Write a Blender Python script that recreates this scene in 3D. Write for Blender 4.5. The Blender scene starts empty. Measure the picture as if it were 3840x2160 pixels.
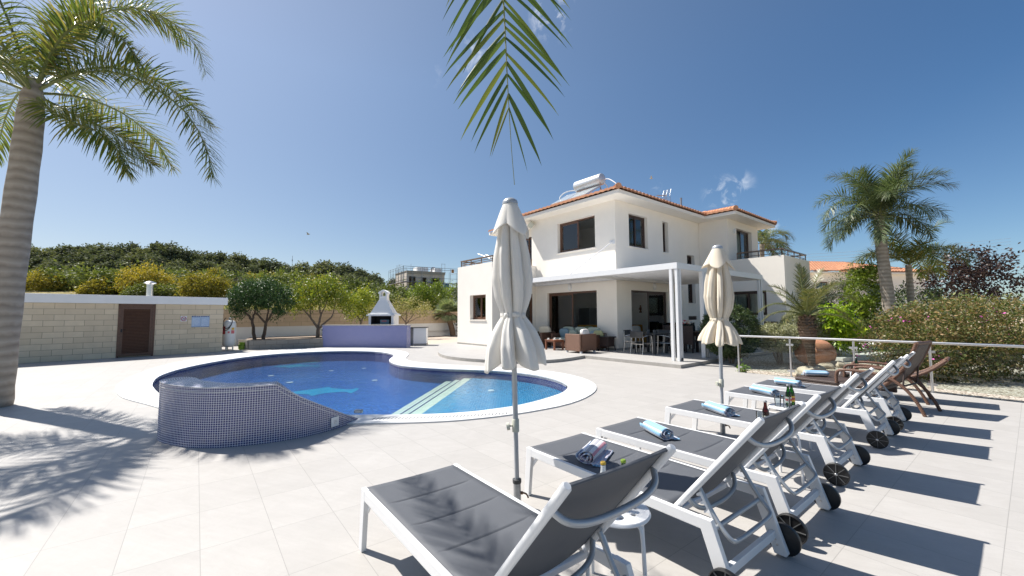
import bpy, bmesh, math, random
import numpy as np
from mathutils import Vector, Matrix
from mathutils.geometry import tessellate_polygon

SC = bpy.context.scene
COL = SC.collection
R = math.radians
random.seed(7)

# ------------------------------------------------------------------ camera, sky, sun, exposure
cam = bpy.data.cameras.new('camera')
cam.sensor_fit = 'HORIZONTAL'; cam.sensor_width = 36.0
cam.lens = 1517.21 / 3840 * 36.0
cam.clip_start = 0.05; cam.clip_end = 3000
camo = bpy.data.objects.new('camera', cam); COL.objects.link(camo)
_p, _r = R(3.81109), R(-0.272955)
_f = Vector((0, math.cos(_p), math.sin(_p))); _x = Vector((1, 0, 0)); _u = _x.cross(_f)
_x2 = math.cos(_r) * _x + math.sin(_r) * _u; _u2 = -math.sin(_r) * _x + math.cos(_r) * _u
camo.matrix_world = Matrix(((_x2.x, _u2.x, -_f.x, 0), (_x2.y, _u2.y, -_f.y, 0), (_x2.z, _u2.z, -_f.z, 1.5), (0, 0, 0, 1)))
SC.camera = camo

SUN_DIR = Vector((-0.67, 0.30, 1.0)).normalized()
SUN_EL = math.asin(SUN_DIR.z)
sun = bpy.data.lights.new('sun', 'SUN'); sun.energy = 4.3; sun.angle = R(0.55); sun.color = (1.0, 0.955, 0.89)
suno = bpy.data.objects.new('sun', sun); COL.objects.link(suno)
suno.rotation_euler = (-SUN_DIR).to_track_quat('-Z', 'Y').to_euler(); suno.location = (-20, 10, 40)

W = bpy.data.worlds.new('World'); SC.world = W; W.use_nodes = True
wn, wl = W.node_tree.nodes, W.node_tree.links
wn.clear()
sky = wn.new('ShaderNodeTexSky'); sky.sky_type = 'NISHITA'; sky.sun_disc = False
sky.sun_elevation = SUN_EL; sky.sun_rotation = math.atan2(SUN_DIR.x, SUN_DIR.y)
sky.altitude = 0; sky.air_density = 0.85; sky.dust_density = 0.5; sky.ozone_density = 3.0
POL0 = (.56, .88, 1.06, 1); POL1 = (1.46, 1.34, 1.18, 1)
bg = wn.new('ShaderNodeBackground'); bg.inputs['Strength'].default_value = 0.065
wo = wn.new('ShaderNodeOutputWorld')
# a few small real clouds in the sky: soft patches of noise round fixed directions
tc = wn.new('ShaderNodeTexCoord')
def cloud_patch(d, rad, amount):
    d = Vector(d).normalized()
    dist = wn.new('ShaderNodeVectorMath'); dist.operation = 'DISTANCE'
    wl.new(tc.outputs['Generated'], dist.inputs[0]); dist.inputs[1].default_value = d
    mr = wn.new('ShaderNodeMapRange'); mr.interpolation_type = 'SMOOTHSTEP'
    mr.inputs['From Min'].default_value = rad; mr.inputs['From Max'].default_value = rad * 0.15
    mr.inputs['To Min'].default_value = 0; mr.inputs['To Max'].default_value = amount
    wl.new(dist.outputs['Value'], mr.inputs['Value'])
    return mr.outputs['Result']
nz = wn.new('ShaderNodeTexNoise'); nz.inputs['Distortion'].default_value = 0.6; nz.inputs['Scale'].default_value = 26; nz.inputs['Detail'].default_value = 7; nz.inputs['Roughness'].default_value = 0.62
wl.new(tc.outputs['Generated'], nz.inputs['Vector'])
nr = wn.new('ShaderNodeMapRange'); nr.inputs['From Min'].default_value = 0.50; nr.inputs['From Max'].default_value = 0.80
wl.new(nz.outputs['Fac'], nr.inputs['Value'])
acc = None
def pxdir(px, py):
    a = Vector(((px - 1920) / 1517.21, -(py - 1080) / 1517.21, -1.0))
    return camo.matrix_world.to_3x3() @ a
for (px, py, rad, am) in ((2065, 50, .062, 1.0), (1760, 205, .05, .6), (2712, 728, .050, .8), (2778, 690, .034, .55), (2890, 850, .03, .8), (2460, 700, .018, .35), (1620, 280, .03, .25)):
    o = cloud_patch(pxdir(px, py), rad, am)
    if acc is None: acc = o
    else:
        ad = wn.new('ShaderNodeMath'); ad.operation = 'MAXIMUM'; wl.new(acc, ad.inputs[0]); wl.new(o, ad.inputs[1]); acc = ad.outputs[0]
mu = wn.new('ShaderNodeMath'); mu.operation = 'MULTIPLY'; wl.new(acc, mu.inputs[0]); wl.new(nr.outputs['Result'], mu.inputs[1])
mx = wn.new('ShaderNodeMixRGB'); wl.new(mu.outputs[0], mx.inputs['Fac']); wl.new(sky.outputs['Color'], mx.inputs['Color1'])
# deeper, more saturated blue away from the sun (the photograph was taken through a polarising filter)
sun_dot = wn.new('ShaderNodeVectorMath'); sun_dot.operation = 'DOT_PRODUCT'; wl.new(tc.outputs['Generated'], sun_dot.inputs[0]); sun_dot.inputs[1].default_value = SUN_DIR
pol = wn.new('ShaderNodeMapRange'); pol.inputs['From Min'].default_value = 0.05; pol.inputs['From Max'].default_value = 0.80; pol.inputs['To Min'].default_value = 0.0; pol.inputs['To Max'].default_value = 1.0
wl.new(sun_dot.outputs['Value'], pol.inputs['Value'])
polc = wn.new('ShaderNodeMixRGB'); wl.new(pol.outputs['Result'], polc.inputs['Fac']); polc.inputs['Color1'].default_value = POL0; polc.inputs['Color2'].default_value = POL1
pol2 = wn.new('ShaderNodeMixRGB'); wl.new(pol.outputs['Result'], pol2.inputs['Fac']); pol2.inputs['Color1'].default_value = (.94, 1.02, 1.02, 1); pol2.inputs['Color2'].default_value = (1.08, .89, .76, 1)
szz = wn.new('ShaderNodeSeparateXYZ'); wl.new(tc.outputs['Generated'], szz.inputs[0])
elv = wn.new('ShaderNodeMapRange'); elv.inputs['From Min'].default_value = 0.05; elv.inputs['From Max'].default_value = 0.5; wl.new(szz.outputs['Z'], elv.inputs['Value'])
polm = wn.new('ShaderNodeMixRGB'); wl.new(elv.outputs['Result'], polm.inputs['Fac']); wl.new(pol2.outputs['Color'], polm.inputs['Color1']); wl.new(polc.outputs['Color'], polm.inputs['Color2'])
pm = wn.new('ShaderNodeMixRGB'); pm.blend_type = 'MULTIPLY'; pm.inputs['Fac'].default_value = 1; wl.new(sky.outputs['Color'], pm.inputs['Color1']); wl.new(polm.outputs['Color'], pm.inputs['Color2'])
wl.new(pm.outputs['Color'], mx.inputs['Color1'])
mx.inputs['Color2'].default_value = (11.0, 11.2, 11.6, 1)
wl.new(mx.outputs['Color'], bg.inputs['Color']); wl.new(bg.outputs[0], wo.inputs[0])

SC.view_settings.view_transform = 'Standard'; SC.view_settings.look = 'None'
SC.view_settings.gamma = 1.0; SC.view_settings.exposure = 0.86
try: SC.cycles.max_bounces = 10; SC.cycles.transparent_max_bounces = 24
except Exception: pass

# ------------------------------------------------------------------ helpers
class MB:
    def __init__(s): s.v = []; s.f = []; s.m = []; s.uv = []
    def add(s, vs, fs, mi=0, uvs=None):
        o = len(s.v); s.v += [tuple(map(float, p)) for p in vs]
        for i, f in enumerate(fs):
            s.f.append(tuple(o + k for k in f)); s.m.append(mi)
            s.uv.append(None if uvs is None else uvs[i])
        return s
    def box(s, x0, x1, y0, y1, z0, z1, mi=0):
        x0, x1 = min(x0, x1), max(x0, x1); y0, y1 = min(y0, y1), max(y0, y1); z0, z1 = min(z0, z1), max(z0, z1)
        vs = [(x, y, z) for z in (z0, z1) for y in (y0, y1) for x in (x0, x1)]
        return s.add(vs, [(0, 2, 3, 1), (4, 5, 7, 6), (0, 1, 5, 4), (2, 6, 7, 3), (0, 4, 6, 2), (1, 3, 7, 5)], mi)
    def bar(s, p, q, w, h, up=(0, 0, 1), mi=0):
        p = Vector(p); q = Vector(q); d = (q - p).normalized(); up = Vector(up)
        a = d.cross(up)
        if a.length < 1e-4: a = d.cross(Vector((1, 0, 0)))
        a.normalize(); b = a.cross(d).normalized()
        a *= w / 2; b *= h / 2
        vs = [p - a - b, p + a - b, p + a + b, p - a + b, q - a - b, q + a - b, q + a + b, q - a + b]
        return s.add(vs, [(0, 3, 2, 1), (4, 5, 6, 7), (0, 1, 5, 4), (1, 2, 6, 5), (2, 3, 7, 6), (3, 0, 4, 7)], mi)
    def tube(s, pts, r, n=8, caps=True, mi=0, closed=False):
        pts = [Vector(p) for p in pts]; k = len(pts)
        rs = r if isinstance(r, (list, tuple)) else [r] * k
        t0 = (pts[1] - pts[0]).normalized()
        nrm = t0.orthogonal().normalized(); vs = []
        for i in range(k):
            if closed: t = (pts[(i + 1) % k] - pts[i - 1]).normalized()
            else: t = (pts[min(i + 1, k - 1)] - pts[max(i - 1, 0)]).normalized()
            nrm = (nrm - t * nrm.dot(t))
            nrm = nrm.normalized() if nrm.length > 1e-6 else t.orthogonal().normalized()
            b = t.cross(nrm)
            for j in range(n):
                a = 2 * math.pi * j / n
                vs.append(pts[i] + (nrm * math.cos(a) + b * math.sin(a)) * rs[i])
        fs = []
        for i in range(k if closed else k - 1):
            i2 = (i + 1) % k
            for j in range(n):
                j2 = (j + 1) % n
                fs.append((i * n + j, i * n + j2, i2 * n + j2, i2 * n + j))
        if caps and not closed:
            fs.append(tuple(reversed(range(n)))); fs.append(tuple((k - 1) * n + j for j in range(n)))
        return s.add(vs, fs, mi)
    def lathe(s, prof, n=16, c=(0, 0, 0), M=None, mi=0, cap=True):
        vs = []; fs = []
        for r, z in prof:
            for j in range(n):
                a = 2 * math.pi * j / n
                p = Vector((r * math.cos(a), r * math.sin(a), z))
                if M is not None: p = M @ p
                vs.append((p.x + c[0], p.y + c[1], p.z + c[2]))
        for i in range(len(prof) - 1):
            for j in range(n):
                j2 = (j + 1) % n
                fs.append((i * n + j, i * n + j2, (i + 1) * n + j2, (i + 1) * n + j))
        if cap:
            if prof[0][0] > 1e-5: fs.append(tuple(reversed(range(n))))
            if prof[-1][0] > 1e-5: fs.append(tuple((len(prof) - 1) * n + j for j in range(n)))
        return s.add(vs, fs, mi)
    def prism(s, poly, z0, z1, holes=(), mi=0, bottom=True):
        loops = [poly] + list(holes)
        tris = tessellate_polygon([[Vector((x, y, 0)) for x, y in l] for l in loops])
        flat = [p for l in loops for p in l]; n = len(flat)
        vs = [(x, y, z1) for x, y in flat] + [(x, y, z0) for x, y in flat]
        fs = [tuple(t) for t in tris] + ([tuple(i + n for i in reversed(t)) for t in tris] if bottom else [])
        o = 0
        for l in loops:
            k = len(l)
            for i in range(k):
                j = (i + 1) % k
                fs.append((o + i, o + j, n + o + j, n + o + i))
            o += k
        return s.add(vs, fs, mi)
    def sheet(s, poly, z, holes=(), mi=0):
        loops = [poly] + list(holes)
        tris = tessellate_polygon([[Vector((x, y, 0)) for x, y in l] for l in loops])
        flat = [p for l in loops for p in l]
        def ccw(t):
            a, b, c = (flat[i] for i in t); return t if (b[0] - a[0]) * (c[1] - a[1]) - (b[1] - a[1]) * (c[0] - a[0]) > 0 else (t[0], t[2], t[1])
        return s.add([(x, y, z) for x, y in flat], [ccw(tuple(t)) for t in tris], mi)
    def grid(s, fn, nu, nv, closeu=False, mi=0, uv=False):
        vs = []; fs = []; uvs = []
        U = nu if closeu else nu + 1
        for j in range(nv + 1):
            for i in range(U): vs.append(fn(i / nu, j / nv))
        for j in range(nv):
            for i in range(nu):
                i2 = (i + 1) % U
                fs.append((j * U + i, j * U + i2, (j + 1) * U + i2, (j + 1) * U + i))
                uvs.append(((i / nu, j / nv), ((i + 1) / nu, j / nv), ((i + 1) / nu, (j + 1) / nv), (i / nu, (j + 1) / nv)))
        return s.add(vs, fs, mi, uvs if uv else None)
    def ball(s, c, rx, ry=None, rz=None, n=12, m=8, M=None, mi=0):
        ry = ry or rx; rz = rz or rx
        def fn(u, v):
            a = 2 * math.pi * u; b = math.pi * (v - .5)
            p = Vector((rx * math.cos(b) * math.cos(a), ry * math.cos(b) * math.sin(a), rz * math.sin(b)))
            if M is not None: p = M @ p
            return (p.x + c[0], p.y + c[1], p.z + c[2])
        return s.grid(fn, n, m, closeu=True, mi=mi)
    def xf(s, M):
        s.v = [tuple(M @ Vector(p)) for p in s.v]; return s
    def build(s, name, mat, parent=None, smooth=False, bevel=0, fixn=True, solid=0):
        me = bpy.data.meshes.new(name); me.from_pydata(s.v, [], s.f)
        for m in (mat if isinstance(mat, (list, tuple)) else [mat]): me.materials.append(m)
        if any(s.m): me.polygons.foreach_set('material_index', s.m)
        if any(u is not None for u in s.uv):
            l = me.uv_layers.new(name='UVMap'); k = 0
            for i, p in enumerate(me.polygons):
                for q in range(p.loop_total):
                    if s.uv[i] is not None: l.data[p.loop_start + q].uv = s.uv[i][q]
        if fixn:
            bm = bmesh.new(); bm.from_mesh(me)
            if smooth: bmesh.ops.remove_doubles(bm, verts=bm.verts, dist=1e-5)
            bmesh.ops.recalc_face_normals(bm, faces=bm.faces); bm.to_mesh(me); bm.free()
        if smooth: me.polygons.foreach_set('use_smooth', [True] * len(me.polygons))
        o = bpy.data.objects.new(name, me); COL.objects.link(o)
        if parent is not None: o.parent = parent
        if bevel:
            b = o.modifiers.new('bevel', 'BEVEL'); b.width = bevel; b.segments = 2; b.limit_method = 'ANGLE'; b.angle_limit = R(40)
        if smooth:
            try: me.set_sharp_from_angle(angle=R(48))
            except Exception: pass
        if solid:
            sm = o.modifiers.new('thick', 'SOLIDIFY'); sm.thickness = solid; sm.offset = 0
        return o

def quads_obj(name, V, F, mat, parent=None, smooth=False):
    V = np.asarray(V, np.float32).reshape(-1, 3); F = np.asarray(F, np.int32).reshape(-1, 4)
    me = bpy.data.meshes.new(name)
    me.vertices.add(len(V)); me.vertices.foreach_set('co', V.ravel())
    me.loops.add(F.size); me.loops.foreach_set('vertex_index', F.ravel())
    me.polygons.add(len(F)); me.polygons.foreach_set('loop_start', np.arange(0, F.size, 4, dtype=np.int32))
    try: me.polygons.foreach_set('loop_total', np.full(len(F), 4, np.int32))
    except Exception: pass
    me.update(calc_edges=True); me.validate()
    for m in (mat if isinstance(mat, (list, tuple)) else [mat]): me.materials.append(m)
    if smooth: me.polygons.foreach_set('use_smooth', [True] * len(me.polygons))
    o = bpy.data.objects.new(name, me); COL.objects.link(o)
    if parent is not None: o.parent = parent
    return o

def tag(o, label=None, cat=None, group=None, kind=None):
    if label: o['label'] = label
    if cat: o['category'] = cat
    if group: o['group'] = group
    if kind: o['kind'] = kind
    return o
def thing(name, label, cat, loc=(0, 0, 0), rot=0.0, group=None):
    o = bpy.data.objects.new(name, None); COL.objects.link(o); o.empty_display_size = .1
    o.location = loc; o.rotation_euler = (0, 0, rot)
    return tag(o, label, cat, group)
def dup(root, loc=None, rot=None, label=None, group=None, scale=None):
    r = root.copy(); COL.objects.link(r)
    if loc is not None: r.location = loc
    if rot is not None: r.rotation_euler = (0, 0, rot) if not isinstance(rot, tuple) else rot
    if scale is not None: r.scale = scale
    if label: r['label'] = label
    if group: r['group'] = group
    for ch in root.children:
        c = ch.copy(); COL.objects.link(c); c.parent = r
        for g in ch.children:
            d = g.copy(); COL.objects.link(d); d.parent = c
    return r
def struct(name, mb, mat, **k):
    o = mb.build(name, mat, **k); o['kind'] = 'structure'; return o

# ------------------------------------------------------------------ materials
class NT:
    def __init__(s, name):
        s.mat = bpy.data.materials.new(name); s.mat.use_nodes = True
        s.n = s.mat.node_tree.nodes; s.l = s.mat.node_tree.links
        s.b = s.n['Principled BSDF']; s.out = s.n['Material Output']
    def new(s, t, **k):
        x = s.n.new('ShaderNode' + t)
        for a, v in k.items(): setattr(x, a, v)
        return x
    def put(s, sock, v):
        if hasattr(v, 'is_linked'): s.l.new(v, sock)
        else:
            if isinstance(v, (tuple, list)) and len(v) == 3 and sock.type == 'RGBA': v = (*v, 1)
            sock.default_value = v
    def m(s, op, a, b=0.0, c=None):
        x = s.new('Math', operation=op); s.put(x.inputs[0], a); s.put(x.inputs[1], b)
        if c is not None: s.put(x.inputs[2], c)
        return x.outputs[0]
    def mix(s, f, a, b, mode='MIX'):
        x = s.new('MixRGB', blend_type=mode); s.put(x.inputs[0], f); s.put(x.inputs[1], a); s.put(x.inputs[2], b); return x.outputs[0]
    def obj(s, which='Object'): return s.new('TexCoord').outputs[which]
    def sep(s, v): x = s.new('SeparateXYZ'); s.l.new(v, x.inputs[0]); return x.outputs
    def comb(s, a, b, c=0.0):
        x = s.new('CombineXYZ'); s.put(x.inputs[0], a); s.put(x.inputs[1], b); s.put(x.inputs[2], c); return x.outputs[0]
    def noise(s, v, scale, detail=4, rough=.55, dist=0.0):
        x = s.new('TexNoise'); s.l.new(v, x.inputs['Vector']); x.inputs['Scale'].default_value = scale
        x.inputs['Detail'].default_value = detail; x.inputs['Roughness'].default_value = rough; x.inputs['Distortion'].default_value = dist
        return x.outputs['Fac']
    def ramp(s, f, stops, interp='LINEAR'):
        x = s.new('ValToRGB'); x.color_ramp.interpolation = interp; e = x.color_ramp.elements
        while len(e) < len(stops): e.new(.5)
        for i, (p, c) in enumerate(stops):
            e[i].position = p; e[i].color = (*c, 1) if len(c) == 3 else c
        s.put(x.inputs[0], f); return x.outputs[0]
    def bump(s, h, strength=.3, dist=.01):
        x = s.new('Bump'); x.inputs['Strength'].default_value = strength; x.inputs['Distance'].default_value = dist
        s.l.new(h, x.inputs['Height']); s.l.new(x.outputs[0], s.b.inputs['Normal']); return x
    def boxmap(s):
        tcn = s.new('TexCoord'); p = s.sep(tcn.outputs['Object']); nn = s.sep(tcn.outputs['Normal'])
        ax = s.m('ABSOLUTE', nn[0]); ay = s.m('ABSOLUTE', nn[1]); az = s.m('ABSOLUTE', nn[2])
        useY = s.m('GREATER_THAN', ax, ay); top = s.m('GREATER_THAN', az, .8)
        u = s.m('ADD', s.m('MULTIPLY', p[0], s.m('SUBTRACT', 1., useY)), s.m('MULTIPLY', p[1], useY))
        u = s.m('ADD', s.m('MULTIPLY', u, s.m('SUBTRACT', 1., top)), s.m('MULTIPLY', p[0], top))
        v = s.m('ADD', s.m('MULTIPLY', p[2], s.m('SUBTRACT', 1., top)), s.m('MULTIPLY', p[1], top))
        return u, v
    def set(s, base=None, rough=None, metal=None, spec=None, **k):
        if base is not None: s.put(s.b.inputs['Base Color'], base)
        if rough is not None: s.put(s.b.inputs['Roughness'], rough)
        if metal is not None: s.put(s.b.inputs['Metallic'], metal)
        if spec is not None: s.put(s.b.inputs['Specular IOR Level'], spec)
        return s
def tilelines(nt, u, v, su, sv, w):
    fu = nt.m('ABSOLUTE', nt.m('SUBTRACT', nt.m('FRACT', nt.m('DIVIDE', u, su)), .5))
    fv = nt.m('ABSOLUTE', nt.m('SUBTRACT', nt.m('FRACT', nt.m('DIVIDE', v, sv)), .5))
    lu = nt.m('GREATER_THAN', fu, .5 - w / su / 2); lv = nt.m('GREATER_THAN', fv, .5 - w / sv / 2)
    ident = nt.comb(nt.m('FLOOR', nt.m('DIVIDE', u, su)), nt.m('FLOOR', nt.m('DIVIDE', v, sv)))
    wn_ = nt.new('TexWhiteNoise', noise_dimensions='2D'); nt.l.new(ident, wn_.inputs['Vector'])
    return nt.m('MAXIMUM', lu, lv), wn_.outputs['Value']

def plain(name, c, rough=.5, metal=0., var=.06, scale=9, bump=0., bscale=60, spec=None):
    nt = NT(name); p = nt.obj()
    n = nt.noise(p, scale, 5)
    col = nt.ramp(n, [(.25, tuple(x * (1 - var) for x in c)), (.75, tuple(min(1, x * (1 + var)) for x in c))])
    nt.set(col, rough, metal, spec)
    if bump: nt.bump(nt.noise(p, bscale, 4), bump, .004)
    return nt.mat

M = {}
M['plaster'] = plain('cream_plaster', (.88, .825, .74), .85, var=.03, scale=1.3, bump=.25, bscale=90)
M['plaster_white'] = plain('white_plaster', (.80, .80, .79), .8, var=.04, scale=2, bump=.2, bscale=70)
M['interior'] = plain('interior_paint', (.90, .89, .87), .8, var=.02)
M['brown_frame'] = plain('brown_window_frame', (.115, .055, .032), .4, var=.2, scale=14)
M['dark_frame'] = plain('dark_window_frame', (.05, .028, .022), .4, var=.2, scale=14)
M['white_metal'] = plain('white_powder_coat', (.74, .74, .74), .35, var=.03)
M['grey_metal'] = plain('grey_tube', (.40, .42, .44), .35, .3, var=.06)
M['steel'] = plain('brushed_steel', (.62, .61, .60), .28, 1., var=.08, scale=20)
M['wire'] = plain('pale_wire', (.55, .55, .55), .5)
M['black_rubber'] = plain('black_plastic', (.012, .012, .013), .42, var=.25)
M['sling'] = None
M['bronze'] = plain('bronze_rail', (.17, .115, .08), .4, var=.15)
M['wood'] = plain('red_brown_wood', (.20, .075, .038), .5, var=.35, scale=18)
M['terracotta'] = plain('terracotta', (.50, .235, .13), .8, var=.2, scale=7, bump=.4, bscale=25)
M['concrete'] = plain('grey_concrete', (.36, .34, .31), .85, var=.14, scale=5, bump=.4, bscale=40)
M['stepstone'] = plain('pale_step_stone', (.56, .54, .50), .75, var=.1, scale=5, bump=.2)
M['rock'] = plain('garden_rock', (.48, .40, .31), .9, var=.3, scale=6, bump=.6, bscale=14)
M['bark'] = plain('grey_bark', (.20, .155, .12), .9, var=.35, scale=12, bump=.6, bscale=30)
M['bark_dark'] = plain('dark_bark', (.11, .08, .06), .9, var=.35, scale=12, bump=.6, bscale=30)
M['soil'] = plain('mulch_soil', (.27, .21, .16), .95, var=.5, scale=14, bump=.8, bscale=30)
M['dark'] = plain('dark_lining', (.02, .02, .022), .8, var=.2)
M['charcoal'] = plain('charcoal_metal', (.035, .038, .042), .45, var=.2)
M['cream_cushion'] = plain('cream_cushion', (.70, .62, .48), .9, var=.05)
M['sage_cushion'] = plain('sage_cushion', (.36, .42, .36), .9, var=.06)
M['blue_cushion'] = plain('blue_grey_cushion', (.20, .30, .36), .9, var=.06)
M['olive_cushion'] = plain('olive_cushion', (.42, .44, .24), .9, var=.06)
M['white_cushion'] = plain('white_cushion', (.78, .74, .70), .9, var=.04)
M['orange_cloth'] = plain('ochre_sofa_cloth', (.42, .20, .03), .9, var=.15)
M['pink_cloth'] = plain('patterned_cloth', (.50, .30, .32), .9, var=.3)
M['ceramic'] = plain('white_ceramic', (.82, .82, .80), .2, var=.02)
M['green_plastic'] = plain('lime_bucket', (.22, .34, .03), .45, var=.1)
M['curtain'] = plain('pale_curtain', (.62, .66, .64), .9, var=.06)
M['curtain_teal'] = plain('teal_curtain', (.36, .52, .50), .9, var=.06)
M['appliance'] = plain('grey_appliance', (.16, .165, .17), .35, .4)
M['tank_white'] = plain('tank_paint', (.74, .75, .74), .4, var=.06, scale=5)
M['red_label'] = plain('red_label', (.42, .06, .06), .5)
M['yellow_label'] = plain('yellow_label', (.66, .42, .05), .5)
M['pink_label'] = plain('pink_label', (.62, .16, .17), .5)
M['sign_white'] = plain('sign_white', (.70, .74, .80), .4)
M['sign_blue'] = plain('sign_blue', (.035, .075, .24), .4)
M['sign_pale'] = plain('sign_pale_blue', (.38, .50, .68), .4)
M['sign_red'] = plain('sign_red', (.45, .05, .06), .4)
M['sign_dark'] = plain('sign_ink', (.03, .035, .08), .5)
M['orange_box'] = plain('orange_panel', (.55, .25, .08), .7)
M['blue_drum'] = plain('blue_drum', (.03, .12, .25), .5)
M['lamp_glass'] = plain('frosted_lamp', (.78, .77, .75), .3)
M['solar_tank'] = plain('galvanised_tank', (.60, .62, .64), .35, .45, var=.05)
M['solar_panel'] = plain('collector_glass', (.46, .50, .52), .12, .0, var=.1)
M['skin'] = plain('skin', (.45, .28, .2), .6)
M['navy_cloth'] = plain('navy_workwear', (.03, .035, .06), .9)
M['bird'] = plain('bird_feathers', (.45, .42, .38), .8)
M['fruit'] = plain('lemon_fruit', (.60, .42, .03), .5)
M['hose'] = plain('dark_hose', (.02, .02, .022), .5)
M['red_hose'] = plain('red_pipe', (.45, .10, .06), .5)
M['plant_pot'] = plain('grey_pot', (.18, .18, .18), .7)
M['pink_flower'] = plain('magenta_bract', (.55, .10, .36), .7)
M['flower_pale'] = plain('pale_flower', (.75, .62, .52), .7)
M['umb_gray'] = plain('umbrella_pole_paint', (.40, .42, .44), .35, .35, var=.05)
M['beige_plastic'] = plain('beige_plastic', (.50, .50, .42), .5)
M['galv'] = plain('galvanised_tube', (.34, .35, .36), .4, .7, var=.2, scale=25)
M['rust'] = plain('rusty_bolt', (.16, .09, .05), .7)
M['fabric'] = None

def fabric(name, c, trans=.25, wr=0.):
    nt = NT(name); p = nt.obj()
    n = nt.noise(p, 6, 5); nt.set(nt.ramp(n, [(.3, tuple(x * .95 for x in c)), (.7, c)]), .9, spec=.2)
    h = nt.noise(p, 420, 2)
    nt.bump(h, .15, .002)
    t = nt.new('BsdfTranslucent'); nt.put(t.inputs[0], tuple(x * .95 for x in c))
    ms = nt.new('MixShader'); ms.inputs[0].default_value = trans
    nt.l.new(nt.b.outputs[0], ms.inputs[1]); nt.l.new(t.outputs[0], ms.inputs[2]); nt.l.new(ms.outputs[0], nt.out.inputs[0])
    return nt.mat
M['fabric'] = fabric('cream_canvas', (.90, .88, .84), .38)
M['fabric_warm'] = fabric('warm_cream_canvas', (.88, .81, .69), .38)
def sling():
    nt = NT('charcoal_mesh_sling'); p = nt.obj(); xyz = nt.sep(p)
    a = nt.m('ABSOLUTE', nt.m('SUBTRACT', nt.m('FRACT', nt.m('MULTIPLY', xyz[0], 260.)), .5))
    b = nt.m('ABSOLUTE', nt.m('SUBTRACT', nt.m('FRACT', nt.m('MULTIPLY', xyz[1], 260.)), .5))
    w = nt.m('MULTIPLY', nt.m('ADD', a, b), 1.)
    n = nt.noise(p, 5, 6, .6)
    c = nt.mix(w, (.066, .071, .082), (.102, .109, .123))
    c = nt.mix(nt.m('MULTIPLY', n, .5), c, (.135, .142, .155))
    nt.set(c, .62, spec=.35); nt.bump(w, .12, .001)
    return nt.mat
M['sling'] = sling()

def leafmat(name, cols, trans=.3, rough=.45):
    nt = NT(name); g = nt.new('NewGeometry')
    c = nt.ramp(g.outputs['Random Per Island'], [(i / (len(cols) - 1), k) for i, k in enumerate(cols)])
    oi = nt.new('ObjectInfo'); c = nt.mix(1.0, c, nt.ramp(oi.outputs['Random'], [(0, (.92, .94, .90)), (.5, (1.2, 1.2, 1.12)), (1, (1.65, 1.55, 1.35))]), 'MULTIPLY')
    nt.set(c, rough, spec=.4)
    t = nt.new('BsdfTranslucent'); nt.l.new(nt.mix(1.0, c, (1.3, 1.35, .7), 'MULTIPLY'), t.inputs[0])
    ms = nt.new('MixShader'); ms.inputs[0].default_value = trans
    nt.l.new(nt.b.outputs[0], ms.inputs[1]); nt.l.new(t.outputs[0], ms.inputs[2]); nt.l.new(ms.outputs[0], nt.out.inputs[0])
    return nt.mat
L = {}
L['palm'] = leafmat('palm_leaflet', [(.05, .08, .022), (.085, .12, .03), (.14, .165, .045), (.24, .20, .075)], .3, .35)
L['palm_near'] = leafmat('palm_leaflet_fresh', [(.03, .055, .018), (.045, .075, .02), (.06, .095, .025), (.12, .13, .03)], .35, .4)
L['palm_blue'] = leafmat('grey_green_palm_leaf', [(.075, .11, .055), (.11, .15, .075), (.18, .20, .12)], .25, .4)
L['date'] = leafmat('date_palm_leaf', [(.07, .09, .03), (.11, .12, .045), (.20, .17, .07)], .3, .35)
L['fan'] = leafmat('fan_palm_leaf', [(.13, .17, .09), (.20, .24, .13), (.32, .34, .22)], .25, .4)
L['ficus'] = leafmat('dark_glossy_leaf', [(.018, .042, .014), (.03, .07, .02), (.055, .10, .03)], .15, .5)
L['lemon'] = leafmat('yellow_green_leaf', [(.08, .13, .02), (.17, .22, .03), (.29, .32, .04), (.40, .36, .05)], .35, .4)
L['pale'] = leafmat('pale_blossom_leaf', [(.16, .17, .06), (.30, .27, .12), (.42, .36, .20)], .35, .5)
L['fresh'] = leafmat('fresh_green_leaf', [(.07, .11, .015), (.12, .17, .025), (.19, .23, .035)], .35, .45)
L['hedge'] = leafmat('dark_hedge_leaf', [(.025, .045, .018), (.05, .08, .03), (.10, .125, .055)], .15, .35)
L['grey'] = leafmat('grey_shrub_leaf', [(.17, .19, .13), (.24, .255, .18), (.33, .335, .25)], .2, .6)
L['olive'] = leafmat('olive_leaf', [(.06, .075, .045), (.09, .105, .065), (.14, .15, .10)], .2, .5)
L['citrus'] = leafmat('bright_yellow_green_leaf', [(.07, .14, .012), (.16, .25, .015), (.30, .38, .03)], .35, .4)
L['boug'] = leafmat('bougainvillea_leaf', [(.045, .07, .018), (.08, .10, .03), (.15, .125, .05), (.27, .18, .10)], .3, .5)
L['purple'] = leafmat('purple_leaf', [(.03, .015, .02), (.055, .03, .03), (.09, .06, .05)], .2, .4)
L['euca'] = leafmat('eucalyptus_leaf', [(.06, .072, .042), (.105, .12, .07), (.175, .185, .115)], .2, .85)
L['mimosa'] = leafmat('mimosa_blossom', [(.14, .15, .035), (.29, .24, .04), (.44, .34, .06)], .25, .7)
L['scrub'] = leafmat('scrub_leaf', [(.08, .105, .03), (.13, .16, .045), (.19, .20, .075)], .25, .6)
L['twig'] = leafmat('bare_twig', [(.14, .12, .10), (.20, .17, .15)], .0, .9)
L['grass'] = leafmat('grass_blade', [(.12, .15, .03), (.24, .22, .07), (.38, .31, .13)], .3, .6)
L['lawn'] = leafmat('lawn_blade', [(.08, .15, .02), (.13, .21, .03)], .3, .6)

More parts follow.
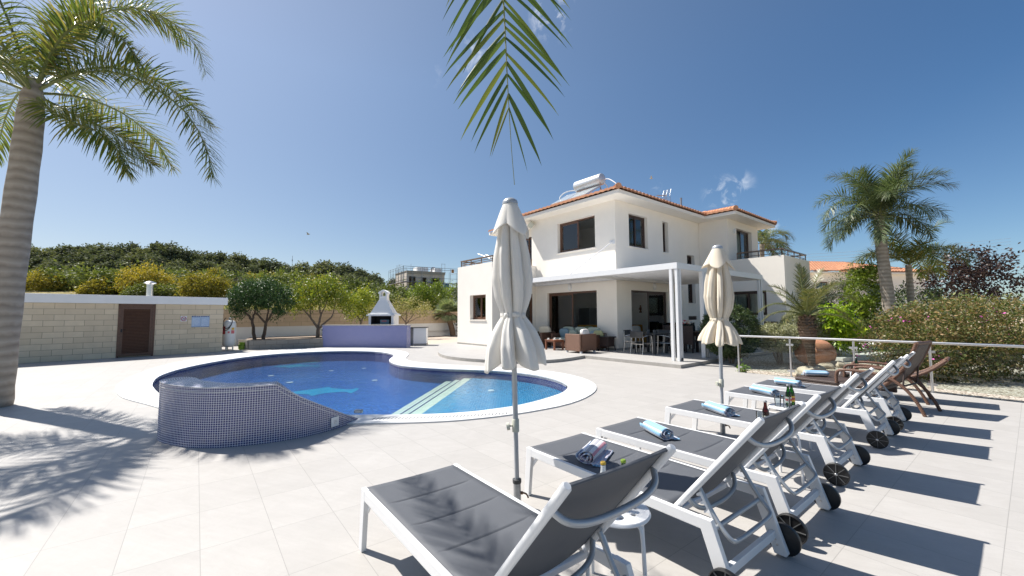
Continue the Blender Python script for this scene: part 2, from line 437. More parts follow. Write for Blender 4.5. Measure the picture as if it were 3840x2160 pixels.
def deck_mat(name, c1, c2, u0, v0, yaw, su, sv, w=.004, roughn=.55):
    nt = NT(name); p = nt.sep(nt.obj()); cy, sy = math.cos(yaw), math.sin(yaw)
    u = nt.m('SUBTRACT', nt.m('ADD', nt.m('MULTIPLY', p[0], cy), nt.m('MULTIPLY', p[1], -sy)), u0)
    v = nt.m('SUBTRACT', nt.m('ADD', nt.m('MULTIPLY', p[0], sy), nt.m('MULTIPLY', p[1], cy)), v0)
    ln, rnd = tilelines(nt, nt.m('ADD', u, 60 * su + su / 2 - su / 2), nt.m('ADD', v, 60 * sv), su, sv, w)
    # cloudy stone figure, shifted from tile to tile, with faint veins
    off = nt.m('MULTIPLY', rnd, 37.)
    q = nt.comb(nt.m('ADD', u, off), nt.m('MULTIPLY', v, 1.), off)
    n1 = nt.noise(q, 2.6, 8, .62, .7); n2 = nt.noise(q, 9, 6, .7, 1.6)
    strv = nt.comb(nt.m('MULTIPLY', nt.m('ADD', u, nt.m('MULTIPLY', v, .6)), 9.), nt.m('ADD', nt.m('MULTIPLY', v, 1.4), off), off)
    n3 = nt.noise(strv, 2.5, 5, .6, .4)
    c = nt.ramp(n1, [(.28, c1), (.72, c2)])
    vein = nt.m('LESS_THAN', nt.m('ABSOLUTE', nt.m('SUBTRACT', n2, .5)), .018)
    c = nt.mix(nt.m('MULTIPLY', vein, .14), c, (.36, .33, .30))
    c = nt.mix(nt.m('MULTIPLY', nt.m('SUBTRACT', n3, .3), .60), c, tuple(x * .80 for x in c1))
    c = nt.mix(nt.m('MULTIPLY', nt.m('SUBTRACT', rnd, .35), .30), c, tuple(x * .78 for x in c1))
    c = nt.mix(nt.m('MULTIPLY', ln, .85), c, (.27, .26, .245))
    nt.set(c, roughn, spec=.35)
    h = nt.m('SUBTRACT', nt.m('MULTIPLY', n2, .25), ln)
    nt.bump(h, .22, .003)
    return nt.mat
YT = R(-37.89)
M['deck'] = deck_mat('pale_stone_deck_tile', (.41, .392, .37), (.465, .447, .424), -1.143, 4.648, YT, .4054, .636)
M['terrace'] = deck_mat('pale_terrace_tile', (.42, .405, .385), (.49, .475, .455), 0, 0, R(-39.2), .60, .60)
M['coping'] = plain('white_coping_stone', (.66, .66, .65), .6, var=.05, scale=4, bump=.2)
M['paver'] = deck_mat('sandy_driveway_paver', (.52, .43, .34), (.58, .49, .40), 0, 0, .2, .2, .1, .008, .9)

def stone_block(name, c1, c2, mortar, bw, bh, ms=.006):
    nt = NT(name); u, v = nt.boxmap(); br = nt.new('TexBrick')
    nt.l.new(nt.comb(u, v), br.inputs['Vector']); br.inputs['Scale'].default_value = 1.0
    br.inputs['Brick Width'].default_value = bw; br.inputs['Row Height'].default_value = bh; br.inputs['Mortar Size'].default_value = ms
    br.inputs['Mortar Smooth'].default_value = .1; br.inputs['Bias'].default_value = 0
    br.offset = .5; br.inputs['Color1'].default_value = (*c1, 1); br.inputs['Color2'].default_value = (*c2, 1); br.inputs['Mortar'].default_value = (*mortar, 1)
    p = nt.obj(); n = nt.noise(p, 3.2, 7, .65); n2 = nt.noise(p, 30, 4)
    c = nt.mix(nt.m('MULTIPLY', nt.m('SUBTRACT', n, .35), .9), br.outputs['Color'], tuple(x * .62 for x in c1))
    nt.set(c, .9, spec=.2)
    nt.bump(nt.m('ADD', nt.m('MULTIPLY', br.outputs['Fac'], -1.), nt.m('MULTIPLY', n2, .3)), .5, .008)
    return nt.mat
M['stone'] = stone_block('limestone_block', (.76, .64, .47), (.64, .53, .38), (.34, .28, .20), .48, .198)
M['stone_wall'] = stone_block('limestone_boundary_block', (.64, .50, .35), (.56, .43, .30), (.30, .23, .16), .62, .232)
M['block_kerb'] = stone_block('concrete_kerb_block', (.34, .31, .27), (.30, .27, .235), (.17, .15, .13), .40, .20)
M['bare_block'] = stone_block('bare_masonry', (.66, .60, .53), (.60, .54, .48), (.45, .40, .36), .5, .25)

def mosaic(name, cols, grout, size, gw, uv=True, rough=.18):
    nt = NT(name)
    if uv: p = nt.sep(nt.obj('UV')); u, v = p[0], p[1]
    else: u, v = nt.boxmap()
    u = nt.m('ADD', u, 50.); v = nt.m('ADD', v, 50.)
    ln, rnd = tilelines(nt, u, v, size, size, gw)
    ident = nt.noise(nt.obj(), 2.2, 4)
    c = nt.ramp(nt.m('ADD', nt.m('MULTIPLY', rnd, .75), nt.m('MULTIPLY', ident, .3)), [(i / (len(cols) - 1), k) for i, k in enumerate(cols)])
    c = nt.mix(ln, c, grout)
    nt.set(c, nt.m('ADD', rough, nt.m('MULTIPLY', ln, .6)), spec=.5)
    nt.bump(nt.m('MULTIPLY', ln, -1.), .4, .003)
    return nt.mat
M['mosaic'] = mosaic('cobalt_mosaic', [(.022, .028, .10), (.045, .05, .18), (.06, .062, .15), (.07, .07, .21)], (.72, .71, .76), .0262, .0048)
M['mosaic_bar'] = mosaic('blue_violet_mosaic', [(.085, .10, .32), (.11, .125, .36), (.15, .16, .40), (.19, .20, .42)], (.52, .53, .66), .0262, .004, uv=False)
M['pool_deep'] = mosaic('deep_blue_pool_mosaic', [(.002, .036, .19), (.005, .068, .29), (.010, .12, .39)], (.03, .14, .36), .05, .005, uv=False)
M['pool_shallow'] = mosaic('light_blue_pool_mosaic', [(.003, .13, .30), (.006, .18, .38), (.012, .24, .45)], (.10, .36, .50), .05, .005, uv=False)
M['pool_side'] = mosaic('violet_pool_rim_mosaic', [(.02, .02, .10), (.03, .03, .14), (.04, .035, .16)], (.05, .05, .16), .05, .005, uv=False)
M['pool_step'] = mosaic('cream_step_mosaic', [(.66, .66, .50), (.72, .72, .56), (.76, .76, .62)], (.50, .54, .42), .10, .006, uv=False)
M['pool_fig'] = mosaic('turquoise_mosaic', [(.0, .20, .38), (.0, .29, .46), (.01, .36, .52)], (.03, .26, .46), .05, .005, uv=False)

def rooftile():
    nt = NT('terracotta_roof_tile'); p = nt.obj(); n = nt.noise(p, 2.5, 6); g = nt.noise(p, 14, 4)
    c = nt.ramp(n, [(.25, (.46, .21, .12)), (.55, (.60, .30, .175)), (.8, (.68, .40, .26))])
    c = nt.mix(nt.m('MULTIPLY', g, .35), c, (.32, .15, .09)); nt.set(c, .85, spec=.2); nt.bump(g, .3, .01)
    return nt.mat
M['roof'] = rooftile()
def wicker(name, c, s=55):
    nt = NT(name); u, v = nt.boxmap()
    a = nt.m('MULTIPLY', u, float(s)); b = nt.m('MULTIPLY', v, float(s) * 1.3)
    ch = nt.m('MODULO', nt.m('ADD', nt.m('FLOOR', a), nt.m('FLOOR', b)), 2.)
    wv = nt.m('ABSOLUTE', nt.m('SUBTRACT', nt.m('FRACT', nt.m('MULTIPLY', b, 1.)), .5))
    n = nt.noise(nt.obj(), 18, 3)
    f = nt.m('ADD', nt.m('MULTIPLY', ch, .4), nt.m('MULTIPLY', n, .5))
    cc = nt.ramp(f, [(.1, tuple(x * .45 for x in c)), (.5, c), (.9, tuple(min(1, x * 1.5) for x in c))])
    cc = nt.mix(nt.m('GREATER_THAN', wv, .40), cc, tuple(x * .22 for x in c))
    nt.set(cc, .55); nt.bump(nt.m('ADD', nt.m('MULTIPLY', ch, .5), nt.m('MULTIPLY', wv, -1.)), .6, .006)
    return nt.mat
M['wicker'] = wicker('brown_rattan', (.155, .075, .045))
M['wicker_light'] = wicker('warm_brown_rattan', (.24, .125, .08))
M['wicker_dark'] = wicker('dark_rattan', (.075, .048, .04))

def glassy(name, tint, refl=1.0, rough=0.0, ior=1.45, density=1.0):
    nt = NT(name); nt.n.remove(nt.b)
    fr = nt.new('Fresnel'); fr.inputs['IOR'].default_value = ior
    t = nt.new('BsdfTransparent'); nt.put(t.inputs[0], tint)
    g = nt.new('BsdfGlossy'); nt.put(g.inputs[0], (refl, refl, refl)); g.inputs['Roughness'].default_value = rough
    ms = nt.new('MixShader'); nt.l.new(fr.outputs[0], ms.inputs[0]); nt.l.new(t.outputs[0], ms.inputs[1]); nt.l.new(g.outputs[0], ms.inputs[2])
    nt.l.new(ms.outputs[0], nt.out.inputs[0]); nt.fr = fr; nt.g = g; nt.t = t; nt.ms = ms
    return nt
M['pane'] = glassy('window_glass', (.78, .84, .84), 1.0, ior=1.75).mat
M['fence_glass'] = glassy('fence_glass', (.86, .90, .88), 1.0, ior=1.32).mat
M['tumbler'] = glassy('clear_tumbler_glass', (.88, .91, .92), 1.0, ior=1.42).mat
M['bottle_green'] = glassy('green_bottle_glass', (.10, .34, .03), .9, ior=1.5).mat
M['bottle_brown'] = glassy('brown_bottle_glass', (.25, .07, .02), .9, ior=1.5).mat
def water():
    nt = glassy('pool_water', (.80, .92, .96), 1.0, ior=1.21)
    p = nt.obj(); a = nt.noise(p, 3.2, 4, .55, .6); b = nt.noise(p, 17, 4, .6, .8)
    bp = nt.new('Bump'); bp.inputs['Strength'].default_value = .22; bp.inputs['Distance'].default_value = .05
    nt.l.new(nt.m('ADD', a, nt.m('MULTIPLY', b, .55)), bp.inputs['Height'])
    nt.l.new(bp.outputs[0], nt.fr.inputs['Normal']); nt.l.new(bp.outputs[0], nt.g.inputs['Normal'])
    return nt.mat
M['water'] = water()
def ground_mat(name, stops, scale, bscale, bs=.5):
    nt = NT(name); p = nt.obj(); n = nt.noise(p, scale, 8, .65); f = nt.noise(p, bscale, 5, .7)
    c = nt.ramp(nt.m('ADD', nt.m('MULTIPLY', n, .7), nt.m('MULTIPLY', f, .3)), stops); nt.set(c, .95, spec=.1); nt.bump(f, bs, .03)
    return nt.mat
M['sand'] = ground_mat('sandy_ground', [(.3, (.40, .32, .23)), (.7, (.52, .44, .34))], .6, 14)
M['hill'] = ground_mat('hillside_scrub_ground', [(.3, (.085, .10, .035)), (.5, (.19, .17, .075)), (.62, (.33, .27, .13)), (.75, (.42, .35, .19))], .09, 2.2)
def gravel():
    nt = NT('white_gravel'); p = nt.obj(); v = nt.new('TexVoronoi'); v.inputs['Scale'].default_value = 26; nt.l.new(p, v.inputs['Vector'])
    s = nt.sep(v.outputs['Color']); c = nt.ramp(s[0], [(0, (.36, .29, .22)), (.5, (.52, .46, .38)), (1, (.68, .64, .56))])
    c = nt.mix(nt.m('GREATER_THAN', v.outputs['Distance'], .62), c, (.20, .16, .12))
    nt.set(c, .9); nt.bump(nt.m('MULTIPLY', v.outputs['Distance'], -1.), .8, .02); return nt.mat
M['gravel'] = gravel()
def towelmat(name, cols):
    nt = NT(name); p = nt.sep(nt.obj('UV')); f = nt.m('FRACT', nt.m('MULTIPLY', p[0], 3.1))
    st = []; k = len(cols)
    for i, c in enumerate(cols): st.append((i / k, c))
    c = nt.ramp(f, st, 'CONSTANT'); n = nt.noise(nt.obj(), 300, 2); nt.set(nt.mix(nt.m('MULTIPLY', n, .3), c, (.8, .8, .8)), .95, spec=.1); nt.bump(n, .4, .003)
    return nt.mat
_w = (.72, .72, .74)
M['towel_pink'] = towelmat('pink_striped_towel', [(.30, .42, .62), _w, (.38, .38, .42), _w, (.66, .26, .32), _w, (.36, .34, .42), (.62, .56, .62), (.30, .24, .40), _w, (.28, .26, .44), _w])
M['towel_blue'] = towelmat('blue_striped_towel', [(.17, .38, .58), (.17, .38, .58), (.17, .38, .58), _w, _w, (.34, .32, .44), _w, (.30, .50, .66), _w, (.50, .40, .50), _w, (.30, .30, .46), _w, _w])
# ------------------------------------------------------------------ ground, deck, pool
def smooth_loop(pts, it=2):
    for _ in range(it):
        q = []
        for i in range(len(pts)):
            a, b = pts[i], pts[(i + 1) % len(pts)]
            q += [(a[0] * .75 + b[0] * .25, a[1] * .75 + b[1] * .25), (a[0] * .25 + b[0] * .75, a[1] * .25 + b[1] * .75)]
        pts = q
    return pts
def smooth_open(pts, it=2):
    for _ in range(it):
        q = [pts[0]]
        for a, b in zip(pts, pts[1:]):
            q += [tuple(a[k] * .75 + b[k] * .25 for k in range(len(a))), tuple(a[k] * .25 + b[k] * .75 for k in range(len(a)))]
        q.append(pts[-1]); pts = q
    return pts
INNER = [(-6.68, 7.80), (-7.34, 8.41), (-7.93, 9.01), (-8.71, 10.02), (-9.12, 10.79), (-9.45, 11.64), (-9.72, 12.86), (-9.82, 14.46), (-9.45, 15.90), (-8.51, 16.79), (-7.3, 17.26), (-6.30, 17.12), (-5.44, 16.72), (-4.83, 16.05), (-4.48, 15.44), (-4.34, 14.89), (-4.24, 14.21), (-4.11, 13.59), (-3.89, 13.02), (-3.51, 12.37), (-3.10, 11.93), (-2.43, 11.54), (-1.83, 11.31), (-1.3, 11.18), (-0.72, 11.01), (-0.28, 10.81), (0.08, 10.58), (0.57, 10.13), (0.89, 9.65), (1.09, 9.15), (1.17, 8.63), (1.09, 8.19), (0.93, 7.79), (0.68, 7.43), (0.39, 7.06), (0.05, 6.73), (-0.27, 6.53), (-0.57, 6.37), (-0.84, 6.28), (-1.15, 6.21), (-1.69, 6.17), (-2.31, 6.19), (-2.9, 6.12), (-3.6, 6.0), (-4.5, 6.15), (-5.6, 6.85)]
OUTER = [(-5.35, 6.45), (-6.16, 6.95), (-6.84, 7.34), (-7.26, 7.61), (-7.83, 8.10), (-8.39, 8.66), (-8.91, 9.30), (-9.49, 10.20), (-10.34, 11.71), (-10.95, 13.31), (-11.22, 15.03), (-10.96, 16.78), (-10.10, 18.16), (-8.61, 18.77), (-7.1, 18.90), (-6.0, 18.55), (-5.01, 17.63), (-4.33, 16.66), (-3.99, 15.81), (-3.86, 15.05), (-3.68, 14.03), (-3.32, 13.27), (-2.68, 12.71), (-2.00, 12.31), (-1.06, 11.92), (0.0, 11.55), (0.88, 10.92), (1.44, 10.18), (1.70, 9.48), (1.78, 8.85), (1.71, 8.28), (1.53, 7.77), (1.24, 7.24), (0.87, 6.78), (0.35, 6.38), (-0.10, 6.11), (-0.53, 5.92), (-0.94, 5.79), (-1.48, 5.72), (-2.03, 5.70), (-2.5, 5.70), (-3.4, 5.55), (-4.4, 5.72)]
inner = smooth_loop(INNER, 1); outer = smooth_loop(OUTER, 1)
# the deck: left edge under the shed, back edge past the bar, right edge along the garden fence
DECK = [(-26, -8), (14, -8), (14, 0.5), (10.2, 4.4), (8.35, 7.05), (6.75, 9.5), (5.95, 10.55), (6.3, 11.6), (7.2, 13.2), (7.5, 16), (2, 24.2), (-3.0, 23.0), (-4.4, 21.25), (-6.6, 22.3), (-13.2, 24.0), (-22, 10)]
_cx, _cy = sum(p[0] for p in outer) / len(outer), sum(p[1] for p in outer) / len(outer)
hole = [(_cx + (x - _cx) * .99, _cy + (y - _cy) * .99) for x, y in outer]
mb = MB(); mb.prism(DECK, -.12, 0.0, [hole], bottom=False); struct('pool_deck', mb, M['deck'], fixn=True)
mb = MB(); big = [(-900, -300), (900, -300), (900, 1200), (-900, 1200)]
mb.sheet(big, -.13, [[(-25.9, -7.9), (13.9, -7.9), (13.9, .4), (10.1, 4.3), (8.25, 6.95), (6.7, 9.4), (5.85, 10.5), (6.2, 11.6), (7.1, 13.2), (7.4, 15.9), (2, 24.1), (-3, 22.9), (-4.4, 21.1), (-6.6, 22.2), (-13.1, 23.8), (-21.9, 10)]])
struct('ground', mb, M['sand'])
mb = MB(); mb.prism([(-6.6, 22.3), (-4.42, 21.3), (-3.02, 23.05), (-1.9, 24.2), (-1.2, 30), (-3, 33), (-9, 33.5)], -.13, -.02); struct('driveway', mb, M['paver'])
mb = MB(); mb.prism([(5.98, 10.6), (6.8, 9.5), (8.4, 7.0), (10.3, 4.4), (24, 6), (24, 24), (14, 26), (6.9, 13.9)], -.12, -.03); struct('gravel_bed', mb, M['gravel'])
# coping ring with a groove-like bevelled lip
mb = MB(); mb.prism(outer, -.05, .02, [inner], bottom=False); o = struct('pool_coping', mb, M['coping'])
# overflow slots along the near coping
mb = MB()
for i in range(38):
    t = i / 37; x = -2.0 + 1.9 * t; y = 5.93 + .02 * math.sin(3 * t) + .28 * t * t
    mb.bar((x, y - .055, .0215), (x + .012, y + .055, .0215), .010, .004)
o = mb.build('drain_slot', M['charcoal']); o.parent = bpy.data.objects['pool_coping']
# basin walls and floors: deep side, cream steps, shallow side
WZ = -.06
STEP_A = [(-2.31, 6.19), (-1.74, 11.3)]; 
def side_x(y, line):  # x on a line at y
    (x0, y0), (x1, y1) = line; return x0 + (x1 - x0) * (y - y0) / (y1 - y0)
mb = MB()
n = len(inner)
mb.add([(x, y, .0) for x, y in inner] + [(x, y, -1.6) for x, y in inner], [(i, (i + 1) % n, n + (i + 1) % n, n + i) for i in range(n)])
basin = struct('pool_basin', mb, M['pool_side'])
mb = MB(); mb.sheet([(-11, 5), (-1.5, 5), (-.9, 12), (-4, 19), (-11, 19)], -.385)
o = mb.build('pool_floor', M['pool_deep'], parent=basin)
lines = [((-2.45, 5.6), (-1.80, 11.6)), ((-2.22, 5.6), (-1.54, 11.6)), ((-2.00, 5.6), (-1.30, 11.6)), ((-1.76, 5.6), (-1.05, 11.6))]
mb = MB()
zs = [-.315, -.265, -.215]
for k in range(3):
    a, b = lines[k], lines[k + 1]
    P = [a[0], b[0], b[1], a[1]]; z = zs[k]; zl = -.385 if k == 0 else zs[k - 1]
    mb.add([(*p, z) for p in P], [(0, 1, 2, 3)])
o = mb.build('pool_step', M['pool_step'], parent=basin)
mb = MB()
for k in range(3):
    a = lines[k]; z = zs[k]; zl = -.40 if k == 0 else zs[k - 1]
    mb.add([(*a[0], z), (*a[1], z), (*a[1], zl), (*a[0], zl)], [(0, 1, 2, 3)])
mb.build('step_riser', M['pool_deep'], parent=basin)
for k in (1, 2):   # dark blue nosing line along each step edge
    a = lines[k]; d = Vector((a[1][0] - a[0][0], a[1][1] - a[0][1], 0)).normalized(); q = Vector((-d.y, d.x, 0)) * .028; z = zs[k] + .004
    mb = MB(); p0, p1 = Vector((*a[0], z)), Vector((*a[1], z)); mb.add([p0, p1, p1 - q, p0 - q], [(0, 1, 2, 3)]); mb.build('step_nosing', M['pool_side'], parent=basin)
mb = MB(); a = lines[3]; mb.sheet([a[0], (2.2, 5.0), (2.2, 12), a[1]], -.205); mb.build('shallow_floor', M['pool_shallow'], parent=basin)
def blob(pts, z, name):
    mb = MB(); mb.sheet(smooth_loop(pts, 2), z); return mb.build(name, M['pool_fig'], parent=basin)
# turquoise leaping-fish figures laid in the floor mosaic
def fish(cx, cy, s, ang):
    P = [(-1.0, .05), (-.72, .22), (-.35, .34), (-.1, .52), (.02, .36), (.4, .26), (.75, .12), (.95, .30), (1.02, .02), (1.0, -.26), (.78, -.04), (.4, -.06), (.12, -.14), (-.02, -.34), (-.18, -.14), (-.55, -.1)]
    c, q = math.cos(ang), math.sin(ang)
    return [(cx + s * (x * c - y * q), cy + s * (x * q + y * c)) for x, y in P]
def stretch(P, cy, k): return [(x, cy + (y - cy) * k) for x, y in P]
blob(stretch(fish(-4.75, 10.15, .82, .10), 10.15, 1.9), -.381, 'floor_figure'); blob(stretch(fish(-8.15, 15.3, .88, .05), 15.3, 1.6), -.381, 'floor_figure')
blob([(-8.75, 16.45), (-8.3, 16.3), (-7.85, 16.5), (-7.95, 16.8), (-8.4, 16.75)], -.380, 'floor_figure')
mb = MB()
for (x, y, z, r) in ((-.48, 9.25, -.20, .075), (-6.3, 11.6, -.38, .09), (-7.6, 12.9, -.38, .09), (-5.3, 14.6, -.38, .08), (-4.0, 11.9, -.38, .08), (-6.2, 14.0, -.38, .08)):
    mb.lathe([(r, 0), (r, .012), (0, .016)], 14, (x, y, z))
mb.build('floor_drain', M['ceramic'], parent=basin)
mb = MB(); mb.sheet([(x, y) for x, y in inner], WZ); struct('pool_water', mb, M['water'], fixn=False)

# ------------------------------------------------------------------ mosaic wall at the pool's near edge
base_o = [(-4.46, 5.30), (-4.44, 5.16), (-4.33, 5.03), (-4.18, 4.93), (-3.99, 4.835), (-3.73, 4.745), (-3.49, 4.715), (-3.29, 4.74), (-3.035, 4.83), (-2.844, 4.925), (-2.625, 5.08), (-2.43, 5.33), (-2.30, 5.62), (-2.225, 5.95)]
base_i = [(-4.44, 5.38), (-4.30, 5.45), (-4.12, 5.34), (-3.99, 5.22), (-3.85, 5.14), (-3.66, 5.07), (-3.46, 5.03), (-3.29, 5.03), (-3.10, 5.08), (-2.95, 5.14), (-2.78, 5.26), (-2.60, 5.46), (-2.44, 5.70), (-2.29, 6.0)]
zt = [.70, .70, .70, .695, .69, .685, .68, .68, .68, .68, .50, .33, .165, .02]
def dens(p, k=6):
    q = []
    for a, b in zip(p, p[1:]):
        for i in range(k): q.append(tuple(a[j] + (b[j] - a[j]) * i / k for j in range(len(a))))
    q.append(p[-1]); return q
bo = dens([(*a, z) for a, z in zip(base_o, zt)]); bi = dens([(*a, z) for a, z in zip(base_i, zt)])
# round the plan curve without losing the kink of the top
def relax(p):
    for _ in range(6):
        q = list(p)
        for i in range(1, len(p) - 1): q[i] = ((p[i - 1][0] + 2 * p[i][0] + p[i + 1][0]) / 4, (p[i - 1][1] + 2 * p[i][1] + p[i + 1][1]) / 4, p[i][2])
        p = q
    return p
bo, bi = relax(bo), relax(bi)
mw = MB()
def strip(pts, z0f):
    s = 0; vs = []; uv = []
    for i, p in enumerate(pts):
        if i: s += math.hypot(p[0] - pts[i - 1][0], p[1] - pts[i - 1][1])
        vs += [(p[0], p[1], 0), (p[0], p[1], p[2])]; uv += [(s, 0), (s, p[2])]
    fs = [(2 * i, 2 * i + 2, 2 * i + 3, 2 * i + 1) for i in range(len(pts) - 1)]
    mw.add(vs, fs, 0, [tuple(uv[k] for k in f) for f in fs])
strip(bo, 0); strip(bi, 0)
ends = ((bo[0], bi[0]), (bo[-1], bi[-1]))
for a, b in ends:
    d = math.hypot(a[0] - b[0], a[1] - b[1])
    mw.add([(a[0], a[1], 0), (b[0], b[1], 0), (b[0], b[1], b[2]), (a[0], a[1], a[2])], [(0, 1, 2, 3)], 0, [((0, 0), (d, 0), (d, b[2]), (0, a[2]))])
wall = mw.build('pool_feature_wall', M['mosaic'], smooth=False)
tag(wall, 'curved cobalt mosaic tiled wall with a sloping end beside the pool', 'mosaic wall')
mt = MB(); s = 0; vs = []; uv = []
for i in range(len(bo)):
    if i: s += math.dist(bo[i], bo[i - 1])
    w = math.dist(bo[i], bi[i]); vs += [(bo[i][0], bo[i][1], bo[i][2] + .003), (bi[i][0], bi[i][1], bi[i][2] + .003)]; uv += [(s, 0), (s, w)]
fs = [(2 * i, 2 * i + 2, 2 * i + 3, 2 * i + 1) for i in range(len(bo) - 1)]
mt.add(vs, fs, 0, [tuple(uv[k] for k in f) for f in fs])
mt.build('tiled_top', M['mosaic'], parent=wall)
mc = MB()
for j, off in enumerate((0.0, .052)):   # pale grout line under the cap course
    mc.tube([(p[0] , p[1] - .0035, max(.0, p[2] - off)) for p in bo], .0034, 5)
mc.build('cap_edging', M['coping'], parent=wall)
mb = MB(); a = Vector((-2.365, 5.47, .10)); t = Vector((.14, .32, 0)).normalized(); nrm = Vector((t.y, -t.x, 0))
c = a + nrm * .012
mb.bar(c - t * .062, c + t * .062, .016, .125); o = mb.build('skimmer_cover', M['ceramic'], parent=wall, bevel=.006)
m2 = MB(); 
for k in range(7):
    ang = k * math.pi * 2 / 6; r = .02 if k < 6 else 0; q = c + t * (r * math.cos(ang)) + Vector((0, 0, r * math.sin(ang))) + nrm * .0095
    m2.ball(q, .0045)
m2.build('cover_hole', M['concrete'], parent=o)
st = thing('pool_step_light', 'small grey plastic fitting at the water edge behind the mosaic ramp', 'pool fitting', (-2.35, 6.28, .02))
mb = MB(); mb.box(-.06, .06, -.035, .035, 0, .05); mb.build('housing', M['galv'], st, bevel=.01); mb = MB(); mb.box(-.045, .045, -.04, -.036, .01, .04); mb.build('lens', M['ceramic'], st)

# ------------------------------------------------------------------ pump house at the left
sd = Vector((.661, .750, 0)); sang = math.atan2(.750, .661)
shed = thing('pump_house', 'low limestone block pump house with a white roof slab', 'shed', (-12.36, 17.35, 0), sang)
def sx(dist): return -dist
mb = MB()
mb.box(-2.20, 0, 0, 2.6, 0, 1.985); mb.box(-9.2, -3.24, 0, 2.6, 0, 1.985); mb.box(-3.24, -2.20, .12, 2.6, 0, 1.985)
mb.build('wall', M['stone'], shed)
mb = MB(); mb.box(-9.4, .12, -.10, 2.75, 1.985, 2.29); mb.build('roof_slab', M['plaster_white'], shed, bevel=.01)
mb = MB(); 
mb.bar((-3.24 + .035, .01, 0), (-3.24 + .035, .01, 1.98), .07, .06, (0, 1, 0)); mb.bar((-2.20 - .035, .01, 0), (-2.20 - .035, .01, 1.98), .07, .06, (0, 1, 0)); mb.box(-3.24, -2.20, -.02, .04, 1.91, 1.98)
dfr = mb.build('door', M['brown_frame'], shed)
mb = MB(); mb.box(-3.17, -3.09, .0, .03, .04, 1.91); mb.box(-2.35, -2.27, .0, .03, .04, 1.91); mb.box(-3.09, -2.35, .0, .03, .04, .14); mb.box(-3.09, -2.35, .0, .03, 1.80, 1.91)
for k in range(30):
    z = .16 + k * .055; mb.bar((-3.09, .012, z), (-2.35, .012, z), .05, .008, (0, -.75, .66))
mb.box(-3.09, -2.35, .03, .04, .1, 1.85)
mb.build('louvred_leaf', M['brown_frame'], dfr)
mb = MB(); mb.box(-3.15, -3.11, -.03, .0, .93, 1.05); mb.bar((-3.13, -.04, 1.02), (-3.02, -.04, 1.02), .014, .014); mb.build('handle', M['dark'], dfr)
# stainless flue
fl = thing('flue_pipe', 'stainless steel flue with a conical cap on the pump house roof', 'flue', (-12.36 - 2.31 * .661 - .6, 17.35 - 2.31 * .75 + .53, 2.29))
mb = MB(); mb.lathe([(.105, 0), (.105, .52)], 20); mb.build('pipe', M['steel'], fl, smooth=True)
mb = MB(); mb.lathe([(.11, .50), (.125, .52), (.20, .55), (.18, .575), (.05, .63), (0, .635)], 20); mb.build('cap', M['steel'], fl, smooth=True)
def onshed(name, label, cat):
    t = thing(name, label, cat, (-12.36, 17.35, 0), sang); return t
s1 = onshed('warning_sign', 'small square white sign with a red prohibition ring on the shed wall', 'sign')
mb = MB(); mb.box(-1.43, -1.235, -.013, -.002, 1.305, 1.512); mb.build('board', M['sign_white'], s1)
mb = MB(); cc = Vector((-1.3325, -.017, 1.408)); mb.tube([cc + Vector((  .078 * math.cos(a), 0, .078 * math.sin(a))) for a in np.linspace(0, 2 * math.pi, 25)[:-1]], .011, 6, closed=True)
mb.bar(cc + Vector((-.06, 0, .06)), cc + Vector((.06, 0, -.06)), .012, .02, (0, 1, 0)); mb.build('prohibition_ring', M['sign_red'], s1)
mb = MB(); mb.bar(cc + Vector((-.05, .004, -.02)), cc + Vector((.045, .004, .015)), .01, .03, (0, 1, 0)); mb.ball(cc + Vector((.05, .004, .035)), .02, .004, .02); mb.bar(cc + Vector((-.05, .004, -.045)), cc + Vector((.04, .004, -.045)), .008, .014, (0, 1, 0)); mb.build('pictogram', M['sign_dark'], s1)
for k, (x0, lab) in enumerate(((-1.075, 'blue headed pool rules board nearer the shed door, left of its twin'), (-.775, 'blue headed pool rules board nearer the shed corner, right of its twin'))):
    t = onshed('notice_board', lab, 'sign'); x1 = x0 + .295; t['group'] = 'pool rules boards on the shed'
    mb = MB(); mb.box(x0, x1, -.013, -.002, 1.06, 1.52); mb.build('board', M['sign_pale'], t)
    mb = MB(); mb.box(x0 + .004, x1 - .004, -.017, -.0132, 1.475, 1.518); mb.build('heading_band', M['sign_blue'], t); mb = MB(); mb.box(x0 + .004, x1 - .004, -.017, -.0132, 1.062, 1.08); mb.build('footer_band', M['sign_blue'], t)
    mb = MB(); rng = random.Random(k + 3)
    for q in range(4): 
        a = x0 + .05 + q * .07; mb.box(a, a + rng.uniform(.03, .055), -.019, -.0172, 1.488, 1.504)
    for r in range(13):
        z = 1.445 - r * .027; a = x0 + .03
        while a < x1 - .06:
            w = rng.uniform(.02, .07); mb.box(a, min(a + w, x1 - .03), -.0155, -.0132, z, z + .009); a += w + .012
            if rng.random() < .12: break
    mb.build('lettering', M['sign_white'], t)
# gas cylinder, hose, bucket behind the shed corner
g = thing('gas_cylinder', 'tall white gas cylinder with coloured labels and a looped hose', 'gas tank', (-12.56, 18.05, 0))
mb = MB(); mb.lathe([(.0, .14), (.15, .15), (.235, .23), (.25, .32), (.25, 1.12), (.235, 1.22), (.17, 1.30), (.08, 1.335), (0, 1.34)], 28); mb.build('body', M['tank_white'], g, smooth=True)
mb = MB(); 
for a in (-1.7, .4, 2.5): mb = MB(); mb.bar((.15 * math.cos(a), .15 * math.sin(a), 0), (.15 * math.cos(a), .15 * math.sin(a), .2), .05, .03); mb.build('foot', M['tank_white'], g)
def label(a0, a1, z0, z1, mat):
    mb = MB(); mb.grid(lambda u, v: (.2525 * math.cos(a0 + (a1 - a0) * u), .2525 * math.sin(a0 + (a1 - a0) * u), z0 + (z1 - z0) * v), 8, 1); mb.build('label_sticker', mat, g)
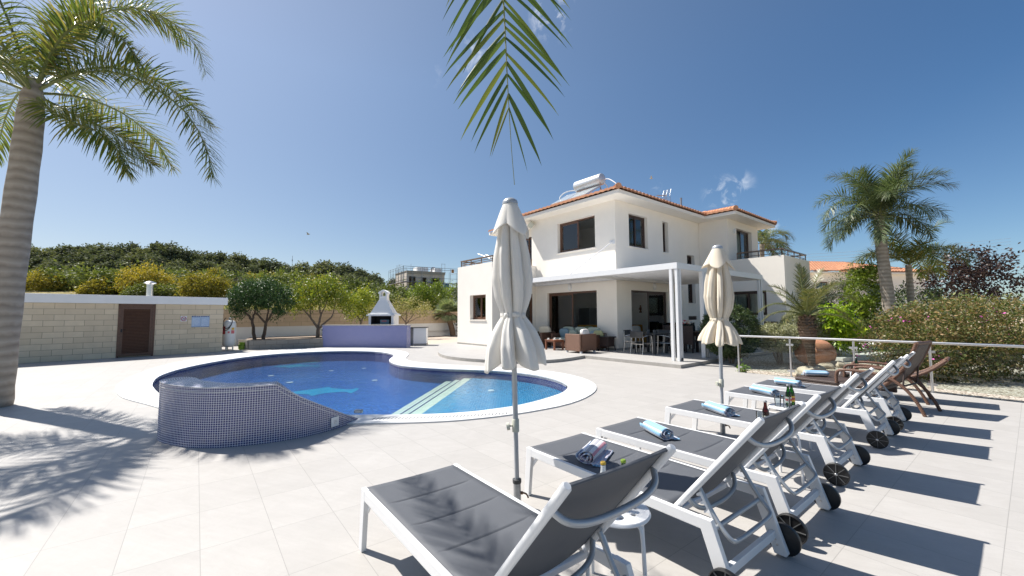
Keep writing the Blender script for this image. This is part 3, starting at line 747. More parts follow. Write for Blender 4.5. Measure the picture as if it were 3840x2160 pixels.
f0 = math.atan2(-1, .7)
label(f0 - 1.25, f0 - .62, .72, 1.06, M['red_label']); label(f0 + .3, f0 + .78, .90, 1.0, M['yellow_label']); label(f0 + .26, f0 + .80, .74, .885, M['pink_label'])
label(f0 - .25, f0 + .05, .76, .84, M['pink_label'])
mb = MB(); mb.lathe([(.035, 1.33), (.035, 1.40), (.06, 1.41), (.06, 1.44), (0, 1.45)], 10); mb.bar((0, 0, 1.42), (.2, -.05, 1.45), .02, .02); mb.build('valve', M['galv'], g)
mb = MB(); q = [(-.1, -.1, 1.43), (-.12, -.24, 1.3), (-.10, -.27, 1.1), (0, -.28, .97), (.12, -.25, .98), (.2, -.2, 1.1), (.22, -.14, 1.28), (.16, -.05, 1.4)]
mb.tube(smooth_open(q, 2), .016, 7); q = [(-.16, -.2, 1.05), (-.08, -.26, .9), (.05, -.28, .87), (.16, -.24, .97), (.2, -.2, 1.1)]; mb.tube(smooth_open(q, 2), .014, 7); mb.build('hose', M['hose'], g, smooth=True)
b = thing('bucket', 'lime green plastic bucket beside the gas cylinder', 'bucket', (-12.18, 18.35, 0))
mb = MB(); mb.lathe([(0, .0), (.115, 0), (.15, .21), (.165, .21), (.165, .23), (.15, .23), (.112, .02), (0, .02)], 18); mb.build('pail', M['green_plastic'], b, smooth=True)
mb = MB(); mb.lathe([(.10, .20), (.14, .33), (.15, .33), (.13, .30), (.09, .2)], 18, (.02, .02, 0)); mb.build('inner_pail', M['green_plastic'], b, smooth=True)
mb = MB(); mb.tube([(.155 * math.cos(a), .155 * math.sin(a), .205 + .03 * math.sin(a * 2)) for a in np.linspace(0, 2 * math.pi, 20)], .006, 5); mb.build('handle', M['dark'], b)

# ------------------------------------------------------------------ planter kerb, soil, boundary wall
PLK = [(-12.6, 18.9), (-11.80, 18.28), (-10.0, 19.2), (-8.95, 19.75)]
mb = MB()
for a, c in zip(PLK, PLK[1:]): mb.bar((*a, .21), (*c, .21), .2, .42)
o = mb.build('planter_kerb', M['block_kerb']); tag(o, 'low grey block kerb of the tree planter beside the bar', 'kerb wall')
mb = MB()
for a, c in (((-7.4, 30.6), (-6.97, 30.78)), ((-6.97, 30.78), (-5.6, 31.5)), ((-5.6, 31.5), (-2.0, 32.6))): mb.bar((*a, .22), (*c, .22), .2, .46)
o = mb.build('planter_kerb', M['block_kerb']); tag(o, 'low block kerb behind the driveway near the fan palm', 'kerb wall')
BW0, BW1 = Vector((-30, 6.7, 0)), Vector((2.0, 37.0, 0))
bwl = (BW1 - BW0).length; bwa = math.atan2(BW1.y - BW0.y, BW1.x - BW0.x)
bw = thing('boundary_wall', 'long boundary wall of tan stone blocks over a white base', 'wall', BW0, bwa)
mb = MB(); mb.box(0, bwl, 0, .25, .93, 1.86); mb.build('stone_course', M['stone_wall'], bw)
mb = MB(); mb.box(0, bwl, .03, .3, -.1, .929); mb.build('white_base', M['plaster_white'], bw)
mb = MB(); mb.tube([(x, -.012, 1.62 + .02 * math.sin(x * 1.7)) for x in np.linspace(22, 38, 40)], .007, 5); mb.build('cable', M['hose'], bw)
mb = MB()
mb.sheet([(-12.55, 18.95), (-11.85, 18.45), (-10.0, 19.35), (-8.98, 19.9), (-8.9, 24.5), (-7.5, 30.65), (-2.0, 32.6), (1, 35.8), (-6, 29.3), (-14, 21.7)], .36); struct('planter_soil', mb, M['soil'])
def drip(pts, label):
    mb = MB(); mb.tube(smooth_open(pts, 3), .02, 6); o = mb.build('irrigation_pipe', M['hose'], smooth=True); tag(o, label, 'hose')
drip([(-13.2, 19.6, .30), (-12.6, 19.35, .36), (-12.2, 19.8, .39), (-11.5, 20.0, .39), (-10.8, 20.7, .39), (-10.2, 21.0, .39), (-9.5, 21.6, .39)], 'black irrigation pipe lying on the planter soil under the trees')

# ------------------------------------------------------------------ blue tiled bar, barbecue, white counter
br = thing('tiled_bar', 'long bar counter faced in blue violet mosaic tiles', 'bar counter', (-9.14, 19.57, 0), math.atan2(-.59, 4.22))
mb = MB(); mb.box(0, 4.26, 0, .45, 0, 1.03); mb.build('tiled_front', M['mosaic_bar'], br)
mb = MB(); mb.box(-.03, 4.29, -.03, .52, 1.03, 1.06); mb.build('counter_top', M['concrete'], br)
bq = thing('barbecue', 'white masonry barbecue with a tall tapering hood and chimney', 'barbecue', (-7.30, 20.62, 0), R(-4))
mb = MB(); mb.box(0, 1.30, 0, .75, 0, .98); mb.box(0, .12, 0, .75, .98, 1.48); mb.box(1.18, 1.30, 0, .75, .98, 1.48); mb.box(.12, 1.18, .63, .75, .98, 1.48)
mb.build('firebox', M['plaster_white'], bq)
mb = MB(); mb.box(.125, 1.175, .58, .625, .985, 1.47); mb.box(.122, .135, .03, .58, .985, 1.47); mb.box(1.165, 1.178, .03, .58, .985, 1.47); mb.build('sooty_lining', M['dark'], bq)
mb = MB(); mb.box(-.09, 1.39, -.08, .83, 1.48, 1.55); mb.box(-.03, 1.33, -.03, .79, 1.55, 1.60); mb.build('mantel', M['plaster_white'], bq, bevel=.008)
mb = MB()
hood = [((.04, 0.02), (1.26, .73), 1.60), ((.08, .04), (1.22, .71), 1.64), ((.42, .2), (.88, .56), 2.27), ((.45, .22), (.85, .54), 2.32)]
vs = []; fs = []
for (a, c, z) in hood: vs += [(a[0], a[1], z), (c[0], a[1], z), (c[0], c[1], z), (a[0], c[1], z)]
for i in range(3):
    for j in range(4): fs.append((i * 4 + j, i * 4 + (j + 1) % 4, i * 4 + 4 + (j + 1) % 4, i * 4 + 4 + j))
mb.add(vs, fs); mb.build('hood', M['plaster_white'], bq)
mb = MB(); 
mb.box(.45, .85, .22, .54, 2.32, 2.50); mb.box(.45, .52, .22, .54, 2.50, 2.66); mb.box(.78, .85, .22, .54, 2.50, 2.66); mb.build('chimney', M['plaster_white'], bq)
mb = MB()   # arched cap
arch = [(.65 + .13 * math.cos(a), 2.62 + .11 * math.sin(a)) for a in np.linspace(0, math.pi, 11)]
outl = [(.40, 2.62), (.40, 2.70), (.57, 2.80), (.65, 2.83), (.73, 2.80), (.90, 2.70), (.90, 2.62)]
poly = outl[::-1] + [(q[0], q[1]) for q in arch[::-1]]
tmp = MB(); tmp.prism([(x, z) for x, z in outl[::-1]] + [(x, z) for x, z in arch[::-1]], -.56, -.20); tmp.v = [(x, -z, y) for x, y, z in tmp.v]; tmp.build('chimney_cap', M['plaster_white'], bq)
mb = MB(); 
for k in range(9): mb.bar((.16, .1 + k * .05, 1.08), (1.14, .1 + k * .05, 1.08), .012, .012)
mb.build('grill_grate', M['galv'], bq)
gb = thing('grill_cleaning_pack', 'small blue and red packet standing inside the barbecue', 'packet', (-6.55, 20.86, .985), R(-10))
mb = MB(); mb.box(-.24, .24, -.03, .03, 0, .30); mb.build('packet', M['blue_cushion'], gb, bevel=.01); mb = MB(); mb.box(-.15, .12, -.034, -.031, .20, .26); mb.build('red_print', M['pink_label'], gb)
wc = thing('white_counter', 'white rendered side counter with a dark slab top beside the barbecue', 'counter', (-5.25, 20.28, 0), R(5))
mb = MB(); mb.box(.0, .10, 0, .6, 0, .87); mb.box(.10, .32, .5, .6, 0, .87); mb.box(.32, .95, -.02, .62, .1, .87); mb.build('body', M['plaster_white'], wc)
mb = MB(); mb.box(.3, .96, -.03, .63, 0, .1); mb.build('plinth', M['concrete'], wc); mb = MB(); mb.box(-.04, .99, -.06, .66, .87, .905); mb.build('counter_top', M['charcoal'], wc)
# ------------------------------------------------------------------ the villa (local axes: x along its right face, y along its left face)
HO = Vector((4.14, 15.98, 0)); HA = R(39.18947)
HX = Vector((math.cos(HA), math.sin(HA), 0)); HY = Vector((-math.sin(HA), math.cos(HA), 0))
def hw(x, y, z=0.): p = HO + HX * x + HY * y; return (p.x, p.y, z)
villa = thing('villa', 'two storey cream villa with brown framed windows and a tiled roof', 'house', HO, HA)
def fb(mb, pl, a0, a1, d0, d1, z0, z1):
    ax, c, s = pl
    if ax == 'x': mb.box(c + s * d0, c + s * d1, a0, a1, z0, z1)
    else: mb.box(a0, a1, c + s * d0, c + s * d1, z0, z1)
def fp(pl, a, d, z):
    ax, c, s = pl
    return (c + s * d, a, z) if ax == 'x' else (a, c + s * d, z)
def wallgrid(mb, pl, a0, a1, z0, z1, holes=(), t=.25):
    A = sorted({a0, a1, *[h[0] for h in holes], *[h[1] for h in holes]}); Z = sorted({z0, z1, *[h[2] for h in holes], *[h[3] for h in holes]})
    for i in range(len(A) - 1):
        for j in range(len(Z) - 1):
            ca, cz = (A[i] + A[i + 1]) / 2, (Z[j] + Z[j + 1]) / 2
            if any(h[0] < ca < h[1] and h[2] < cz < h[3] for h in holes): continue
            for d in (0, t): mb.add([fp(pl, A[i], d, Z[j]), fp(pl, A[i + 1], d, Z[j]), fp(pl, A[i + 1], d, Z[j + 1]), fp(pl, A[i], d, Z[j + 1])], [(0, 1, 2, 3)])
    for (b0, b1, y0, y1) in list(holes) + [(a0, a1, z0, z1)]:
        c = [(b0, y0), (b1, y0), (b1, y1), (b0, y1)]
        for k in range(4):
            p, q = c[k], c[(k + 1) % 4]
            mb.add([fp(pl, p[0], 0, p[1]), fp(pl, q[0], 0, q[1]), fp(pl, q[0], t, q[1]), fp(pl, p[0], t, p[1])], [(0, 1, 2, 3)])
PL_L = ('x', 0, 1); PL_R = ('y', 0, 1); PL_W = ('x', -2.65, 1); PL_WS = ('y', 4.7, 1); PL_REC = ('x', .985, 1); PL_2L = ('x', 6.92, 1); PL_2R = ('y', -1.4, 1); PL_BR = ('y', -3.7, 1)
H = MB()
wallgrid(H, PL_L, 0, 4.99, -.12, 6.11, [(1.03, 3.21, 4.31, 5.70), (1.0, 3.93, .1, 2.51)])
wallgrid(H, PL_R, .25, 6.92, -.12, 6.11, [(.92, 2.30, 4.31, 5.71), (3.52, 3.99, 4.31, 5.73), (5.65, 6.40, 3.6, 4.39), (5.66, 6.40, 2.03, 3.2), (.98, 3.80, .1, 2.5), (5.62, 6.44, 1.22, 1.40)])
wallgrid(H, PL_W, 4.95, 7.60, -.12, 3.88, [(5.19, 6.49, 1.285, 2.44)])
wallgrid(H, PL_WS, -2.65, -.003, -.12, 3.88, [(-1.25, -.22, .1, 2.50)])
wallgrid(H, ('y', 7.6, -1), -2.4, 1.0, -.12, 3.88)
wallgrid(H, PL_REC, 5.0, 8.4, 3.3, 6.11, [(5.35, 7.35, 3.4, 5.655)])
wallgrid(H, PL_2L, -1.4, -.003, -.12, 6.11, [(-1.35 + .001, -1.34, 4, 4.01)] if False else [])
H.box(6.92, 6.921, -.01, 0, 0, .01)
wallgrid(H, PL_2L, -3.7, -1.403, -.12, 4.06, [(-2.95, -1.405, 1.43, 2.545)])
wallgrid(H, PL_2R, 7.17, 10.65, 3.3, 6.11, [(7.95, 9.82, 3.4, 5.76)])
wallgrid(H, PL_BR, 7.17, 10.49, -.12, 4.06)
wallgrid(H, ('x', 10.65, -1), -1.15, 8.4, 3.3, 6.11); wallgrid(H, ('x', 10.49, -1), -3.45, 8.4, -.12, 4.06)
wallgrid(H, ('y', 8.4, -1), 1.24, 10.4, -.12, 6.11)
H.box(1.0, 1.24, 7.6, 8.4, -.1, 3.3)
H.build('wall', M['plaster'], villa)
mb = MB()
mb.box(.26, 10.3, .26, 8.1, -.1, .102); mb.build('interior_floor', M['terrace'], villa)
mb = MB(); mb.box(.26, 10.3, .26, 8.1, 3.0, 3.25); mb.box(.26, 10.3, .26, 8.1, 6.08, 6.10); mb.box(-2.4, .97, 4.96, 7.34, 3.05, 3.28); mb.box(7.18, 10.23, -3.44, -.02, 3.05, 3.28); mb.build('ceiling', M['interior'], villa)
mb = MB()
wallgrid(mb, ('x', 5.2, 1), .3, 5.2, .105, 2.98, [(2.28, 3.2, 1.58, 2.53)], .22)
mb.box(5.43, 5.45, 2.0, 3.4, 1.4, 2.7)
mb.box(.3, 5.2, 5.2, 5.3, .105, 2.98); mb.box(3.2, 3.3, .28, 5.0, 3.26, 6.07); mb.box(.28, 3.2, 4.75, 4.85, 3.26, 6.07); mb.box(.26, .28, 4.85, 5.2, .105, 2.98)
mb.build('interior_wall', M['interior'], villa)
mb = MB()
for pl, a0, a1 in ((PL_W, 4.7, 7.6),): fb(mb, pl, a0, a1, -.012, 0, .1, .17)
fb(mb, PL_WS, -2.662, -1.25, -.012, 0, .1, .17); fb(mb, PL_L, -.012, 1.0, -.012, -.001, .1, .17); fb(mb, PL_L, 3.93, 4.69, -.012, -.001, .1, .17); fb(mb, PL_R, 0, .98, -.012, -.001, .1, .17); fb(mb, PL_R, 3.8, 6.9, -.012, -.001, .1, .17)
mb.build('skirting', M['concrete'], villa)
def window(pl, a0, a1, z0, z1, mats, depth=.17, sashes=2, sill=True, open_side=None, name='window', solid_low=0., cur=None, fw=.06):
    fm = M[mats]; fr = MB()
    for (p0, p1, q0, q1) in ((a0, a0 + fw, z0, z1), (a1 - fw, a1, z0, z1), (a0 + fw, a1 - fw, z1 - fw, z1), (a0 + fw, a1 - fw, z0, z0 + fw)): fb(fr, pl, p0, p1, depth, depth + .075, q0, q1)
    w = fr.build(name, fm, villa)
    wd = (a1 - a0 - 2 * fw); b0, b1 = a0 + fw, a1 - fw
    for k in range(sashes):
        c0 = b0 + wd * k / sashes - (.03 if k else 0); c1 = b0 + wd * (k + 1) / sashes + (.03 if k < sashes - 1 else 0)
        d = depth + (.012 if k % 2 else .042)
        if open_side is not None and k == open_side:
            continue
        sb = MB(); s_ = .07
        for (p0, p1, q0, q1) in ((c0, c0 + s_, z0 + fw, z1 - fw), (c1 - s_, c1, z0 + fw, z1 - fw), (c0 + s_, c1 - s_, z1 - fw - s_, z1 - fw), (c0 + s_, c1 - s_, z0 + fw, z0 + fw + s_ + solid_low)): fb(sb, pl, p0, p1, d, d + .03, q0, q1)
        sb.build('sash', fm, w)
        g = MB(); fb(g, pl, c0 + s_, c1 - s_, d + .012, d + .018, z0 + fw + s_ + solid_low, z1 - fw - s_); g.build('pane', M['pane'], w)
    if sill:
        s_ = MB(); fb(s_, pl, a0 - .04, a1 + .04, -.045, .17, z0 - .035, z0 + .003); s_.build('sill', M['plaster'], w)
    if cur:
        for (c0, c1, mat, dd) in cur:
            cm = MB(); n = max(8, int((c1 - c0) * 40))
            cm.grid(lambda u, v: fp(pl, c0 + (c1 - c0) * u, dd + .035 * math.sin(u * n * .9) * (.6 + .4 * v), z0 + .05 + (z1 - z0 - .1) * v), n * 2, 3)
            cm.build('curtain', M[mat], w, smooth=True)
    return w
window(PL_L, 1.03, 3.21, 4.31, 5.70, 'brown_frame', open_side=0, cur=[(2.35, 3.1, 'curtain', .45)])
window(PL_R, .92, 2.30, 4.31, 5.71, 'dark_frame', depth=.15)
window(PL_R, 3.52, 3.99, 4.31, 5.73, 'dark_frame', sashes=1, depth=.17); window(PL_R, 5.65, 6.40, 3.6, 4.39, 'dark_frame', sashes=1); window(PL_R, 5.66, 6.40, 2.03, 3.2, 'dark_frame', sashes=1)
window(PL_L, 1.0, 3.93, .1, 2.51, 'brown_frame', depth=.12, name='sliding_door', sill=False, open_side=0, cur=[(3.15, 3.8, 'curtain_teal', .45)], fw=.07)
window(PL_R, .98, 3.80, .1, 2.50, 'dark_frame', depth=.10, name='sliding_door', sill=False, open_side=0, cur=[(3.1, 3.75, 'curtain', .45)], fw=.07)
window(PL_W, 5.19, 6.49, 1.285, 2.44, 'brown_frame', depth=.19)
window(PL_WS, -1.25, -.22, .1, 2.50, 'brown_frame', depth=.04, sashes=1, name='glazed_door', sill=False, solid_low=.55)
window(PL_REC, 5.35, 7.35, 3.4, 5.655, 'brown_frame', depth=.03, name='balcony_door', sill=False)
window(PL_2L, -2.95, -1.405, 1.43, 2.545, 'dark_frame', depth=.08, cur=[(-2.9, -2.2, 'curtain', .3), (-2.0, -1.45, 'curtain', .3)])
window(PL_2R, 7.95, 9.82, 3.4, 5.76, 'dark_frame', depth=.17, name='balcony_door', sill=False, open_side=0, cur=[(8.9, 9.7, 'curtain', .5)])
mb = MB()
for k in range(7): fb(mb, PL_R, 5.63, 6.43, .02 + .0, .05, 1.228 + k * .024, 1.243 + k * .024)
fb(mb, PL_R, 5.62, 6.44, .06, .07, 1.22, 1.40); mb.build('vent_grille', M['dark_frame'], villa)
mb = MB(); mb.box(6.6, 6.918, -3.35, -2.75, 1.10, 1.16); mb.box(6.62, 6.90, -3.3, -2.8, .8, 1.10); mb.build('wall_bench', M['brown_frame'], villa)
# oval wall lamps
def lampm(pl, a, z, r=.10):
    ax = pl[0]; P = fp(pl, a, -.03, z); mb = MB()
    if ax == 'x': mb.ball(P, .06, r * .8, r * 1.25, 16, 10)
    else: mb.ball(P, r * .8, .06, r * 1.25, 16, 10)
    o = mb.build('wall_lamp', M['lamp_glass'], villa, smooth=True)
    rb = MB(); ring = [fp(pl, a + r * .88 * math.cos(t), -.015, z + r * 1.33 * math.sin(t)) for t in np.linspace(0, 2 * math.pi, 25)[:-1]]
    rb.tube(ring, .014, 6, closed=True); rb.build('lamp_rim', M['white_metal'], o)
lampm(PL_L, 2.47, 2.72, .12); lampm(PL_R, 2.71, 2.72, .12); lampm(PL_WS, -.48, 2.72, .12); lampm(PL_REC, 6.55, 5.90, .11); lampm(PL_2R, 7.62, 5.55, .08); lampm(PL_2R, 7.72, 5.62, .06)
# floodlight under the eave
mb = MB(); mb.bar((-.06, 4.8, 6.08), (-.16, 4.8, 5.98), .03, .03); mb.bar((-.30, 4.82, 5.98), (-.16, 4.72, 5.80), .30, .12, (1, 0, .3)); o = mb.build('floodlight', M['beige_plastic'], villa, bevel=.012)
# balcony slabs and rails
mb = MB(); mb.box(-2.40, .98, 4.96, 7.34, 3.281, 3.33); mb.box(7.18, 10.23, -3.44, -1.41, 3.281, 3.33); mb.build('balcony_floor', M['terrace'], villa)
def rail(pts, z0, z1, mids, step):
    rm = MB(); pm = MB()
    for a, b in zip(pts, pts[1:]):
        a3, b3 = Vector((*a, z1)), Vector((*b, z1)); rm.bar(a3, b3, .10, .055)
        for m in mids: rm.bar((*a, m), (*b, m), .022, .03)
        n = max(1, round((b3 - a3).length / step))
        for k in range(n + 1):
            p = a3.lerp(b3, k / n); pm.bar((p.x, p.y, z0), (p.x, p.y, z1 - .02), .035, .035)
    o = rm.build('balcony_rail', M['bronze'], villa); pm.build('rail_post', M['bronze'], o)
rail([(.6, 4.83), (-2.52, 4.83), (-2.52, 7.4)], 3.88, 4.18, (3.98, ), .85) if False else None
rail([(-.18, 4.82), (-2.53, 4.82), (-2.53, 7.45), (-.2, 7.47)], 3.88, 4.17, (3.97, 4.06), .9)
rail([(7.04, -1.75), (7.04, -3.58), (10.36, -3.58), (10.36, -1.5)], 4.06, 4.36, (4.17,), .9)
# eaves: flat soffit slab with a fascia
EAVE = [(-.67, -.67), (6.25, -.67), (6.25, -2.07), (11.25, -2.07), (11.25, 9.0), (.3, 9.0), (.3, 5.5), (-.67, 5.5)]
mb = MB(); mb.prism(EAVE, 6.108, 6.25); mb.build('eave_slab', M['plaster'], villa)
# roof planes of barrel tiles: corrugated sheets clipped to the hips
def slope(o, d, up, Ln, depth, pitch, hips=(1, 1), per=.25, dz0=6.30):
    """o start corner at the eave, d along the eave, up the horizontal uphill direction"""
    o = Vector((*o, 0)); d = Vector((*d, 0)); up = Vector((*up, 0)); mb = MB()
    nu = int(Ln / per) * 8; rows = int(depth / .36)
    vs = []; fs = []
    for i in range(nu + 1):
        u = Ln * i / nu; vmax = depth
        if hips[0]: vmax = min(vmax, u)
        if hips[1]: vmax = min(vmax, Ln - u)
        vmax = max(vmax, .0); ph = (u / per) % 1.0; c = .065 * abs(math.sin(math.pi * ph)) ** .75
        for k in range(rows + 1):
            for e in (0, 1):
                v0 = min(vmax, k * depth / rows + (0 if e == 0 else depth / rows * .999)); h = c + (.03 if e == 0 else .0)
                p = o + d * u + up * (v0 - .06); vs.append((p.x, p.y, dz0 + v0 * math.tan(pitch) + h))
    K = (rows + 1) * 2
    for i in range(nu):
        for k in range(K - 1): fs.append((i * K + k, (i + 1) * K + k, (i + 1) * K + k + 1, i * K + k + 1))
    mb.add(vs, fs)
    # closing skirt at the eave so the tile ends read as thick half rounds
    vs = []; fs = []
    for i in range(nu + 1):
        u = Ln * i / nu; ph = (u / per) % 1.0; c = .065 * abs(math.sin(math.pi * ph)) ** .75
        p = o + d * u - up * .06; vs += [(p.x, p.y, dz0 + c + .03), (p.x, p.y, dz0 + c * .55 - .035)]
    for i in range(nu): fs.append((2 * i, 2 * i + 2, 2 * i + 3, 2 * i + 1))
    mb.add(vs, fs)
    return mb
PITCH = R(15)
rf = slope((-.67, 5.5), (0, -1), (1, 0), 6.17, 4.0, PITCH, (0, 1)).build('roof', M['roof'], villa, smooth=False)
def more(mb): mb.build('roof_slope', M['roof'], rf)
more(slope((-.67, -.67), (1, 0), (0, 1), 9.0, 4.6, PITCH, (1, 0)))
more(slope((.3, 9.0), (0, -1), (1, 0), 4.0, 4.0, PITCH, (1, 0)))
more(slope((6.25, 3.0), (0, -1), (1, 0), 5.07, 2.5, PITCH, (0, 1)))
more(slope((6.25, -2.07), (1, 0), (0, 1), 5.0, 2.5, PITCH, (1, 1)))
more(slope((11.25, -2.07), (0, 1), (-1, 0), 11.0, 4.6, PITCH, (1, 1)))
def ridge(p, q):
    p = Vector(p); q = Vector(q); n = max(2, int((q - p).length / .34)); mb = MB()
    for i in range(n):
        a = p.lerp(q, i / n); b = p.lerp(q, (i + 1.12) / n); mb.tube([a, b], [.12, .095], 10)
    mb.build('ridge_cap', M['roof'], rf, smooth=True)
tp = math.tan(PITCH)
ridge((-.70, -.70, 6.36), (3.4, 3.4, 6.34 + 4.1 * tp)); ridge((6.22, -2.10, 6.36), (8.75, .43, 6.34 + 2.5 * tp)); ridge((11.28, -2.10, 6.36), (8.75, .43, 6.34 + 2.5 * tp)); ridge((8.75, .43, 6.36 + 2.5 * tp), (8.75, 4, 6.36 + 2.5 * tp))
ridge((6.25, -.67, 6.33), (8.0, 1.1, 6.33 + 1.75 * tp))

# things on the roof
sw = thing('solar_water_heater', 'solar water heater with a silver tank above two glass collectors on the roof', 'solar heater', HO, HA)
mb = MB(); Mx = Matrix.Rotation(R(-90), 4, 'X')
mb.lathe([(0, -.83), (.12, -.82), (.25, -.78), (.265, -.74), (.265, .74), (.25, .78), (.12, .82), (0, .83)], 28, (1.35, 2.42, 7.68), Mx); mb.build('tank', M['solar_tank'], sw, smooth=True)
for y0 in (1.72, 2.80):
    mb = MB(); mb.bar((.22, y0 + .51, 6.74), (1.32, y0 + .51, 7.38), 1.02, .07, (-.5, 0, .86)); c = mb.build('collector', M['solar_tank'], sw)
    mb = MB(); mb.bar((.26, y0 + .51, 6.805), (1.28, y0 + .51, 7.40), .96, .012, (-.5, 0, .86)); mb.build('glass', M['solar_panel'], c)
mb = MB()
for y in (1.75, 2.75, 3.75):
    mb.bar((1.32, y, 7.36), (1.45, y, 6.8), .04, .04); mb.bar((.25, y, 6.66), (1.6, y, 6.86), .04, .04); mb.bar((1.25, y, 7.4), (1.7, y, 6.9), .04, .04)
mb.build('stand', M['solar_tank'], sw)
mb = MB(); mb.tube(smooth_open([(1.3, 3.1, 7.5), (1.0, 3.55, 7.5), (.8, 3.8, 7.25), (.75, 3.75, 7.1)], 2), .025, 6); mb.tube(smooth_open([(1.35, 1.58, 7.62), (1.3, 1.3, 7.6), (1.1, .9, 7.35), (1.0, .5, 7.0)], 2), .02, 6); mb.tube(smooth_open([(1.4, 1.6, 7.5), (1.5, 1.45, 7.3), (1.5, 1.5, 7.05), (1.35, 1.65, 6.95)], 2), .022, 6); mb.build('pipe', M['white_metal'], sw, smooth=True)
an = thing('tv_antenna', 'small television antenna standing on the roof ridge', 'antenna', hw(5.55, 1.0, 6.7), HA)
mb = MB(); mb.tube([(0, 0, 0), (0, 0, .95)], .018, 6); mb.build('mast', M['galv'], an)
mb = MB(); mb.tube([(-.75, 0, .70), (.2, 0, .86)], .014, 5)
for k in range(7): 
    t = k / 6; x = -.7 + .7 * t; z = .71 + .12 * t; mb.tube([(x, -.10 - .04 * t, z), (x, .10 + .04 * t, z)], .007, 4)
for s in (-1, 1):
    for q in range(4): mb.tube([(.12, -.2, .82 + s * (.08 + .08 * q)), (.12 + .04 * q, .2, .82 + s * (.08 + .08 * q))], .009, 4)
    for yy in (-.2, 0, .2): mb.tube([(.12, yy, .82), (.26, yy, .82 + s * .36)], .008, 4)
mb.build('dipoles', M['galv'], an)
vp = thing('vent_pipe', 'plain grey vent pipe standing on the roof tiles', 'pipe', hw(7.55, 1.2, 6.6), HA); mb = MB(); mb.lathe([(.05, 0), (.05, 1.18)], 12); mb.build('pipe', M['galv'], vp, smooth=True); mb = MB(); mb.lathe([(.058, 1.16), (.058, 1.22), (0, 1.23)], 12); mb.build('cap', M['galv'], vp)
mb = MB(); mb.tube([(*hw(7.0 + .55 * math.cos(a), .45 + .5 * math.sin(a))[:2], 6.72 + .16 * math.sin(a) + .06 * math.sin(3 * a)) for a in np.linspace(0, 3.6 * math.pi, 60)], .035, 7); o = mb.build('red_pipe_coil', M['red_hose'], smooth=True); tag(o, 'loose coil of red pipe lying on the roof edge', 'pipe coil')
ca = thing('clothes_airer', 'white folding clothes airer on the left balcony behind the umbrella', 'clothes airer', hw(-1.35, 5.9, 3.33), HA)
mb = MB()
for s in (-1, 1):
    mb.tube([(-.3, s * 1.0 * .3, 0), (.3, s * .3, .9)], .012, 5); mb.tube([(.3, s * .3, 0), (-.3, s * .3, .9)], .012, 5)
    mb.tube([(-.25, s * .3, .92), (-.25, s * 1.45, 1.32)], .02, 6); mb.tube([(.25, s * .3, .92), (.25, s * 1.45, 1.32)], .02, 6)
mb.build('frame', M['white_metal'], ca); mb = MB()
for k in range(7): 
    x = -.22 + k * .073; mb.tube([(x, -1.4, 1.30), (x, -.3, .92), (x, .3, .92), (x, 1.4, 1.30)], .005, 4)
mb.build('line', M['white_metal'], ca)

# ------------------------------------------------------------------ terrace slab and pergola
TE = [(-2.55, -3.95), (11.0, -3.95), (11.0, -.1), (6.9, -.1), (6.9, .1), (.1, .1), (.1, 4.8), (-2.6, 4.8), (-2.7, 7.4), (-3.6, 6.6), (-4.7, 5.6), (-5.6, 4.3), (-6.12, 2.9), (-6.16, 2.1), (-6.0, 1.2), (-5.6, .3), (-5.0, -.35), (-4.3, -.68), (-3.5, -.66), (-2.52, -.46)]
def edge_round(p): return p
mb = MB(); arc = smooth_open(TE[8:20], 2); T2 = TE[:8] + arc
wpts = [hw(x, y)[:2] for x, y in T2]
mb.prism(wpts, -.12, .10, bottom=False); tr = struct('terrace', mb, M['terrace'])
mb = MB(); k = len(wpts)
edge = [(x, y) for x, y in T2[8:]] + [T2[0], T2[1]]
ew_ = [hw(x, y) for x, y in edge]
for a, b in zip(ew_, ew_[1:]): mb.bar((a[0], a[1], .048), (b[0], b[1], .048), .012, .09)
mb.build('step_riser', M['concrete'], parent=tr)
pg = thing('pergola', 'white flat roofed metal pergola on slim posts round the villa corner', 'pergola', HO, HA)
mb = MB()
RO = [(-1.86, -3.55), (4.83, -3.55), (4.83, -.012), (-.012, -.012), (-.012, 4.69), (-1.80, 4.69)]
z0, z1 = 2.87, 3.055
ring = RO
def offs(p, d):
    q = []
    n = len(p)
    for i in range(n):
        a, b, c = Vector(p[i - 1]), Vector(p[i]), Vector(p[(i + 1) % n]); e1 = (b - a).normalized(); e2 = (c - b).normalized()
        n1 = Vector((-e1.y, e1.x)); n2 = Vector((-e2.y, e2.x)); m = (n1 + n2); m = m / max(.3, m.length_squared) * 2 / 2
        q.append(tuple(b + (n1 + n2) / (1 + n1.dot(n2)) * d))
    return q
mb.prism(ring, z0, z1, [offs(ring, .09)]); mb.build('beam', M['white_metal'], pg)
mb = MB(); mb.prism(offs(ring, .092), z1 - .05, z1 - .012); mb.build('roof_sheet', M['white_metal'], pg)
mb = MB()
for k in range(17): x = -1.6 + k * .38; mb.box(x, x + .03, -3.45, -.1, z1 - .10, z1 - .052)
for k in range(12): y = .25 + k * .37; mb.box(-1.7, -.1, y, y + .03, z1 - .10, z1 - .052)
mb.build('slat', M['white_metal'], pg)
mb = MB(); mb.box(-1.75, -.05, -.1, -.0, z0 + .0, z0 + .10); mb.box(-.05, 4.73, -.10, -.02, z0, z0 + .1); mb.box(-.10, -.02, 0, 4.6, z0, z0 + .1); mb.build('inner_beam', M['white_metal'], pg)
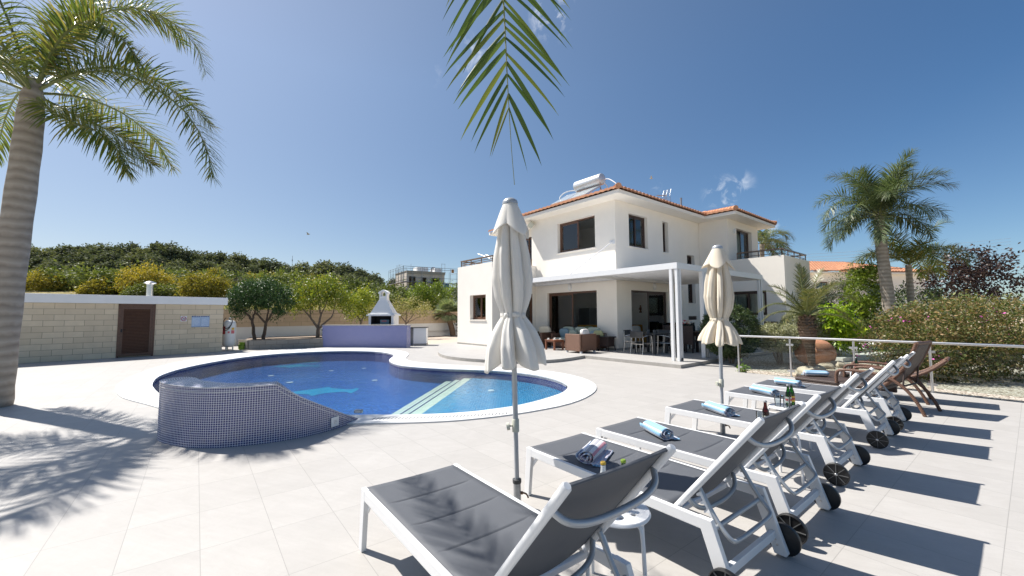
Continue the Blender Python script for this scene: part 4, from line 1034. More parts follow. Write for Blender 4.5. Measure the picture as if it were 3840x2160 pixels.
for (x, y, w) in ((-1.81, -3.33, .09), (-1.80, -3.50, .085), (-1.66, -3.50, .085), (-.22, -3.50, .13), (-.02, -3.50, .085), (4.55, -3.48, .085), (4.76, -3.48, .10)):
    mb = MB(); mb.box(x - w / 2, x + w / 2, y - w / 2, y + w / 2, .1, z0); o = mb.build('post', M['white_metal'], pg, bevel=.006)
mb = MB(); mb.lathe([(.045, 0), (.045, .012), (0, .013)], 14, (-1.73, -3.555, .16), Matrix.Rotation(R(90), 4, 'X')); mb.build('drain_outlet', M['charcoal'], pg)
mb = MB(); mb.tube([(-.03, .16, 4.40), (-1.55, 1.1, 3.05)], .022, 8); st_ = mb.build('brace', M['white_metal'], pg); mb = MB(); mb.box(-.02, -.001, .04, .28, 4.32, 4.48); mb.build('bracket', M['white_metal'], st_)

# ------------------------------------------------------------------ furniture on the terrace
def hthing(name, label, cat, x, y, z=.1, rot=0., group=None): return thing(name, label, cat, hw(x, y, z), HA + rot, group)
def cushion(parent, name, mat, c, sx, sy, sz, rot=(0, 0, 0)):
    mb = MB(); Mr = Matrix.Translation(c) @ (Matrix.Rotation(rot[2], 4, 'Z') @ Matrix.Rotation(rot[1], 4, 'Y') @ Matrix.Rotation(rot[0], 4, 'X'))
    def sp(t): return math.copysign(abs(t) ** .45, t)
    def fn(u, v):
        a = 2 * math.pi * u; b = math.pi * (v - .5)
        return Mr @ Vector((sx / 2 * sp(math.cos(b)) * sp(math.cos(a)), sy / 2 * sp(math.cos(b)) * sp(math.sin(a)), sz / 2 * math.copysign(abs(math.sin(b)) ** .8, math.sin(b))))
    mb.grid(fn, 28, 12, closeu=True); return mb.build(name, mat, parent, smooth=True)
# two seater seen from behind (nearest the pool)
so = hthing('wicker_sofa', 'brown woven wicker sofa seen from behind, nearest the terrace edge', 'sofa', -2.13, .02, .1)
mb = MB(); mb.box(0, .08, 0, .78, .07, .69); mb.box(.0, .86, 0, .09, .07, .69); mb.box(.0, .86, .72, .80, .07, .62); mb.box(.08, .86, .09, .72, .07, .30); mb.build('frame', M['wicker_light'], so, bevel=.015)
for (x, y) in ((.06, .06), (.8, .06), (.06, .74), (.8, .74)): mb = MB(); mb.box(x - .035, x + .035, y - .035, y + .035, 0, .07); mb.build('foot', M['white_metal'], so)
cushion(so, 'seat_cushion', M['white_cushion'], (.48, .41, .36), .74, .6, .13)
cp = hthing('white_pillow', 'white pillow leaning over the back of the near wicker sofa', 'cushion', -1.75, .16, .8, R(12)); cushion(cp, 'pillow', M['white_cushion'], (0, 0, .02), .50, .17, .30, (R(-18), 0, 0))
# long sofa under the window
sf = hthing('wicker_sofa', 'long wicker sofa with sage cushions against the sliding door', 'sofa', -.95, .45, .1)
mb = MB(); mb.box(0, .85, 0, 2.32, .07, .28); mb.box(.72, .85, 0, 2.32, .28, .66); mb.box(0, .85, 2.20, 2.32, .28, .60); mb.box(0, .85, 0, .12, .28, .6); mb.build('frame', M['wicker'], sf, bevel=.015)
for (x, y) in ((.06, .06), (.78, .06), (.06, 2.26), (.78, 2.26)): mb = MB(); mb.box(x - .03, x + .03, y - .03, y + .03, 0, .07); mb.build('foot', M['white_metal'], sf)
for k in range(3):
    cushion(sf, 'seat_cushion', M['sage_cushion'], (.38, .48 + .69 * k, .36), .66, .68, .15); cushion(sf, 'back_cushion', M['sage_cushion'], (.66, .48 + .69 * k, .66), .16, .68, .46, (0, R(-10), 0))
for (y, mat, lab, s_) in ((1.95, 'blue_cushion', 'large blue grey scatter cushion at the left end of the sage sofa', .50), (1.45, 'sage_cushion', 'small sage scatter cushion beside the blue grey one', .40), (.35, 'blue_cushion', 'blue grey scatter cushion at the right end of the sage sofa', .36), (.12, 'olive_cushion', 'pale olive scatter cushion at the far right of the sage sofa', .42)):
    t = hthing('scatter_cushion', lab, 'cushion', -.95 + .50, .45 + y, .62, 0); cushion(t, 'cover', M[mat], (0, 0, .06), .15, s_, s_ * .95, (0, R(-20), R(8)))
# armchair left
ac = hthing('wicker_armchair', 'wicker armchair with cream cushions beside the glazed door', 'armchair', -1.2, 2.95, .1)
mb = MB(); mb.box(-.1, .75, .02, .95, .06, .28); mb.box(.64, .75, .02, .95, .28, .66); mb.box(-.1, .75, .0, .12, .28, .64); mb.box(-.1, .75, .86, .98, .28, .64); mb.build('frame', M['wicker'], ac, bevel=.015)
for (x, y) in ((-.05, .06), (.7, .06), (-.05, .9), (.7, .9)): mb = MB(); mb.box(x - .03, x + .03, y - .03, y + .03, 0, .06); mb.build('foot', M['wicker_dark'], ac)
cushion(ac, 'seat_cushion', M['cream_cushion'], (.26, .48, .36), .74, .74, .17); cushion(ac, 'back_cushion', M['cream_cushion'], (.56, .48, .66), .17, .70, .50, (0, R(-12), 0))
# coffee table with cups
ct = hthing('coffee_table', 'small square red brown wooden coffee table', 'table', -1.62, 1.88, .1)
mb = MB(); mb.box(-.28, .28, -.28, .28, .37, .40); mb.build('tabletop', M['wood'], ct, bevel=.006)
mb = MB()
for s in (-1, 1): mb.box(-.22, .22, s * .235 - .01, s * .235 + .01, .31, .37); mb.box(s * .235 - .01, s * .235 + .01, -.22, .22, .31, .37)
mb.build('apron', M['wood'], ct)
for sx_ in (-1, 1):
    for sy_ in (-1, 1): mb = MB(); mb.box(sx_ * .235 - .03, sx_ * .235 + .03, sy_ * .235 - .03, sy_ * .235 + .03, 0, .37); mb.build('leg', M['wood'], ct)
def cup(x, y, lab):
    c = hthing('coffee_cup', lab, 'cup', x, y, .50, random.uniform(0, 6), 'coffee cups on the wooden table')
    mb = MB(); mb.lathe([(0, .012), (.022, .012), (.036, .06), (.040, .062), (.038, .056), (.02, .02), (0, .018)], 14); mb.tube([(.036, 0, .05), (.058, 0, .045), (.055, 0, .025), (.028, 0, .022)], .004, 5); mb.build('cup', M['ceramic'], c, smooth=True)
    mb = MB(); mb.lathe([(0, .002), (.04, .002), (.072, .012), (.07, .015), (.04, .007), (0, .006)], 18); mb.build('saucer', M['ceramic'], c, smooth=True)
cup(-1.78, 2.05, 'white coffee cup on a saucer, leftmost on the wooden table'); cup(-1.62, 1.86, 'white coffee cup on a saucer in the middle of the wooden table'); cup(-1.52, 1.98, 'white coffee cup on a saucer at the back of the wooden table'); cup(-1.45, 1.72, 'white coffee cup on a saucer, rightmost on the wooden table')
# wicker side table with a candle glass
wt = hthing('side_table', 'dark wicker side table against the villa corner', 'table', -.35, .25, .1)
mb = MB(); mb.box(-.24, .26, -.25, .26, .50, .54); mb.build('tabletop', M['wicker_dark'], wt); mb = MB(); mb.box(-.17, .19, -.18, .20, .16, .50); mb.build('body', M['wicker_dark'], wt)
for sx_ in (-1, 1):
    for sy_ in (-1, 1): mb = MB(); mb.tube([(sx_ * .19 + .01, sy_ * .19, .5), (sx_ * .18 + .01, sy_ * .18, .25), (sx_ * .22 + .01, sy_ * .22, 0)], .016, 6); mb.build('leg', M['wicker_dark'], wt)
cg = hthing('candle_glass', 'small smoky glass candle holder on the dark wicker side table', 'candle holder', -.36, .30, .64); mb = MB(); mb.lathe([(0, 0), (.045, 0), (.05, .11), (.046, .11), (.04, .01), (0, .01)], 14); mb.build('holder', M['appliance'], cg, smooth=True); mb = MB(); mb.lathe([(0, .012), (.035, .012), (.035, .05), (0, .05)], 12); mb.build('candle', M['ceramic'], cg)
# dining set: black table, sling chairs with metal tube frames
dt = hthing('dining_table', 'black metal dining table under the pergola', 'table', -.1, -1.52, .1)
mb = MB(); mb.box(-.50, .50, -.48, .48, .68, .71); mb.build('tabletop', M['charcoal'], dt)
for sx_ in (-1, 1):
    for sy_ in (-1, 1): mb = MB(); mb.box(sx_ * .38 - .035, sx_ * .38 + .035, sy_ * .37 - .035, sy_ * .37 + .035, 0, .68); mb.build('leg', M['charcoal'], dt)
def sling_chair():
    c = thing('dining_chair', 'x', 'chair')
    mb = MB()
    for s in (-1, 1):
        y = s * .27
        mb = MB(); mb.tube(smooth_open([(.25, y, 0), (.22, y, .62), (.20, y, .655), (.10, y, .665), (-.14, y, .63), (-.20, y * .98, .61)], 2), .0125, 7); mb.build('front_leg', M['steel'], c, smooth=True)
        mb = MB(); mb.tube([(-.27, y, 0), (-.22, y, .45), (-.25, y * .96, .80)], .0125, 7); mb.build('rear_leg', M['steel'], c, smooth=True)
    mb = MB(); mb.tube([(.235, -.27, .36), (.235, .27, .36)], .010, 6); mb.tube([(-.225, -.27, .36), (-.225, .27, .36)], .010, 6); mb.tube([(.235, -.25, .40), (-.22, -.25, .40)], .010, 6); mb.tube([(.235, .25, .40), (-.22, .25, .40)], .010, 6); mb.build('stretcher', M['steel'], c)
    mb = MB(); mb.grid(lambda u, v: (.23 - .45 * u, -.24 + .48 * v, .41 - .02 * math.sin(math.pi * v) - .015 * math.sin(math.pi * u)), 8, 6); mb.build('seat', M['charcoal'], c, smooth=True, solid=.012)
    mb = MB(); mb.grid(lambda u, v: (-.235 - .04 * u - .03 * math.sin(math.pi * v), -.275 + .55 * v, .58 + .24 * u), 6, 8); mb.build('backrest', M['charcoal'], c, smooth=True, solid=.016)
    return c
dc = sling_chair(); gp = 'black sling chairs round the black dining table'
# local chair faces +x, its back at -x
dc.location = hw(-.68, -1.50, .1); dc.rotation_euler = (0, 0, HA + R(-8)); dc['label'] = 'black sling armchair with a metal frame, nearest the pergola front left'; dc['group'] = gp
dup(dc, hw(-.32, -.95, .1), HA + R(-84), 'black sling armchair standing between the dining table and the door', gp)
dup(dc, hw(-.02, -2.12, .1), HA + R(96), 'black sling armchair right of the table leg, close behind the corner posts', gp)
dup(dc, hw(.55, -1.50, .1), HA + R(178), 'black sling armchair on the far side of the black table', gp)
def jarset(x, y, z, n, rng):
    pass
def hbottle(name, label, cat, x, y, z, prof, mat, cap=None):
    t = hthing(name, label, cat, x, y, z); mb = MB(); mb.lathe(prof, 12); mb.build('body', mat, t, smooth=True)
    if cap: c = MB(); c.lathe(cap, 10); c.build('cap', M['charcoal'], t)
rng = random.Random(4)
for k in range(7):
    x, y = -.42 + rng.random() * .62, -1.85 + rng.random() * .7
    t = hthing('drinking_glass', 'dark tinted drinking glass standing on the black dining table', 'glass', x, y, .81, 0, 'dark glasses on the black dining table'); mb = MB(); mb.lathe([(0, .004), (.028, 0), (.036, .13), (.033, .13), (.026, .012), (0, .012)], 12); mb.build('tumbler', M['appliance'], t, smooth=True)
# wicker dining set further right
w2 = hthing('wicker_dining_table', 'dark wicker dining table set with flowers and wine', 'table', 2.1, -2.05, .1)
mb = MB(); mb.box(-.75, .75, -.48, .48, .70, .75); mb.build('tabletop', M['wicker_dark'], w2); mb = MB(); mb.box(-.66, .66, -.4, .4, .58, .70); mb.build('apron', M['wicker_dark'], w2)
for sx_ in (-1, 1):
    for sy_ in (-1, 1): mb = MB(); mb.box(sx_ * .66 - .04, sx_ * .66 + .04, sy_ * .40 - .04, sy_ * .40 + .04, 0, .7); mb.build('leg', M['wicker_dark'], w2)
def wchair():
    c = thing('wicker_dining_chair', 'x', 'chair'); mb = MB(); mb.box(-.24, .24, -.24, .24, .38, .45); mb.build('seat', M['wicker_dark'], c)
    mb = MB(); mb.box(-.26, -.20, -.24, .24, .30, .97); mb.build('backrest', M['wicker_dark'], c)
    for sx_ in (-1, 1):
        for sy_ in (-1, 1): mb = MB(); mb.box(sx_ * .21 - .022, sx_ * .21 + .022, sy_ * .21 - .022, sy_ * .21 + .022, 0, .38); mb.build('leg', M['wicker_dark'], c)
    return c
wch = wchair(); gp2 = 'dark wicker chairs round the wicker dining table'
wch.location = hw(1.15, -2.30, .1); wch.rotation_euler = (0, 0, HA + R(4)); wch['label'] = 'dark wicker dining chair with its tall back to the pergola corner posts'; wch['group'] = gp2
dup(wch, hw(1.20, -1.75, .1), HA + R(-6), 'dark wicker dining chair beside the black table, nearer the villa wall', gp2)
dup(wch, hw(1.75, -1.30, .1), HA + R(-90), 'dark wicker dining chair in front of the wall vent', gp2); dup(wch, hw(2.5, -1.30, .1), HA + R(-92), 'dark wicker dining chair between the wall vent and the round bush', gp2)
dup(wch, hw(1.8, -2.8, .1), HA + R(90), 'dark wicker dining chair on the pool side of the wicker table', gp2); dup(wch, hw(2.55, -2.8, .1), HA + R(88), 'dark wicker dining chair behind the far umbrella', gp2)
vs_ = hthing('flower_vase', 'glass vase of cream and pink flowers on the wicker dining table', 'vase', 1.55, -2.05, .85)
mb = MB(); mb.lathe([(0, 0), (.05, 0), (.06, .05), (.045, .2), (.055, .22)], 14, cap=False); mb.build('vase', M['tumbler'], vs_, smooth=True)
mb = MB(); rng = random.Random(2)
for k in range(16): a = rng.random() * 6.28; r = rng.uniform(.02, .16); mb.tube([(0, 0, .05), (r * math.cos(a), r * math.sin(a), .27 + rng.random() * .08)], .004, 4)
mb.build('stems', L['hedge'], vs_); 
for mat, s0 in (('flower_pale', 5), ('white_cushion', 6), ('pink_label', 7)):
    mb = MB(); rng = random.Random(s0)
    for k in range(6): a = rng.random() * 6.28; r = rng.uniform(.02, .19); mb.ball((r * math.cos(a), r * math.sin(a), .30 + rng.random() * .10), .05, .05, .042, 8, 6)
    mb.build('blossom', M[mat], vs_, smooth=True)
hbottle('wine_bottle', 'dark wine bottle beside the flower vase', 'bottle', 1.85, -2.15, .85, [(0, 0), (.038, 0), (.038, .19), (.014, .25), (.014, .31), (0, .31)], M['dark'], [(.016, .27), (.016, .315), (0, .316)])
for k in range(4):
    t = hthing('water_glass', 'clear water glass set on the wicker dining table', 'glass', 2.0 + .13 * k, -2.3 + .12 * (k % 2), .85, 0, 'clear glasses on the wicker dining table'); mb = MB(); mb.lathe([(0, .004), (.028, 0), (.036, .14), (.033, .14), (.026, .012), (0, .012)], 12); mb.build('tumbler', M['tumbler'], t, smooth=True)
gs = hthing('glass_wind_screen', 'clear glass wind screen along the terrace beyond the dining tables', 'glass screen', 3.2, -.75, .1); mb = MB(); mb.box(-1.6, 1.5, -.006, .006, .08, 1.05); mb.build('pane', M['fence_glass'], gs); mb = MB(); mb.box(-1.6, 1.5, -.02, .02, 0, .08); mb.build('base_channel', M['steel'], gs)
# inside the open rooms
isf = hthing('indoor_sofa', 'ochre covered sofa inside the open living room', 'sofa', 2.05, 1.85, .103, R(-42))
mb = MB(); mb.box(-1.5, 1.5, -.4, .4, .1, .45); mb.box(-1.5, 1.5, .25, .45, .45, .92); mb.build('frame', M['orange_cloth'], isf, bevel=.05)
for (x, mat) in ((-1.0, 'olive_cushion'), (-.3, 'pink_cloth'), (.75, 'olive_cushion'), (1.15, 'white_cushion')): cushion(isf, 'pillow', M[mat], (x, .12, .68), .42, .15, .40, (R(-20), 0, 0))
fr_ = hthing('refrigerator', 'grey refrigerator inside the living room, seen through the left sliding door', 'refrigerator', 3.7, 4.6, .103); mb = MB(); mb.box(-.35, .35, -.35, .35, .02, 1.75); mb.build('body', M['appliance'], fr_, bevel=.01); mb = MB(); mb.box(-.34, .34, -.37, -.352, .05, .7); mb.box(-.34, .34, -.37, -.352, .73, 1.73); o = mb.build('door', M['galv'], fr_); mb = MB(); mb.bar((.26, -.39, .9), (.26, -.39, 1.5), .02, .02); mb.build('handle', M['steel'], o)
ch = hthing('chandelier', 'small dark chandelier hanging inside the living room', 'chandelier', 4.2, 3.9, 2.4); mb = MB(); mb.tube([(0, 0, .58), (0, 0, 0)], .01, 5)
for k in range(6): a = k * 1.047; mb.tube(smooth_open([(0, 0, .05), (.12 * math.cos(a), .12 * math.sin(a), -.05), (.22 * math.cos(a), .22 * math.sin(a), .04)], 2), .008, 5)
mb.build('arms', M['dark'], ch); mb = MB()
for k in range(6): a = k * 1.047; mb.ball((.22 * math.cos(a), .22 * math.sin(a), .08), .03, .03, .045, 8, 6)
mb.build('lamp_cup', M['lamp_glass'], ch)
sg = hthing('figurine', 'brown carved figurine standing in the wall niche', 'figurine', 5.31, 2.42, 1.582); mb = MB(); mb.lathe([(.075, 0), (.07, .05), (.04, .1), (.055, .18), (.065, .26), (.03, .31), (.04, .345), (.035, .39), (0, .41)], 12); mb.ball((-.02, .05, .2), .03, .05, .03); mb.ball((.02, -.05, .22), .03, .05, .03); mb.build('figure', M['wood'], sg, smooth=True)
pf = hthing('framed_picture', 'small framed picture on the inside wall behind the right sliding door', 'picture', 5.19, 1.25, 1.75); mb = MB(); mb.box(-.015, 0, -.2, .2, -.25, .25); mb.build('frame', M['sign_white'], pf); mb = MB(); mb.box(-.018, -.0155, -.08, .08, -.1, .1); mb.build('print', M['appliance'], pf)
# ------------------------------------------------------------------ white sun loungers
def make_lounger():
    t = thing('sun_lounger', 'x', 'sun lounger'); WM = M['white_metal']
    mb = MB()
    for y in (.015, .685): mb.bar((-.012, y, .358), (1.535, y, .358), .03, .062)
    mb.bar((.05, .03, .345), (.05, .67, .345), .03, .03); mb.bar((1.30, .03, .335), (1.30, .67, .335), .03, .03)
    mb.bar((.10, .028, .335), (.03, .028, .25), .012, .03)
    mb.build('frame', WM, t, bevel=.004)
    for y in (.015, .685):
        mb = MB(); mb.add([(x, yy, z) for yy in (y - .016, y + .016) for (x, z) in ((-.013, .392), (.055, .392), (.012, 0), (-.045, 0))], [(0, 1, 2, 3), (4, 7, 6, 5), (0, 4, 5, 1), (1, 5, 6, 2), (2, 6, 7, 3), (3, 7, 4, 0)]); mb.build('leg', WM, t, bevel=.003)
        mb = MB(); mb.add([(x, yy, z) for yy in (y - .017, y + .017) for (x, z) in ((1.46, .391), (1.54, .391), (1.665, .035), (1.655, .018), (1.59, .018))], [(0, 1, 2, 3, 4), (5, 9, 8, 7, 6), (0, 5, 6, 1), (1, 6, 7, 2), (2, 7, 8, 3), (3, 8, 9, 4), (4, 9, 5, 0)]); lg = mb.build('leg', WM, t, bevel=.003)
        s = -1 if y < .3 else 1
        mb = MB()
        for (x, z) in ((1.585, .15), (1.60, .105), (1.61, .075)): mb.lathe([(.008, 0), (.006, .004), (0, .005)], 8, (x, y - s * .0175, z), Matrix.Rotation(R(90 * s), 4, 'X'))
        mb.build('bolt', M['steel'], lg)
    mb = MB(); mb.bar((1.585, .03, .13), (1.585, .67, .13), .03, .05); mb.build('crossbar', WM, t, bevel=.003)
    for s, y in ((-1, -.028), (1, .728)):
        Mx = Matrix.Rotation(R(90 * -s), 4, 'X')
        mb = MB(); mb.lathe([(0, -.016), (.088, -.016), (.094, -.012), (.095, .0), (.094, .012), (.088, .016), (.086, .008), (0, .006)], 30, (1.625, y, .096), Mx); w = mb.build('wheel', M['black_rubber'], t, smooth=True)
        mb = MB()
        for k in range(8): a = k * math.pi / 4; mb.bar((1.625 + .016 * math.cos(a), y + s * .011, .096 + .016 * math.sin(a)), (1.625 + .086 * math.cos(a), y + s * .011, .096 + .086 * math.sin(a)), .004, .008, (0, 1, 0))
        mb.build('spoke', M['appliance'], w); mb = MB(); mb.lathe([(.012, 0), (.012, .02), (.006, .024), (0, .025)], 12, (1.625, y, .096), Matrix.Rotation(R(90) * -s, 4, 'X')); mb.build('hub', M['steel'], w)
    # seat sling with cross seams
    def seam(x):
        d = 0
        for c in (.30, .62, .93): d += math.exp(-((x - c) / .008) ** 2)
        return d
    xs = sorted(set([i * .05 for i in range(27)] + [c + k * .004 for c in (.30, .62, .93) for k in range(-4, 5)])); xs = [x - .008 for x in xs if x <= 1.305]
    mb = MB(); ny = 14; vs = [(x, .024 + .652 * j / ny, .385 - .012 * math.sin(math.pi * j / ny) * (0.35 + .65 * math.sin(math.pi * min(1, max(0, x / 1.3)))) - (.007 * seam(x) if 1 < j < ny - 1 else 0)) for x in xs for j in range(ny + 1)]
    fs = [(i * (ny + 1) + j, i * (ny + 1) + j + 1, (i + 1) * (ny + 1) + j + 1, (i + 1) * (ny + 1) + j) for i in range(len(xs) - 1) for j in range(ny)]
    mb.add(vs, fs); mb.build('seat_sling', M['sling'], t, smooth=True, solid=.006)
    # backrest
    A = Vector((1.315, 0, .375)); B = Vector((1.79, 0, .965)); D = (B - A).normalized(); N = Vector((D.z, 0, -D.x))   # N points behind / below
    mb = MB()
    for y in (.052, .648): mb.tube([A + Vector((0, y, 0)), B + Vector((0, y, 0)), B + D * .008 + Vector((0, y, 0))], [.0185, .0185, .013], 12)
    bf = mb.build('backrest_frame', WM, t, smooth=True)
    def bow(tt, bulge, drop):
        P = A.lerp(B, tt); q = [P + Vector((0, .06, 0)), P + N * bulge * .75 - D * drop * .5 + Vector((0, .10, 0)), P + N * bulge * 1.1 - D * drop + Vector((0, .22, 0)), P + N * bulge * 1.1 - D * drop + Vector((0, .48, 0)), P + N * bulge * .75 - D * drop * .5 + Vector((0, .60, 0)), P + Vector((0, .64, 0))]
        mb = MB(); mb.tube(smooth_open(q, 3), .0135, 9); mb.build('back_bow', M['grey_metal'], bf, smooth=True)
    bow(.83, .075, .02); bow(.12, .085, .05)
    mb = MB(); mb.grid(lambda u, v: A + (B - A) * (.04 + .945 * v) + Vector((0, .06 + .58 * u, 0)) + N * (-.012 + (.030 - .024 * v * v) * math.sin(math.pi * u)), 12, 22); mb.build('back_sling', M['sling'], t, smooth=True, solid=.006)
    mb = MB(); mb.tube([A.lerp(B, .985) + Vector((0, .07, -.004)) - N * .008 + Vector((0, .57 * k / 8, 0)) + N * .004 * math.sin(math.pi * k / 8) for k in range(9)], .006, 6); mb.build('sling_hem', M['sling'], t)
    # adjusting bar with teeth, and the rest bar
    P = A.lerp(B, .24)
    q = [P + Vector((0, .085, 0)) + N * .01, Vector((1.53, .085, .36)), Vector((1.60, .088, .285)), Vector((1.615, .13, .272)), Vector((1.615, .57, .272)), Vector((1.60, .612, .285)), Vector((1.53, .615, .36)), P + Vector((0, .615, 0)) + N * .01]
    mb = MB(); mb.tube(smooth_open(q, 2), .0125, 9); sb = mb.build('support_bar', M['grey_metal'], t, smooth=True)
    for y in (.072, .628):
        mb = MB(); p0 = P + N * .03; p1 = Vector((1.535, 0, .34)); d = (p1 - p0).normalized(); nn = Vector((-d.z, 0, d.x)); nn = -nn if nn.z > 0 else nn
        pts = []; L_ = (p1 - p0).length
        for k in range(4):
            a = p0 + d * (L_ * k / 4); pts += [a + nn * .012, a + nn * .034 + d * .006, a + nn * .036 + d * .016, a + nn * .014 + d * .020]
        up = [p0 + d * L_, p0]
        poly = pts + up; n = len(poly)
        mb.add([(p.x, y - .004, p.z) for p in poly] + [(p.x, y + .004, p.z) for p in poly], [tuple(range(n)), tuple(range(2 * n - 1, n - 1, -1))] + [(i, (i + 1) % n, n + (i + 1) % n, n + i) for i in range(n)]); mb.build('notch_plate', WM, sb)
    mb = MB(); mb.tube([(1.535, .03, .335), (1.535, .67, .335)], .0135, 9); mb.build('rest_bar', M['grey_metal'], t, smooth=True)
    return t
LG = 'white sun loungers in a row by the pool'
spots = [((-.970, 2.68), 37.7, 'nearest white sun lounger, no towel, frond shadows across its charcoal sling'),
         ((.122, 3.47), 37.6, 'white sun lounger carrying the pink striped towel roll'),
         ((.823, 4.03), 38.6, 'white sun lounger with a blue striped towel, third from the camera'),
         ((1.84, 4.93), 38.6, 'white sun lounger whose foot stands beside the farther umbrella pole'),
         ((3.05, 5.88), 39.4, 'white sun lounger just beyond the stool with the two green bottles'),
         ((3.83, 6.52), 40.0, 'farthest white sun lounger, next to the brown wicker chaises')]
l0 = make_lounger()
LO = []
for i, (p, th, lab) in enumerate(spots):
    o = l0 if i == 0 else dup(l0)
    o.location = (p[0], p[1], 0); o.rotation_euler = (0, 0, R(th - 90)); o['label'] = lab; o['group'] = LG
    LO.append((Vector((p[0], p[1], 0)), R(th - 90)))
def onl(i, x, y, z=0.):
    o, a = LO[i]; return (o.x + x * math.cos(a) - y * math.sin(a), o.y + x * math.sin(a) + y * math.cos(a), z)
# rolled towels
def towel(mat, loc, rot, label, Ln=.34, seed=0, flat=.74):
    rng = random.Random(seed); t = thing('rolled_towel', label, 'towel', loc, rot, 'rolled striped towels')
    mb = MB(); turns = 2.7; n = 90; r0, r1 = .014, .074
    def fn(u, v):
        a = turns * 2 * math.pi * u + 2.2; r = r0 + (r1 - r0) * u + .003 * math.sin(3 * a + 4 * v + seed)
        sh = .012 * math.sin(5 * u + seed) * (2 * v - 1)
        return (Ln * (v - .5) + sh + .006 * math.sin(a * 2 + seed) * (v if v > .5 else v - 1), r * math.cos(a), r1 * flat + r * flat * math.sin(a) - .004)
    mb.grid(fn, n, 10, uv=True)
    # the loose outer end laid flat beside the roll
    mb.grid(lambda u, v: (Ln * (v - .5) + .008 * math.sin(9 * u + seed), -.02 - .095 * u, .012 - .006 * u + .003 * math.sin(14 * v)), 6, 10, uv=True)
    mb.build('towel_cloth', M[mat], t, smooth=True, solid=.007)
    mb = MB()
    for e in (-1, 1):
        for k in range(14): y = -.06 - .055 * k / 14; mb.bar((e * Ln / 2, y, .012), (e * (Ln / 2 + .02), y + .004 * math.sin(k), .006), .003, .003)
    mb.build('fringe', M['towel_blue'], t)
tw = R(64)
towel('towel_pink', (.63, 3.265, .382), R(62), 'rolled towel with pink, white and grey stripes on the second lounger', .36, 1)
towel('towel_blue', (1.345, 3.85, .382), R(101), 'rolled blue and white towel on the lounger with the brown bottle behind it', .34, 2)
towel('towel_blue', (2.34, 4.68, .382), R(100), 'rolled blue and white towel on the lounger beside the far umbrella pole', .36, 3)
towel('towel_blue', (3.52, 5.74, .382), R(102), 'rolled pale blue towel on the lounger behind the two green bottles', .36, 4)
towel('towel_blue', (4.31, 6.42, .382), R(118), 'rolled blue towel on the farthest white lounger', .34, 5)
# white stools
def stool():
    t = thing('stool_table', 'x', 'stool'); mb = MB(); circ = [(.175 * math.cos(a), .175 * math.sin(a)) for a in np.linspace(0, 2 * math.pi, 41)[:-1]]
    hol = []
    for k in range(8): a = k * math.pi / 4; hol.append([(.105 * math.cos(a) + .016 * math.cos(b), .105 * math.sin(a) + .016 * math.sin(b)) for b in np.linspace(0, 2 * math.pi, 13)[:-1]])
    mb.prism(circ, .437, .447, hol); mb.build('seat', M['white_metal'], t)
    mb = MB(); mb.tube([(.172 * math.cos(a), .172 * math.sin(a), .436) for a in np.linspace(0, 2 * math.pi, 41)[:-1]], .010, 6, closed=True); mb.build('rim', M['white_metal'], t, smooth=True)
    for k in range(4):
        a = k * math.pi / 2 + .5; c, s = math.cos(a), math.sin(a); mb = MB(); mb.tube(smooth_open([(.10 * c, .10 * s, .43), (.17 * c, .17 * s, .428), (.19 * c, .19 * s, .40), (.20 * c, .20 * s, .2), (.205 * c, .205 * s, 0)], 2), .0105, 8); mb.build('leg', M['white_metal'], t, smooth=True)
    return t
SG = 'round white metal stools between the loungers'
s0 = stool(); s0.location = (.56, 2.28, 0); s0['label'] = 'round white stool between the two nearest loungers'; s0['group'] = SG
dup(s0, (2.40, 3.80, 0), .3, 'round white stool hidden behind the lounger backs, holding the brown bottle', SG)
dup(s0, (3.12, 4.68, 0), .7, 'round white stool holding two green bottles and a glass', SG)
dup(s0, (6.28, 7.55, 0), .2, 'round white stool beside the brown wicker chaises', SG)
BP = [(0, .004), (.026, .0), (.030, .006), (.030, .125), (.026, .150), (.014, .190), (.0125, .222), (.0145, .224), (.0145, .236), (.011, .238)]
def bottle(mat, loc, label, cap='galv', lab=True, foil=False):
    t = thing('beer_bottle', label, 'bottle', loc); mb = MB(); mb.lathe(BP, 18); mb.build('body', M[mat], t, smooth=True)
    if lab:
        mb = MB(); mb.lathe([(.0304, .04), (.0304, .105)], 18, cap=False); mb.build('paper_label', M['beige_plastic' if not lab == 2 else 'yellow_label'], t, smooth=True); mb = MB(); mb.lathe([(.0308, .062), (.0308, .085)], 18, cap=False); mb.build('label_band', M['red_label'], t, smooth=True)
    if foil: mb = MB(); mb.lathe([(.0275, .146), (.0148, .191), (.0133, .223)], 14, cap=False); mb.build('foil', M['tank_white'], t, smooth=True)
    mb = MB(); mb.lathe([(.0155, .226), (.0155, .236), (.012, .241), (0, .242)], 12); mb.build('cap', M[cap], t)
def tumbler(loc, label, h=.13, r=.036):
    t = thing('tumbler', label, 'glass', loc); mb = MB(); mb.lathe([(0, .006), (r * .8, .0), (r, h), (r * .93, h), (r * .74, .012), (0, .012)], 18); mb.build('glass', M['tumbler'], t, smooth=True)
bottle('bottle_green', (.50, 2.30, .447), 'green bottle with a pale foil neck and gold cap on the nearest stool', 'yellow_label', foil=True)
bottle('bottle_green', (.62, 2.33, .447), 'green bottle with a green cap on the nearest stool', 'green_plastic')
tumbler((.455, 2.22, .447), 'clear tumbler on the nearest stool between the first two loungers')
bottle('bottle_brown', (2.37, 3.86, .447), 'brown beer bottle behind the third lounger back')
tumbler((2.28, 3.80, .447), 'clear straight glass beside the brown bottle', .15, .033)
bottle('bottle_green', (3.155, 4.70, .447), 'green bottle with a white label, left of the pair on the stool')
bottle('bottle_green', (3.235, 4.76, .447), 'green bottle with a yellow label, right of the pair on the stool', lab=2)
